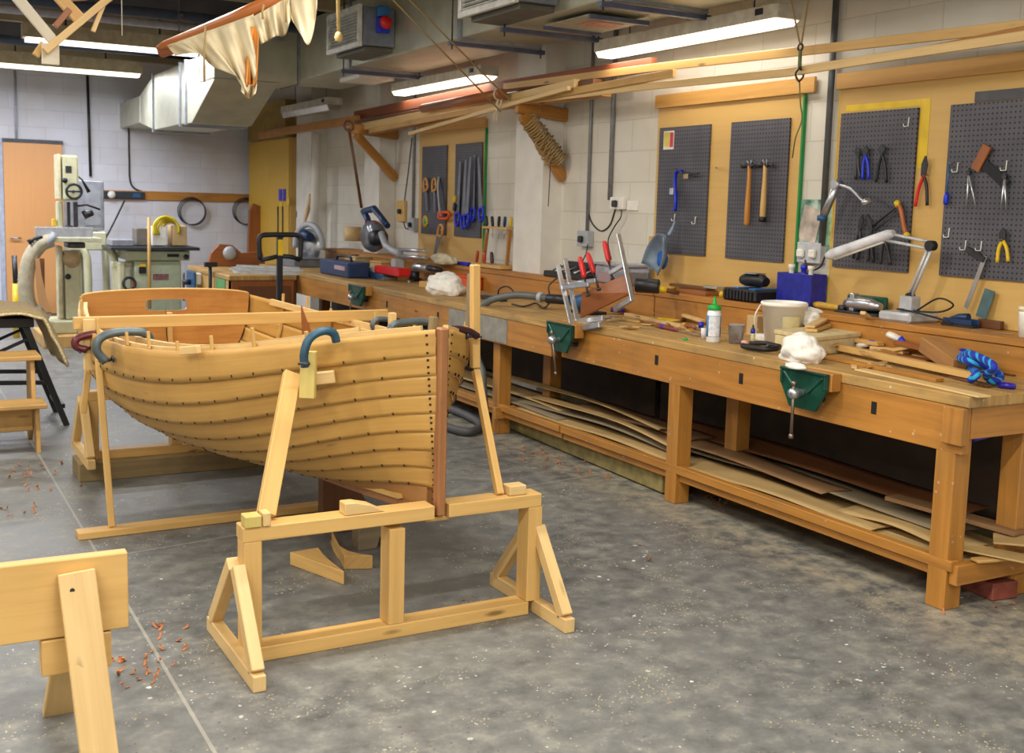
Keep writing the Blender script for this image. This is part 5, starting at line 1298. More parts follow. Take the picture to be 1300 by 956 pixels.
# shavings
mb = MB()
def shav(cx, cy, n, sx, sy):
    for i in range(n):
        x, y = cx+random.gauss(0, sx), cy+random.gauss(0, sy); a = random.random()*6.3; r = random.uniform(.006, .016); l = random.uniform(.012, .03)
        d = V((math.cos(a), math.sin(a), 0)); e = V((-d.y, d.x, 0)); w = random.uniform(.006, .014); rows = []
        for j in range(6):
            t_ = j/5*random.uniform(2.5, 4.2); rows.append([V((x, y, .001))+d*(r*math.sin(t_)+l*j/5)+e*(k_*w)+V((0, 0, r*(1-math.cos(t_))*.8+.0008)) for k_ in (-.5, .5)])
        mb.grid(rows)
for px_, py_, n, s1, s2 in ((70, 600, 8, .15, .1), (45, 597, 6, .1, .08), (10, 648, 9, .08, .1), (55, 622, 5, .1, .1), (200, 822, 6, .05, .08), (180, 838, 9, .07, .06), (195, 858, 8, .06, .04), (205, 795, 4, .05, .05), (690, 575, 12, .09, .12), (745, 600, 10, .08, .1), (715, 585, 10, .1, .15), (895, 632, 14, .06, .12), (930, 640, 6, .1, .1), (1060, 645, 5, .15, .2), (655, 720, 4, .3, .2), (1235, 765, 4, .1, .1)):
    p = onz(px_, py_, 0); shav(p.x, p.y, n, s1, s2)
tag(mb.build('wood_shavings', wood('shavings', 'c07a4a', '8a4f2a', .7, .5, 0), None, 0, 0, .0008), 'scattered curled wood shavings on the concrete floor', 'shavings', None, 'stuff')
# small scraps and crumbs of wood among the tools
for i in range(34):
    if i < 18: c = B(random.uniform(1085, 1240), random.uniform(436, 470))
    else: c = B(random.uniform(770, 930), random.uniform(404, 424))
    if c.x > 4.40 or c.x < 3.80: c.x = random.uniform(3.85, 4.38)
    a = random.random()*6.3; l = random.uniform(.02, .06); d = V((math.cos(a), math.sin(a), 0))*l
    c.z = BT+.034+.0 if i < 18 and c.x > 4.1 else BT+.004
    h = random.uniform(.004, .010); c.z += h/2
    tag(MB().beam(c-d, c+d+V((0, 0, .012*(i % 2))), random.uniform(.015, .04), h).build('wood_scrap', (W_PINE2, W_SHEET, W_PINE, W_BENCH)[i % 4]), 'small scrap of wood among the litter on the near bench', 'scrap', 'small scraps on the near bench')
# ================================================================== timber rack on the right wall
def bracket(label, Y, xa, za, zlow):
    t = thing('wall_bracket', label, 'bracket', (4.7, Y, zlow), 'timber rack brackets')
    MB().beam((xa, Y, za), (4.748, Y, za-.04), .05, .10).build('arm', W_BENCH, t, .004)
    MB().beam((xa+.06, Y-.001, za-.06), (4.74, Y-.001, zlow), .05, .085).build('strut', W_BENCH, t, .004)
bracket('far wooden bracket of the timber rack, on the second white pier', 11.02, 4.22, 2.36, 1.86)
bracket('near wooden bracket of the timber rack wrapped in rope, on the nearer white pier', 7.66, 4.29, 2.37, 1.83)
def rb(label, pts, X, w, h, mt, name='timber_board'):
    P = [onx(x, y, X) for x, y in pts]; q = MB()
    for a, b in zip(P[:-1], P[1:]): q.beam(a, b+(b-a).normalized()*.004, w, h)
    return tag(q.build(name, mt, None, .002), label, 'board', 'boards on the timber rack')
RED_W = wood('reddish old board', '8a4b2a', '5d2d18', .6, 1., .2)
rb('dark reddish board on top of the timber rack, reaching right to the thin conduits', [(452, 147), (640, 110), (830, 82)], 4.50, .05, .09, RED_W)
rb('dark brown board directly under the reddish one', [(456, 156), (600, 131), (760, 104)], 4.44, .10, .04, W_DARK)
rb('bright wide board under the brown one, ending near the pier', [(462, 161), (640, 128), (732, 107)], 4.38, .05, .075, W_PINE2)
rb('board with a blunt end over the wall left of the dustpan board', [(470, 166), (700, 121), (856, 93)], 4.34, .03, .05, W_STEP)
rb('low board in the rack with a shadowed underside', [(466, 170), (620, 139), (770, 120)], 4.42, .08, .03, W_BENCH)
rb('thin bright strip that ends below the far light', [(520, 170), (640, 135), (722, 112)], 4.28, .03, .03, W_PINE2)
rb('upper long strip running on to the right edge of the picture', [(640, 110), (829, 86), (1000, 67), (1312, 31)], 4.47, .02, .05, W_PINE)
rb('lower long bright strip running on to the right edge', [(560, 142), (800, 112), (1000, 92), (1101, 76), (1312, 44)], 4.36, .02, .045, W_PINE2)
rb('thin brown strip twisting between the two long ones at the right', [(960, 98), (1100, 78), (1312, 35)], 4.40, .015, .03, W_BENCH)
rb('low rail of the rack running back to the far yellow cupboard', [(330, 172), (400, 160), (455, 152)], 4.42, .04, .09, W_BENCH)
# pole with white tie, rope bundle
pc = onx(638, 119, 4.26)
t = tag(MB().tube([pc, pc+V((.05, 1.6, -.01))], .04, 16).build('round_pole', W_BROWN), 'round pole end on the near bracket, tied with white tape', 'pole')
tape = plain('white cotton tape', 'd9c8a6', .8)
q = MB().tube(arc(pc+V((0, .06, 0)), .044, 0, 2*PI, 21, (1, 0, 0), (0, 0, 1))[:-1], .008, 6, closed=True)
for dx in (-.0, .03): q.tube(spline([pc+V((-.02+dx, .03, -.042)), pc+V((-.04+dx, .02, -.10)), pc+V((-.035-dx, .015, -.17)), pc+V((-.045-dx*.3, .01, -.22))], 4), .008, 6)
tag(q.build('white_tie', tape), 'white tape tied round the pole end with two hanging tails', 'tie')
q = MB(); s0, s1 = V((4.36, 7.61, 2.28)), V((4.66, 7.61, 1.97)); ax = (s1-s0).normalized(); n2 = V((0, 1, 0)).cross(ax)
pts = []
for i in range(150):
    a = i*.8; f = i/149; c = s0.lerp(s1, f)
    pts.append(c+n2*(.068*math.cos(a)+.012*math.sin(i*2.1))+V((0, .06*math.sin(a)-.01, 0)))
q.tube(pts, .007, 6)
for k in range(4):
    c = s0.lerp(s1, .3+.1*k); q.tube(spline([c+V((0, -.06, -.05)), c+V((-.05, -.07, -.10-.02*k)), c+V((-.02, -.07, -.15)), c+V((.03, -.06, -.08))], 5), .006, 6)
tag(q.build('rope_bundle', ROPE), 'bundle of thin natural rope wound round the near bracket strut', 'rope')
def line(label, pts, r, mt=ROPE, name='rope', n=6, group='hanging ropes'):
    d = pts[0]-pts[1]; pts = [pts[1]+d*((CZ-.004-pts[1].z)/d.z), pts[1]]
    return tag(MB().tube(pts, r, n).build(name, mt), label, 'rope', group)
line('left of two taut ropes running from the ceiling to the pole end', [ony(470, -30, 7.3), ony(636, 142, 7.3)], .006)
line('right of two taut ropes running from the ceiling to the pole end', [ony(490, -30, 7.2), ony(648, 128, 7.2)], .006)
t = thing('hanging_stick', 'thin rope-thin brown stick hanging from the far bracket', 'stick', ony(459, 262, 10.8))
MB().tube([ony(443, 163, 10.8), ony(459, 264, 10.8)], .016, 8).build('stick', W_DARK, t)
MB().tube(arc(ony(443, 160, 10.8), .05, 0, 6, 12, (1, 0, 0), (0, .3, 1)), .012, 6).build('cord_loop', W_DARK, t)
X = 4.34
t = thing('rope_sling', 'rope sling with steel rings holding the long strips at the right', 'sling', onx(1015, 96, X))
def upto(a, b): d = b-a; return a+d*((CZ-.004-a.z)/d.z)
MB().tube([upto(onx(1016, 58, X), onx(998, -30, X)), onx(1016, 58, X)], .005, 6).build('rope_leg', ROPE, t)
MB().tube([upto(onx(1017, 58, X), onx(1031, -30, X)), onx(1017, 58, X)], .005, 6).build('rope_leg', ROPE, t)
MB().tube(arc(onx(1016, 60, X), .018, 0, 2*PI, 15, (0, 1, 0), (0, 0, 1))[:-1], .006, 6, closed=True).build('ring', DSTEEL, t)
MB().tube([onx(1016, 64, X), onx(1015, 88, X)], .010, 8).build('knot', plain('green rope', '6f7a4a', .8), t)
MB().tube([p+V((.0, 0, 0)) for p in spline([onx(1015, 86, X-.02), onx(1010, 94, X-.02), onx(1014, 103, X-.02), onx(1020, 96, X+.06), onx(1016, 87, X)], 5)][:-1], .006, 6, closed=True).build('loop', DSTEEL, t)
MB().tube(spline([onx(1015, 103, X), onx(1016, 130, X), onx(1018, 152, X), onx(1010, 175, X), onx(1006, 200, X+.1)], 5), .004, 6).build('rope_tail', plain('green rope', '6f7a4a', .8), t)
t = thing('pull_cord', 'thick yellow cord with a knotted end hanging before the grille', 'cord', ony(430, 50, 6.5))
MB().tube([upto(ony(430, 44, 6.5), ony(428, -60, 6.5)), ony(430, 44, 6.5)], .012, 8).build('cord', plain('yellow cord', 'cdb376', .8), t)
MB().lathe([(0, -.03), (.02, -.025), (.026, 0), (.02, .022), (.012, .03)], ony(430, 47, 6.5), n=12).build('knot', plain('yellow cord', 'cdb376', .8), t)

# ================================================================== ventilation duct and fan units
DX0, DX1, DZ = 3.67, 4.32, 2.80
t = thing('ventilation_duct', 'galvanised ventilation duct along the ceiling dropping down near the far wall', 'duct', (3.9, 8, DZ))
FL = plain('flange steel', '9aa0aa', .4, .6)
def ductbox(name, x0, x1, y0, y1, z0, z1): return MB().bx(x0, x1, y0, y1, z0, z1).build(name, GALV, t, .006)
ys = [-1., 3.6, 5.45, 7.4, 9.6, 11.58]
for a, b in zip(ys[:-1], ys[1:]): ductbox('duct_section', DX0, DX1, a+.02, b-.02, DZ, 3.36)
for y in ys[1:-1]: MB().bx(DX0-.02, DX1+.02, y-.019, y+.019, DZ-.02, 3.38).build('flange', FL, t)
ductbox('side_branch', 2.82, 3.649, 11.0, 11.58, 2.76, 3.3)
MB().bx(3.65, 3.669, 10.985, 11.59, 2.75, 3.31).build('flange', FL, t)
x0, x1 = 2.82, 3.45
MB().prism([(x0, 11.02, 2.735), (x0, 11.93, 2.38), (x0, 12.13, 2.38), (x0, 12.13, 3.02), (x0, 11.581, 3.02), (x0, 11.581, 2.759), (x0, 11.02, 2.759)], (x1-x0, 0, 0)).build('drop_section', GALV, t, .004)
ductbox('lower_section', x0, x1, 12.17, 12.40, 2.385, 3.02); ductbox('lower_section', x0, x1, 12.44, 13.77, 2.39, 3.025)
for y in (12.15, 12.42, 13.79): MB().bx(x0-.02, x1+.02, y-.018, y+.018, 2.365, 3.04).build('flange', FL, t)
P0 = [V((x0, 13.81, 2.40)), V((x1, 13.81, 2.40)), V((x1, 13.81, 3.02)), V((x0, 13.81, 3.02))]; P1 = [V((x0+.02, 14.7, 2.52)), V((x1-.1, 14.7, 2.52)), V((x1-.1, 14.7, 2.86)), V((x0+.02, 14.7, 2.86))]
q = MB(); A_ = [q.bm.verts.new(p) for p in P0]; B_ = [q.bm.verts.new(p) for p in P1]
q.face(A_[::-1]); q.face(B_)
for i in range(4): j = (i+1) % 4; q.face([A_[i], A_[j], B_[j], B_[i]])
q.build('taper_section', GALV, t); ductbox('end_section', x0+.02, x1-.1, 14.72, BY-.01, 2.525, 2.855)
# hangers under the duct
ANG = plain('blue grey angle iron', '5b6480', .4, .4)
for i, (y, lab) in enumerate(((9.65, 'farthest'), (7.45, 'second'), (6.66, 'third'), (5.49, 'nearest'))):
    h = thing('duct_hanger', lab+' of the blue-grey hanger bars under the duct', 'hanger', (4, y, DZ-.05), 'duct hangers')
    MB().bx(3.60, 4.40, y-.02, y+.02, DZ-.052, DZ-.022).build('bar', ANG, h, .002)
    for x in (3.625, 4.37): MB().cyl((x, y, DZ-.08), (x, y, CZ-.005), .006, n=8).build('rod', DSTEEL, h)
# access panel with notice
h = thing('access_panel', 'grey framed panel with a small reddish notice under the duct', 'panel', (3.98, 6.1, DZ-.04))
MB().bx(3.78, 4.22, 5.88, 6.40, DZ-.03, DZ-.0225).build('plate', plain('grey panel', 'a7a394', .5), h)
for a in ((3.78, 4.22, 5.86, 5.88), (3.78, 4.22, 6.40, 6.42)): MB().bx(*a, DZ-.05, DZ-.0225).build('edge', ANG, h)
MB().bx(3.90, 4.14, 6.02, 6.2, DZ-.034, DZ-.0305).build('notice', plain('reddish notice', 'c98a78', .6, 0, .2, 30), h)
h = thing('ceiling_panel', 'pale flat panel under the far end of the duct', 'panel', (4.0, 10.1, DZ-.06))
MB().bx(3.85, 4.2, 9.85, 10.35, DZ-.06, DZ-.022).build('panel', WHITE, h, .004)
MB().bx(3.84, 4.21, 9.84, 10.36, DZ-.0215, DZ-.001).build('frame', GREYP, h)
# fan units
def fan(label, x0, y0, y1, z0, z1, switch):
    t = thing('fan_unit', label, 'fan unit', (x0+.2, (y0+y1)/2, z0), 'ventilation fan units')
    MB().bx(x0+.03, DX0-.001, y0, y1, z0, z1).build('casing', plain('blue grey casing', '7f8796', .4, .4), t, .006)
    fr = plain('white grille', 'd3d4ce', .4, .2)
    MB().bx(x0+.024, x0+.029, y0+.01, y1-.01, z0+.01, z1-.01).build('dark_core', DARK, t)
    for a in ((y0-.01, y1+.01, z0-.015, z0+.025), (y0-.01, y1+.01, z1-.025, z1+.015), (y0-.01, y0+.03, z0+.026, z1-.026), (y1-.03, y1+.01, z0+.026, z1-.026)): MB().bx(x0-.01, x0+.023, a[0], a[1], a[2], a[3]).build('grille_frame', fr, t, .003)
    n = 10
    for i in range(n):
        z = z0+.035+(z1-z0-.07)*i/(n-1); MB().beam((x0+.008, y0+.031, z), (x0+.008, y1-.031, z), .022, .007, up=(.5, 0, 1)).build('louvre', fr, t)
    MB().bx(x0+.06, DX0-.002, y0+.05, y1-.05, z0-.04, z0-.002).build('tray', plain('dark tray', '5c5a50', .6), t, .004)
    if switch:
        c = V((3.55, y0-.03, (z0+z1)/2+.02))
        MB().bx(c.x-.05, c.x+.05, c.y-.03, y0-.001, c.z-.07, c.z+.05).build('switch_box', BLUE, t, .006); sb_ = [q_ for q_ in bpy.data.objects if q_.parent == t and q_.name.startswith('switch_box')][0]
        MB().bx(c.x-.05, c.x+.05, c.y-.03, y0-.001, c.z+.055, c.z+.14).build('terminal_box', plain('mid blue box', '2c6fb0', .4), t, .006)
        MB().lathe([(0, 0), (.05, 0), (.055, .012), (.045, .03), (0, .034)], (c.x+.01, c.y-.031, c.z+.01), (0, -1, 0), 18).build('red_button', RED, sb_)
fan('ventilation fan with white louvred grille and red button on the duct side', 3.36, 8.6, 9.33, 2.86, 3.16, True)
fan('nearer ventilation fan with white louvred grille, cut by the top edge', 3.36, 6.05, 6.80, 2.84, 3.16, False)

# ================================================================== light fittings
LB = plain('white light body', 'd3cdbd', .5)
def batten_wall(label, y0, y1, on=True):
    t = thing('light_fitting', label, 'light', (4.45, (y0+y1)/2, 2.65), 'light fittings along the right wall')
    prof = [(4.36, 2.685), (4.36, 2.765), (4.54, 2.765), (4.54, 2.685)]
    q = MB().prism([(x, y0, z) for x, z in prof], (0, y1-y0, 0)); q.build('body', LB, t, .003)
    if on:
        MB().prism([(x, y0+.02, z) for x, z in ((4.362, 2.684), (4.538, 2.684), (4.50, 2.65), (4.385, 2.65))], (0, y1-y0-.04, 0)).build('diffuser', TUBE, t)
    else:
        MB().prism([(x, y0+.02, z) for x, z in ((4.362, 2.684), (4.538, 2.684), (4.50, 2.62), (4.385, 2.62))], (0, y1-y0-.04, 0)).build('louvre_reflector', mat_metal('crinkled reflector', 'd6cfc2', .2), t, .002)
    for y in (y0+.3, y1-.3): MB().cyl((4.45, y, 2.766), (4.45, y, CZ-.005), .004, n=6).build('hanger_wire', DSTEEL, t)
    MB().bx(4.352, 4.359, y0+.12, y0+.18, 2.715, 2.75).build('label_plate', BLACK, t)
batten_wall('lit strip light hanging nearest along the right wall', 4.85, 6.70)
batten_wall('lit strip light hanging second along the right wall, above the timber rack', 8.42, 10.30)
batten_wall('unlit strip light with silver reflector hanging farthest along the right wall', 12.1, 13.8, False)
def batten_left(label, x0, x1, y, z, frame=True):
    t = thing('light_fitting', label, 'light', ((x0+x1)/2, y, z), 'light fittings along the left')
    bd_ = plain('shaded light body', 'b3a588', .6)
    MB().bx(x0, x1, y-.10, y+.10, z+.002, z+.14).build('body', bd_, t, .004)
    MB().prism([(x0+.03, y-.095, z), (x0+.03, y+.095, z), (x0+.03, y+.06, z-.035), (x0+.03, y-.06, z-.035)], (x1-x0-.06, 0, 0)).build('diffuser', TUBE, t)
    for x in (x0+.4, x1-.4): MB().cyl((x, y, z+.141), (x, y, CZ-.005), .01, n=8).build('hanger_rod', DSTEEL, t)
batten_left('lit strip light at the upper left, partly behind the hanging wooden frame', 1.22, 2.92, 12.0, 3.10)
batten_left('lit strip light at the upper left, farthest towards the back wall', .95, 2.72, 14.0, 3.04)
batten_left('lit strip light at the far left edge, in line with the farthest one', -1.1, .7, 14.0, 3.04)
batten_left('lit strip light out at the left, in line with the one behind the wooden frame', -1.0, .8, 12.0, 3.10)
# added row of the same fittings, out of view, brightening the near room
for i, y in enumerate((-1.2, 1.4, 4.0, 6.6)):
    for j, x in enumerate((-1.6, 1.5)):
        batten_left('added unseen overhead strip light above the near half of the room, row %d %s' % (i+1, ('left', 'right')[j]), x-.85, x+.85, y, 3.2)
# pipes under the ceiling
for i, (px_, py_, Y, r, mt, lab) in enumerate(((120, 23, 11., .035, plain('white pipe', 'b9bcd0', .4), 'bluish white pipe crossing under the ceiling at the upper left'), (150, 12, 10.2, .045, plain('dark blue pipe', '3f4c66', .5), 'dark blue pipe crossing under the ceiling nearest the viewer'), (120, 60, 13.2, .05, plain('dark blue pipe', '3f4c66', .5), 'dark blue pipe between the two rows of lights'))):
    p = ony(px_, py_, Y); tag(MB().cyl((LX+.01, Y, p.z), (3.5, Y, p.z), r, n=12).build('ceiling_pipe', mt), lab, 'pipe', 'ceiling pipes')
# smooth black lamp holder ball
t = thing('ceiling_rose', 'round black fitting hanging from two wires near the sail', 'fitting', ony(231, 19, 9.))
MB().lathe([(0, -.03), (.02, -.025), (.03, 0), (.02, .025), (0, .03)], ony(231, 19, 9.), n=14).build('ball', BLACK, t)
MB().cyl(upto(ony(227, 44, 9.), ony(228, -60, 9.)), ony(227, 44, 9.), .004, n=6).build('wire', DSTEEL, t)
MB().cyl(ony(231, 19, 9.), ony(250, 30, 9.), .003, n=6).build('wire', DSTEEL, t)

# ================================================================== furled sail hung from the ceiling
SY = lambda x: 5.9-(x-205)/200*.9
def S(x, y, d=0.): return ony(x, y, SY(x)+d)
t = thing('furled_sail', 'cream sail with orange lining hanging in folds from a wooden spar', 'sail', S(300, 60))
SP = wood('varnished spar', 'a8622c', '7a3d16', .35, .8, 0)
MB().tube([S(200, 61), S(210, 57), S(300, 22), S(362, -6)], [.012, .022, .032, .034], 12).build('spar', SP, t)
MB().tube([S(205, 66, .05), S(300, 33, .05), S(340, 18, .05)], .03, 10).build('gaff', SP, t)
ORL = plain('orange lining', 'd08a3c', .8, 0, .15, 8)
def cloth(name, top, bot, mt, amp, nf, seed, n=46, m=14, taper=0.):
    T = spline([V((x, y, 0)) for x, y in top], 12); Bt = spline([V((x, y, 0)) for x, y in bot], 12)
    pick = lambda L_, f: L_[min(len(L_)-2, int(f*(len(L_)-1)))].lerp(L_[min(len(L_)-2, int(f*(len(L_)-1)))+1], f*(len(L_)-1)-min(len(L_)-2, int(f*(len(L_)-1))))
    rows = []
    for j in range(m+1):
        g = j/m; r = []
        for i in range(n+1):
            f = i/n; p = pick(T, f).lerp(pick(Bt, f), g)
            d = amp*g**.6*(math.sin(f*nf*2*PI+seed+g*1.3)+.4*math.sin(f*nf*4.7*PI+seed*2-g*2.))
            r.append(S(p.x, p.y, d-.03))
        rows.append(r)
    return MB().grid(rows).build(name, mt, t, 0, 0, .004)
cloth('cloth', [(212, 58), (250, 44), (290, 30), (322, 18)], [(222, 70), (252, 68), (270, 84), (300, 97), (306, 108), (316, 120), (322, 108), (326, 84), (327, 60)], CANVAS, .05, 4.2, .3)
cloth('orange_lining', [(316, 36), (322, 34), (330, 34)], [(309, 104), (318, 112), (326, 104)], ORL, .035, 1.6, 1., 24)
cloth('cloth_hem', [(308, 104), (318, 108), (326, 104)], [(306, 116), (316, 125), (325, 118)], CANVAS, .05, 1.2, 2.2, 20)
cloth('cloth', [(320, 22), (345, 8), (366, -4)], [(331, 56), (340, 52), (350, 46), (362, 44), (370, 20)], CANVAS, .05, 2.6, 1.7)
cloth('cloth_corner', [(360, -2), (380, -14), (403, -20)], [(371, 26), (381, 42), (391, 57), (398, 40), (402, 10)], CANVAS, .025, 1.2, .6)
for x, y0, y1 in ((259, 32, 104), (333, 6, 24), (363, -12, 28)):
    MB().tube([S(x+2, y0, -.09), S(x, (y0+y1)/2, -.09), S(x+.5, y1, -.09)], .005, 6).build('tie_cord', ROPE, t)
MB().tube([S(330, 2), upto(S(330, 2), S(330, -90))], .006, 6).build('hanging_rope', ROPE, t)

# ================================================================== wooden frame hung at the upper left
FYY = 6.0
def Q(x, y, d=0.): return ony(x, y, FYY+d)
t = thing('building_frame', 'pale wooden building frame of crossed boards hanging at the upper left', 'frame', Q(66, 66))
GW = wood('grey white board', 'd5cdb8', 'b4a98e', .5, .6, .1)
MB().beam(Q(14, -12), Q(73, 58), .05, .03, up=(0, 1, 0)).build('grey_board', GW, t, .003)
MB().beam(Q(152, -14, -.04), Q(56, 66, -.04), .035, .09, up=(0, 1, 0)).build('wide_board', W_PINE2, t, .003)
MB().beam(Q(72, -8, .05), Q(104, 28, .05), .06, .03, up=(0, 1, 0)).build('orange_board', W_PINE, t, .003)
MB().beam(Q(88, 12, .04), Q(70, 34, .04), .03, .03, up=(0, 1, 0)).build('brown_brace', W_BROWN, t, .003)
MB().beam(Q(78, -6, .1), Q(112, -8, .1), .05, .12, up=(0, 1, 0)).build('top_block', W_PINE, t, .003)
MB().beam(Q(132, 4, -.05), Q(118, 40, -.05), .022, .022, up=(0, 1, 0)).build('peg', W_PINE2, t, .002)
MB().beam(Q(56, 55, .03), Q(45, 71, .03), .035, .035, up=(0, 1, 0)).build('foot_peg', W_PINE, t, .003)
MB().beam(Q(53, 68, -.02), Q(75, 70, -.02), .10, .03, up=(0, 1, 0)).build('foot_block', GW, t, .003)
MB().tube([Q(100, 0), upto(Q(100, 0), Q(98, -200))], .008, 6).build('hanging_rope', ROPE, t)
line('thin white string hanging at the upper left beside the frame', [ony(154, -40, 8.), ony(155, 45, 8.)], .003, PAPER, 'string')
# ================================================================== the back of the room
# rail with power strip on the back wall
tag(MB().bx(2.33, 4.70, BY-.03, BY-.001, 1.56, 1.68).build('wall_rail', W_BENCH, None, .003), 'wooden rail fixed along the back wall', 'rail')
t = thing('power_strip', 'black power strip on the wooden rail of the back wall', 'power strip', (2.88, BY-.06, 1.57))
sp_ = MB().bx(2.50, 3.14, BY-.08, BY-.031, 1.575, 1.665).build('strip_body', plain('dark slate plastic', '2c333c', .4), t, .005)
MB().lathe([(0, 0), (.05, 0), (.05, .03), (0, .034)], (2.70, BY-.081, 1.62), (0, -1, 0), 18).build('white_dial', WHITE, sp_)
MB().bx(2.98, 3.08, BY-.085, BY-.0805, 1.59, 1.65).build('blue_socket', BLUE2, sp_)
def bw(x, y, d=.013): return ony(x, y, BY-d)
cable('dark cable down the back wall to the wooden rail', [bw(159, 128), bw(163, 160), bw(164, 200), bw(167, 235), bw(188, 246)], .012)
p, q = bw(111, 96, .03), bw(115, 224, .03); tag(MB().cyl(q, p, .018, n=8).build('conduit', BLACK), 'black conduit down the back wall above the grey cabinet', 'pipe', 'wall conduits')
p, q = bw(19, 90, .03), bw(21, 178, .03); tag(MB().cyl(q, p, .014, n=8).build('conduit', plain('pale conduit', 'a9adbb', .5)), 'pale conduit on the back wall above the door', 'pipe', 'wall conduits')
cable('dark cable from the power strip down to the pale green machine', [bw(158, 255, .1), bw(146, 280, .3), ony(133, 305, 15.)], .012)
for lab, x in (('coiled saw blade on the back wall, the left of the two', 243), ('coiled saw blade on the back wall, the right of the two', 312)):
    c = bw(x, 268, .05)
    t = thing('saw_blade_coil', lab, 'saw blade', c, 'coiled saw blades')
    for k in range(3): MB().tube(arc(c+V((.01*k, -.015*k, -.01*k)), .19-.006*k, 0, 2*PI, 33, (1, 0, 0), (0, 0, 1))[:-1], .007, 6, closed=True).build('band', DSTEEL, t)
    MB().cyl(c+V((0, -.05, .192)), c+V((0, .05, .192)), .008).build('nail', DSTEEL, t)
# door-side black and yellow stick
t = thing('marker_stick', 'stick with black top and yellow foot leaning by the door', 'stick', ony(20, 392, 13.5))
_m = ony(20, 392, 13.5); _m.z = 0
MB().cyl(_m, ony(20, 360, 13.5), .035).build('yellow_foot', YELLOW, t); MB().cyl(ony(20, 360, 13.5), ony(18, 325, 13.6), .028).build('black_top', BLACK, t)

# ------------------------------------------------------------------ band saw
YB = 12.9
def bs(x, y, d=0.): return ony(x, y, YB+d)
t = thing('band_saw', 'cream floor-standing band saw with black guide, beside the back door', 'band saw', (1.75, YB, .13))
u0, u1 = bs(72, 196), bs(97, 196); 
def rect(name, x0, y0, x1, y1, d0, d1, mt, bev=.012):
    a, b = bs(x0, y0), bs(x1, y1); return MB().bx(a.x, b.x, YB+d0, YB+d1, b.z, a.z).build(name, mt, t, bev)
rect('upper_wheel_case', 76, 197, 97, 255, -.2, .12, CREAM, .02)
rect('case_side', 70, 196, 75.5, 253, -.17, .12, plain('tan case side', 'cfc6a0', .5), .008)
rect('neck', 72, 255.5, 80, 300, -.05, .12, CREAM)
rect('lower_case', 80, 318, 101, 404, -.15, .12, CREAM, .015)
rect('column', 72, 312, 79.5, 404, -.1, .12, plain('tan case side', 'cfc6a0', .5))
MB().bx(bs(62, 405).x, bs(102, 405).x, YB-.25, YB+.3, .126, bs(80, 404.5).z).build('base', CREAM, t, .012)
rect('table', 52, 300, 122, 306, -.35, .25, plain('machine table', 'c9c9ae', .4, .2), .004)
rect('fence', 40, 287, 112, 299.5, -.33, -.30, plain('fence aluminium', 'b9bcc4', .35, .4), .003)
rect('trunnion', 82, 306.5, 104, 314, -.25, .1, DSTEEL)
rect('blade_guard', 81, 256, 85.5, 288, -.25, -.2, BLACK, .004)
rect('guide_post', 89, 256, 95, 291, -.25, -.2, DSTEEL, .004)
MB().tube([bs(83, 289, -.23), bs(92, 290, -.23)], .03, 8).build('blade_guide', BLACK, t)
c = bs(94, 243, -.28); MB().tube(arc(c, .075, 0, 2*PI, 21, (1, 0, 0), (0, 0, 1))[:-1], .014, 8, closed=True).build('handwheel', BLACK, t)
MB().cyl(c+V((-.07, 0, 0)), c+V((.07, 0, 0)), .009).cyl(c, c+V((0, .085, 0)), .014).build('wheel_spoke', BLACK, t)
for x, y, r in ((82, 229, .028), (86, 351, .03)): MB().lathe([(0, 0), (r, 0), (r, .03), (0, .035)], bs(x, y, -.205 if y < 300 else -.155), (0, -1, 0), 14).build('knob', BLACK, t)
a = bs(87, 215, -.203); MB().box(a, (.06, .004, .07)).build('plate', DSTEEL, t)
MB().lathe([(0, 0), (.09, 0), (.09, .02), (0, .024)], bs(91, 329, -.155), (0, -1, 0), 20).build('round_cover', plain('brownish cover', 'b79f78', .5), t)
MB().tube([bs(97, 222, -.1), bs(104, 228, -.1), bs(113, 244, -.1)], [.008, .008, .022], 8).build('lever', BLACK, t)
MB().tube([bs(96, 262, -.2), bs(110, 260, -.2), bs(127, 266, -.2)], .011, 8).build('cable', BLACK, t)
MB().tube([bs(105, 268, -.2), bs(109, 273, -.2), bs(118, 270, -.2)], [.02, .05, .03], 8).build('plug', BLACK, t)
MB().tube([bs(36, 308, -.35), bs(44, 303, -.35), bs(54, 301, -.35)], [.03, .016, .016], 8).build('fence_handle', BLACK, t)
rect('yellow_tag', 66, 278, 71, 287, -.05, .05, YELLOW, .004)
t = thing('dust_hose', 'ribbed pale hose curving from the band saw table to the floor', 'hose', ony(44, 404, 12.6))
pts = spline([ony(x, y, 12.6) for x, y in ((66, 304), (52, 310), (40, 325), (34, 345), (33, 370), (38, 390), (50, 398), (62, 402))], 12)
MB().tube(pts, [.075+.008*(i % 2) for i in range(len(pts))], 12).build('hose', plain('pale hose', 'bdb49a', .5), t)
MB().tube([ony(60, 302, 12.6), ony(68, 306, 12.6)], .09, 12).build('collar', GREYP, t)
tag(MB().prism([ony(x, y, 12.5) for x, y in ((45, 330), (50, 328), (53, 350), (60, 380), (66, 396), (58, 397), (50, 385), (47, 365))], (0, .05, 0)).build('curved_board', wood('curved board', 'c99a68', 'a87848', .5, .5, 0)), 'curved tan board standing by the dust hose', 'board')
tag(MB().beam(ony(54, 396, 12.7), ony(53, 328, 12.75), .05, .03, up=(0, 1, 0)).build('brown_board', W_BROWN), 'narrow brown board standing behind the curved one', 'board')
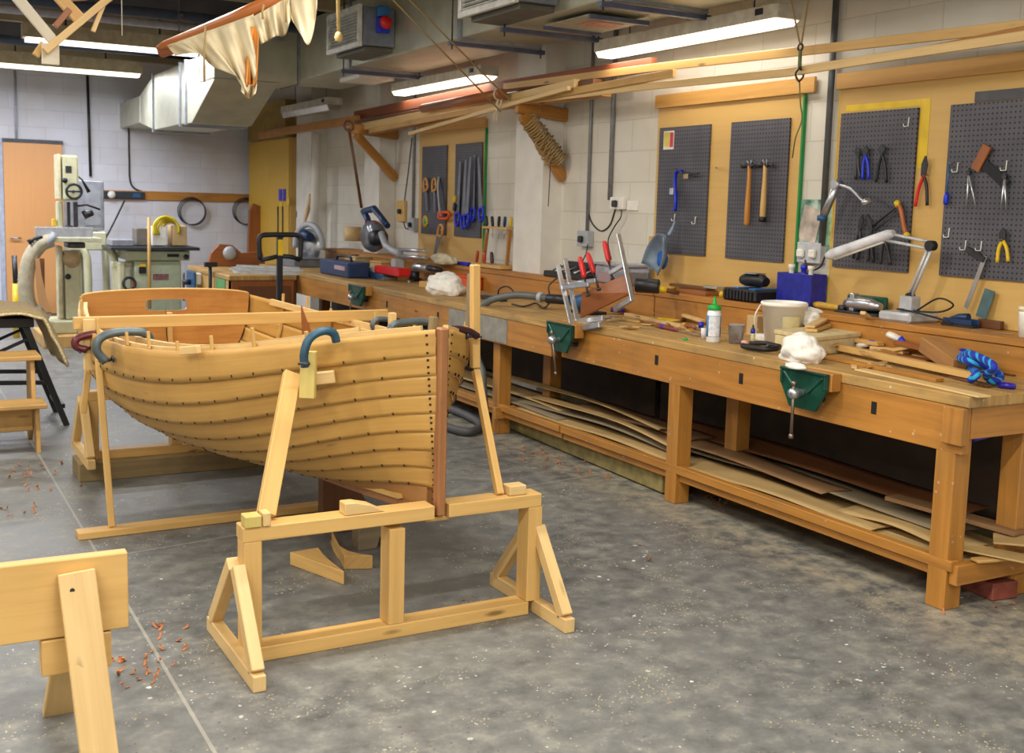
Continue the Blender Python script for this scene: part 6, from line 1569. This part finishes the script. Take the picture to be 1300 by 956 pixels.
a = ony(62, 420, 13.1); tag(MB().bx(1.45, 2.2, YB-.45, YB+.5, 0, .06).bx(1.45, 2.2, YB-.40, YB-.36, .06, .13).bx(1.45, 2.2, YB+.3, YB+.36, .06, .13).build('machine_pallet', W_PINE2, None, .004) if 0 else MB().bx(1.40, 2.25, YB-.45, YB+.5, 0, .125).build('machine_pallet', W_STEP, None, .006), 'low wooden platform under the band saw', 'platform')
# grey cabinet and cream cabinet behind
t = thing('grey_cabinet', 'flat grey metal cabinet behind the band saw', 'cabinet', (2.2, 14.5, .94))
a, b = ony(97, 229, 14.5), ony(131, 292, 14.5)
MB().bx(a.x-.1, b.x, 14.4, 14.9, b.z, a.z).build('cabinet_body', plain('grey cabinet', '85888f', .45, .2), t, .01)
MB().bx(a.x+.08, b.x-.04, 14.393, 14.399, b.z+.06, a.z-.05).build('door_panel', plain('grey cabinet door', '8f9299', .45, .2), t)
t = thing('machine_stand', 'cream machine cabinet on tube legs under the grey cabinet', 'machine', (2.25, 14.5, 0))
a, b = ony(97, 293, 14.5), ony(132, 317, 14.5)
MB().bx(a.x-.1, b.x, 14.3, 14.95, b.z, a.z-.005).build('body', CREAM, t, .012)
for x in (a.x, b.x-.0): 
    MB().tube(spline([(x, 14.35, b.z+.05), (x+.08, 14.33, b.z-.05), (x+.1, 14.33, b.z-.3), (x+.1, 14.33, 0)], 5), .045, 8).build('leg', CREAM, t)
    MB().tube([(x+.08, 14.9, b.z), (x+.1, 14.9, 0)], .045, 8).build('leg', CREAM, t)
for k, lab in ((0, 'dark motor block on the floor under the cream machine'), (1, 'grey box on the floor beside the dark motor block')):
    tag(MB().bx(2.05+.25*k, 2.27+.25*k, 13.9, 14.2, .0, .28-.08*k).bx(2.07+.25*k, 2.25+.25*k, 13.95, 14.15, .28-.08*k, .36-.08*k).build('motor_block', DSTEEL if k == 0 else plain('mid grey', '70757c', .5), None, .01), lab, 'motor')
# ------------------------------------------------------------------ pale green saw bench
YT = 13.8
def ts(x, y, d=0.): return ony(x, y, YT+d)
t = thing('table_saw', 'pale green machine bench with dark table behind the boat', 'machine', (2.9, YT, 0))
def rt(name, x0, y0, x1, y1, d0, d1, mt, bev=.01):
    a, b = ts(x0, y0), ts(x1, y1); return MB().bx(a.x, b.x, YT+d0, YT+d1, b.z, a.z).build(name, mt, t, bev)
a, b = ts(171, 331), ts(230, 331); MB().bx(a.x, b.x, YT, YT+.6, 0, a.z-.002).build('cabinet', PGREEN, t, .012)
rt('upper_housing', 160, 318, 240, 330.5, -.05, .65, PGREEN)
rt('table', 138, 313, 250, 317.5, -.15, .7, plain('dark machine table', '3c4146', .4, .4), .004)
rt('side_motor', 150, 333, 160, 372, 0, .3, CREAM, .02)
rt('side_arm', 144, 333, 170, 340, .1, .2, CREAM)
rt('switch', 176, 339, 185, 347, -.03, -.001, BLACK, .004); rt('yellow_switch_top', 177, 335, 185, 338.7, -.03, -.001, YELLOW, .004)
rt('name_plate', 194, 348, 214, 355, -.008, -.001, plain('grey red plate', '8a5f5f', .5, 0, .3, 30), 0)
rt('slot', 211, 322, 226, 326, -.06, -.051, BLACK, 0)
MB().lathe([(0, 0), (.03, 0), (.03, .03), (0, .03)], ts(236, 326, -.051), (0, -1, 0), 12).build('knob', BLACK, t)
MB().tube(arc(ts(164, 360, -.05), .07, 0, 2*PI, 17, (1, 0, 0), (0, .2, 1))[:-1], .016, 8, closed=True).build('handwheel', BLACK, t)
rt('red_guard', 168, 355, 172, 365, -.05, 0., RED, .01)
tag(MB().bx(ts(142, 313).x, ts(170, 313).x, YT+.0, YT+.3, ts(142, 312.5).z, ts(142, 304).z).build('grey_box', plain('grey tool box', '8d9098', .5), None, .008), 'grey box on the left end of the dark machine table', 'box')
tag(MB().bx(ts(195, 313).x, ts(214, 313).x, YT+.1, YT+.4, ts(200, 312.5).z, ts(200, 288).z).build('pale_box', WHITE, None, .008), 'white box standing under the yellow hose coil', 'box')
tag(MB().bx(ts(222, 313).x, ts(240, 313).x, YT+.1, YT+.4, ts(230, 312.5).z, ts(230, 287).z).build('tan_box', CARD, None, .008), 'tan cardboard box on the right part of the machine table', 'box')
tag(MB().bx(ts(176, 313).x, ts(192, 313).x, YT+.15, YT+.4, ts(180, 312.5).z, ts(180, 290).z).build('dark_box', plain('grey brown box', '7b756c', .6), None, .008), 'grey brown box behind the tan broom stick', 'box')
t = thing('hose_coil', 'coil of bright yellow hose on top of the machine bench', 'hose', ts(212, 290, .2))
c = ts(211, 291, .05)
for k in range(5): MB().tube(arc(c+V((.02*k, .03*k, -.005*k)), .15-.012*k, -.3, PI+.5, 20, (1, 0, 0), (0, .1, 1)), .016, 8).build('loop', plain('yellow hose', 'd8c21e', .4), t)
MB().tube([ts(190, 392, -.25), ts(189, 276, -.15)], .02, 8).build('broom_handle', W_STEP) ; o = bpy.data.objects['broom_handle']; tag(o, 'long tan broom stick leaning against the pale green machine', 'stick')

# ------------------------------------------------------------------ yellow cupboard in the far corner
t = thing('cupboard', 'tall yellow plywood cupboard in the far right corner', 'cupboard', (4.68, 15, .0))
MB().bx(4.60, 4.748, 14.15, 15.98, .02, 2.42).build('carcass', W_PLY, t, .004)
YP_ = wood('yellow cupboard door', 'd2a83c', 'c0942c', .5, .4, 0)
for y0, y1 in ((14.16, 15.06), (15.07, 15.97)): MB().bx(4.58, 4.599, y0, y1, .04, 2.40).build('door', YP_, t, .003)
def cu(x, y): return onx(x, y, 4.575)
for x, y0, y1, mt, nm_ in ((356, 240, 255, BLUE, 'blue_sign'), (361, 240, 255, BLUE, 'blue_sign'), (357, 256, 262, YELLOW, 'yellow_label'), (366, 252, 260, YELLOW, 'yellow_label')):
    a, b = cu(x+1.6, y0), cu(x-1.6, y1); MB().bx(4.568, 4.579, min(a.y, b.y), max(a.y, b.y), b.z, a.z).build(nm_, mt, t)
for x in (353, 359): MB().cyl(cu(x, 302), cu(x, 262), .012, n=8).build('bolt_bar', DSTEEL, t)
MB().cyl(cu(379, 276), cu(379, 268), .03, n=10).build('handle', BLACK, t)
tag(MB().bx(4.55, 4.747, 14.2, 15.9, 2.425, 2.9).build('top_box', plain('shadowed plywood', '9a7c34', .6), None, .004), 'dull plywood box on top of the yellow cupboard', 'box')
tag(MB().prism([ony(x, y, 15.4) for x, y in ((315, 328), (317, 268), (322, 258), (331, 262), (332, 330))], (0, .08, 0)).build('rudder_board', W_BROWN, None, .006), 'shaped dark brown board standing in front of the blue pipe', 'board')
tag(MB().beam(onx(386, 285, 4.55), onx(394, 248, 4.5), .05, .02, up=(1, 0, 0)).build('white_strip', W_PINE2), 'short pale strip leaning behind the far mitre saw', 'strip')
_w = onx(398, 300, 4.50); tag(MB().cyl(V((_w.x, _w.y, LT)), onx(402, 170, 4.50), .05, n=12).build('white_tube', PAINT), 'tall white tube standing against the far pier', 'tube')

# ------------------------------------------------------------------ cross bench at the end of the far bench
t = thing('cross_bench', 'old wooden bench with brown panelled front beyond the boat', 'workbench', (3.3, 11.8, 0))
MB().bx(2.95, 3.64, 10.98, 12.7, .80, .85).build('top', W_TOP, t, .006)
MB().bx(2.98, 3.62, 11.0, 11.03, .10, .799).build('front_panel', W_BROWN, t, .003)
MB().bx(2.96, 2.99, 11.04, 12.68, .35, .799).build('side_panel', W_STEP, t, .003)
for x, y in ((2.99, 11.06), (3.6, 11.06), (2.99, 12.62), (3.6, 12.62)): MB().bx(x-.03, x+.06, y-.02, y+.07, 0, .799).build('leg', W_DARK, t, .003)
MB().bx(2.952, 2.959, 11.15, 11.5, .62, .799).build('green_patch', plain('green paint patch', '5f9a5c', .6), t)
MB().bx(3.05, 3.58, 10.985, 10.999, .14, .74).build('inset_panel', W_DARK, t, .003)
t = thing('blue_vice', 'blue and white bench vice on the left side of the far cross bench', 'vice', (2.9, 12.2, .6))
MB().bx(2.86, 2.885, 12.05, 12.4, .62, .82).build('jaw', BLUE2, t, .008)
MB().bx(2.89, 2.955, 12.1, 12.35, .68, .8).build('slide', WHITE, t, .008)
MB().cyl((2.78, 12.22, .70), (2.86, 12.22, .70), .03).build('screw', DSTEEL, t); MB().cyl((2.79, 12.22, .5), (2.79, 12.22, .80), .012).build('handle', DSTEEL, t)
t = thing('sash_clamp', 'tall black clamp standing on the left side of the far cross bench', 'clamp', (2.93, 11.6, .4))
MB().cyl((2.92, 11.6, .45), (2.92, 11.6, .93), .018).build('bar', BLACK, t); MB().bx(2.86, 2.99, 11.57, 11.63, .90, .95).build('head', BLACK, t, .006)
tag(MB().prism([(3.12, 12.5, .851), (3.78, 12.5, .851), (3.74, 12.5, 1.02), (3.5, 12.5, 1.0), (3.4, 12.5, 1.09), (3.25, 12.5, 1.10), (3.16, 12.5, 1.0)], (0, .06, 0)).build('wooden_shape', W_BROWN, None, .006), 'reddish shaped wooden former standing on the far cross bench', 'former')
tag(MB().lathe([(0, 0), (.06, 0), (.08, .03), (.04, .05), (0, .05)], (3.36, 12.4995, 1.0), (0, -1, 0), 16).build('roll_cap', GREYP), 'grey round knob against the reddish wooden former', 'knob')
# bundle of aluminium bars
for i in range(14):
    x = 3.22+.028*i; z = .8545+.013*(i % 3)+.0
    a = onz(336+i*1.0, 331+1.2*i, .94-.005*i); b = onz(383+i*.8, 345+.55*i, .90-.003*i)
    yq = 11.02+.05*(i//3)
    o = MB().beam((3.10+.02*(i % 4), yq+.30, .858+.018*(i % 4)+.012*(i//6)), (3.70+.01*(i % 3), yq-.03, .858+.018*(i % 4)+.006*(i//6)), .03, .014).build('metal_bar', STEEL if i % 2 else plain('white metal bar', 'c9cfd6', .4, .3), None, .001)
    tag(o, 'pale metal bar in the bundle on the corner of the cross bench', 'bar', 'pale metal bars on the cross bench')
# pallet truck handle
t = thing('pallet_truck', 'pallet truck with black loop handle and yellow label behind the boat', 'pallet truck', (3.0, 9.5, 0))
YJ = 9.5
def pj(x, y): return ony(x, y, YJ)
pts = [pj(x, y) for x, y in ((330, 330), (329, 305), (333, 299), (345, 298), (366, 298), (378, 299), (382, 305), (381, 330))]
MB().tube(spline(pts, 5), .022, 10).build('handle', BLACK, t)
MB().tube([pj(330, 330), pj(342, 328), pj(355, 325)], .02, 8).build('handle_brace', BLACK, t)
MB().tube([pj(381, 330), pj(370, 326), pj(355, 325)], .02, 8).build('handle_brace', BLACK, t)
MB().beam((pj(355, 300).x, YJ, .16), pj(355, 300), .05, .04, up=(0, 1, 0)).build('shaft', plain('dark slate steel', '23282e', .4, .2), t, .006)
a, b = pj(352, 304), pj(358, 324); MB().bx(a.x, b.x, YJ-.028, YJ-.021, b.z, a.z).build('yellow_label', YELLOW, t)
xc = pj(355, 300).x
for s in (-.18, .18): MB().bx(xc+s-.07, xc+s+.07, YJ+.1, YJ+1.1, .07, .12).build('fork', RED if 0 else plain('dark blue truck enamel', '1c2640', .4), t, .008)
MB().bx(xc-.2, xc+.2, YJ-.05, YJ+.099, .06, .2).build('pump_body', plain('dark blue truck enamel', '1c2640', .4), t, .01)
for s in (-.07, .07): MB().cyl((xc+s-.025, YJ, .055), (xc+s+.025, YJ, .055), .055, n=16).build('wheel', BLACK, t)
tag(MB().bx(3.42, 3.62, 9.2, 9.8, .0, .09).build('blue_tray', BLUE, None, .01), 'bright blue tray on the floor under the far bench front', 'tray')

# ------------------------------------------------------------------ machines on the far bench
def tb(x, y, X): return onx(x, y, X)
t = thing('mitre_saw', 'mitre saw with big pale blade guard at the far end of the far bench', 'mitre saw', onz(395, 335, FT))
Xm = 4.2; c = onx(392, 305, Xm); sd = V((0, 1, 0))
MB().tube(arc(c+V((0, 0, -.06)), .24, -.15, PI+.15, 24, (.35, -.93, 0), (0, 0, 1)), .035, 8, flat=1.).build('blade_guard', GREYP, t)
MB().lathe([(0, 0), (.2, 0), (.2, .004), (0, .004)], c+V((0, 0, -.07)), (.93, .35, 0), 32).build('blade', STEEL, t)
MB().tube([c+V((-.05, .15, .02)), c+V((-.06, .0, .07)), c+V((-.05, -.2, .04))], [.04, .06, .05], 10).build('motor', NAVY, t)
MB().bx(Xm-.22, Xm+.18, c.y-.3, c.y+.3, FT, FT+.07).build('base', DSTEEL, t, .01)
MB().bx(Xm-.02, Xm+.04, c.y+.1, c.y+.2, FT+.071, c.z).build('arm', BLACK, t, .01)
t = thing('tool_box', 'dark blue power tool case on the far bench left of the red crate', 'case', onz(405, 340, FT))
a = onz(383, 339, FT); X0 = 3.86
MB().bx(3.80, 4.02, 9.95, 10.75, FT, FT+.15).build('case_body', NAVY, t, .015)
MB().bx(3.79, 3.799, 10.02, 10.3, FT+.07, FT+.11).build('label_strip', plain('pinkish label', 'b99aa5', .6), t)
MB().tube(spline([(3.91, 10.15, FT+.151), (3.91, 10.2, FT+.19), (3.91, 10.5, FT+.19), (3.91, 10.55, FT+.151)], 4), .014, 8).build('handle', BLACK, t)
t = thing('sliding_mitre_saw', 'sliding mitre saw with raised blue handle and steel rails on the far bench', 'mitre saw', onz(505, 345, FT))
X = 4.2; P = lambda x, y: onx(x, y, X)
MB().tube([P(461, 268), P(466, 276), P(470, 290)], [.03, .032, .03], 10).tube([P(462, 268), P(475, 265), P(484, 276), P(492, 287)], [.03, .035, .03, .03], 10).build('handle', NAVY, t)
MB().tube([P(466, 283), P(478, 286)], .03, 8).build('red_trigger', RED, t)
MB().lathe([(0, -.05), (.14, -.05), (.16, 0), (.14, .05), (0, .05)], P(474, 300), (.95, .3, 0), 24).build('blade_guard', plain('smoky guard', '6c6f76', .2, .2), t)
MB().lathe([(0, -.07), (.07, -.07), (.08, 0), (.07, .07), (0, .07)], P(480, 302), (.95, .3, 0), 18).build('motor', BLACK, t)
MB().tube([P(484, 296), P(490, 312), P(500, 319), P(508, 322)], .035, 8).build('arm', GREYP, t)
for d in (-.03, .03): MB().cyl(P(505, 321)+V((0, 0, d)), P(541, 323)+V((0, 0, d)), .017).build('slide_rail', STEEL, t)
a = P(505, 322); MB().bx(X-.05, X+.05, a.y-.05, a.y+.05, FT+.06, a.z-.05).build('support_post', GREYP, t, .01)
MB().bx(4.04, 4.2, P(505, 345).y-.02, P(428, 338).y, FT, FT+.055).build('base', plain('teal blue base', '27527a', .4, .1), t, .01)
MB().bx(4.05, 4.24, P(488, 345).y-.1, P(488, 345).y+.22, FT+.056, FT+.10).build('turntable', GREYP, t, .01)
tag(MB().bx(3.92, 4.12, 8.75, 9.35, FT+.056, FT+.13).build('red_crate', RED, None, .01) if 0 else MB().bx(4.05, 4.18, 9.35, 9.92, FT+.056, FT+.13).build('red_crate', RED, None, .01), 'red plastic crate standing on the blue saw base', 'crate')
t = thing('cardboard_spool', 'tan block on a dark stand behind the red crate', 'stand', onz(456, 335, FT))
X = 4.3; a, b = P(445, 291), P(456, 306)
MB().lathe([(0, 0), (.09, 0), (.09, .15), (0, .15)], onx(448, 306, X), n=20).build('tan_block', CARD, t)
MB().lathe([(0, 0), (.11, 0), (.06, .05), (.04, .12), (.05, .17), (0, .17)], V((X, onx(450, 320, X).y, FT+.001)), n=16).build('dark_stand', DSTEEL, t)
for lab, x, y, sx, sy, sz, mt in (('brown cardboard box at the back of the far bench left of the tan block', 4.36, 11.1, .2, .3, .16, CARD), ('orange brown wooden block at the back of the far bench', 4.34, 10.4, .16, .3, .14, W_PINE), ('dark box at the back of the far bench beside the wooden block', 4.36, 10.75, .16, .2, .10, DSTEEL), ('grey crate at the far end of the far bench', 4.0, 11.9, .3, .4, .1, plain('mid grey', '70757c', .5)), ('orange power drill case behind the sliding mitre saw', 4.37, 8.6, .12, .35, .12, ORANGE), ('small red tin on the far bench behind the blue case', 4.25, 10.1, .1, .2, .1, RED)):
    tag(MB().bx(x-sx/2, x+sx/2, y-sy/2, y+sy/2, FT, FT+sz-.02).bx(x-sx/2-.004, x+sx/2+.004, y-sy/2-.004, y+sy/2+.004, FT+sz-.02, FT+sz).build('storage_box', mt, None, .008), lab, 'box', 'boxes on the far bench')
# ================================================================== light
def area(loc, sx, sy, power, col=(1, .94, .85), rot=(0, 0, 0)):
    d = bpy.data.lights.new('lamp_light', 'AREA'); d.shape = 'RECTANGLE'; d.size = sx; d.size_y = sy; d.energy = power; d.color = col
    o = bpy.data.objects.new('lamp_light', d); COL.objects.link(o); o.location = loc; o.rotation_euler = rot; return o
w = bpy.data.worlds.new('World'); SC.world = w; w.use_nodes = True
w.node_tree.nodes['Background'].inputs[0].default_value = (.8, .85, 1, 1); w.node_tree.nodes['Background'].inputs[1].default_value = .3
for y in (-1.2, 1.4, 4.0, 6.6):
    for x in (-1.6, 1.5): area((x, y, 3.16), 1.6, .12, 86 if y < 2 else 64, (1, .95, .88))  # lamps of the added out-of-view fittings
for x, pw in ((-.1, 95), (2.07, 42)): area((x, 12., 3.06), 1.6, .12, pw, (.93, .94, 1))
for x, pw in ((-.2, 85), (1.83, 75)): area((x, 14., 3.0), 1.6, .12, pw, (.88, .91, 1))
area((4.44, 5.775, 2.645), .1, 1.75, 8); area((4.44, 9.36, 2.645), .1, 1.75, 8)
vs_ = SC.view_settings; vs_.view_transform = 'Standard'; vs_.look = 'None'; vs_.exposure = 0.; vs_.gamma = 1.; vs_.use_curve_mapping = False
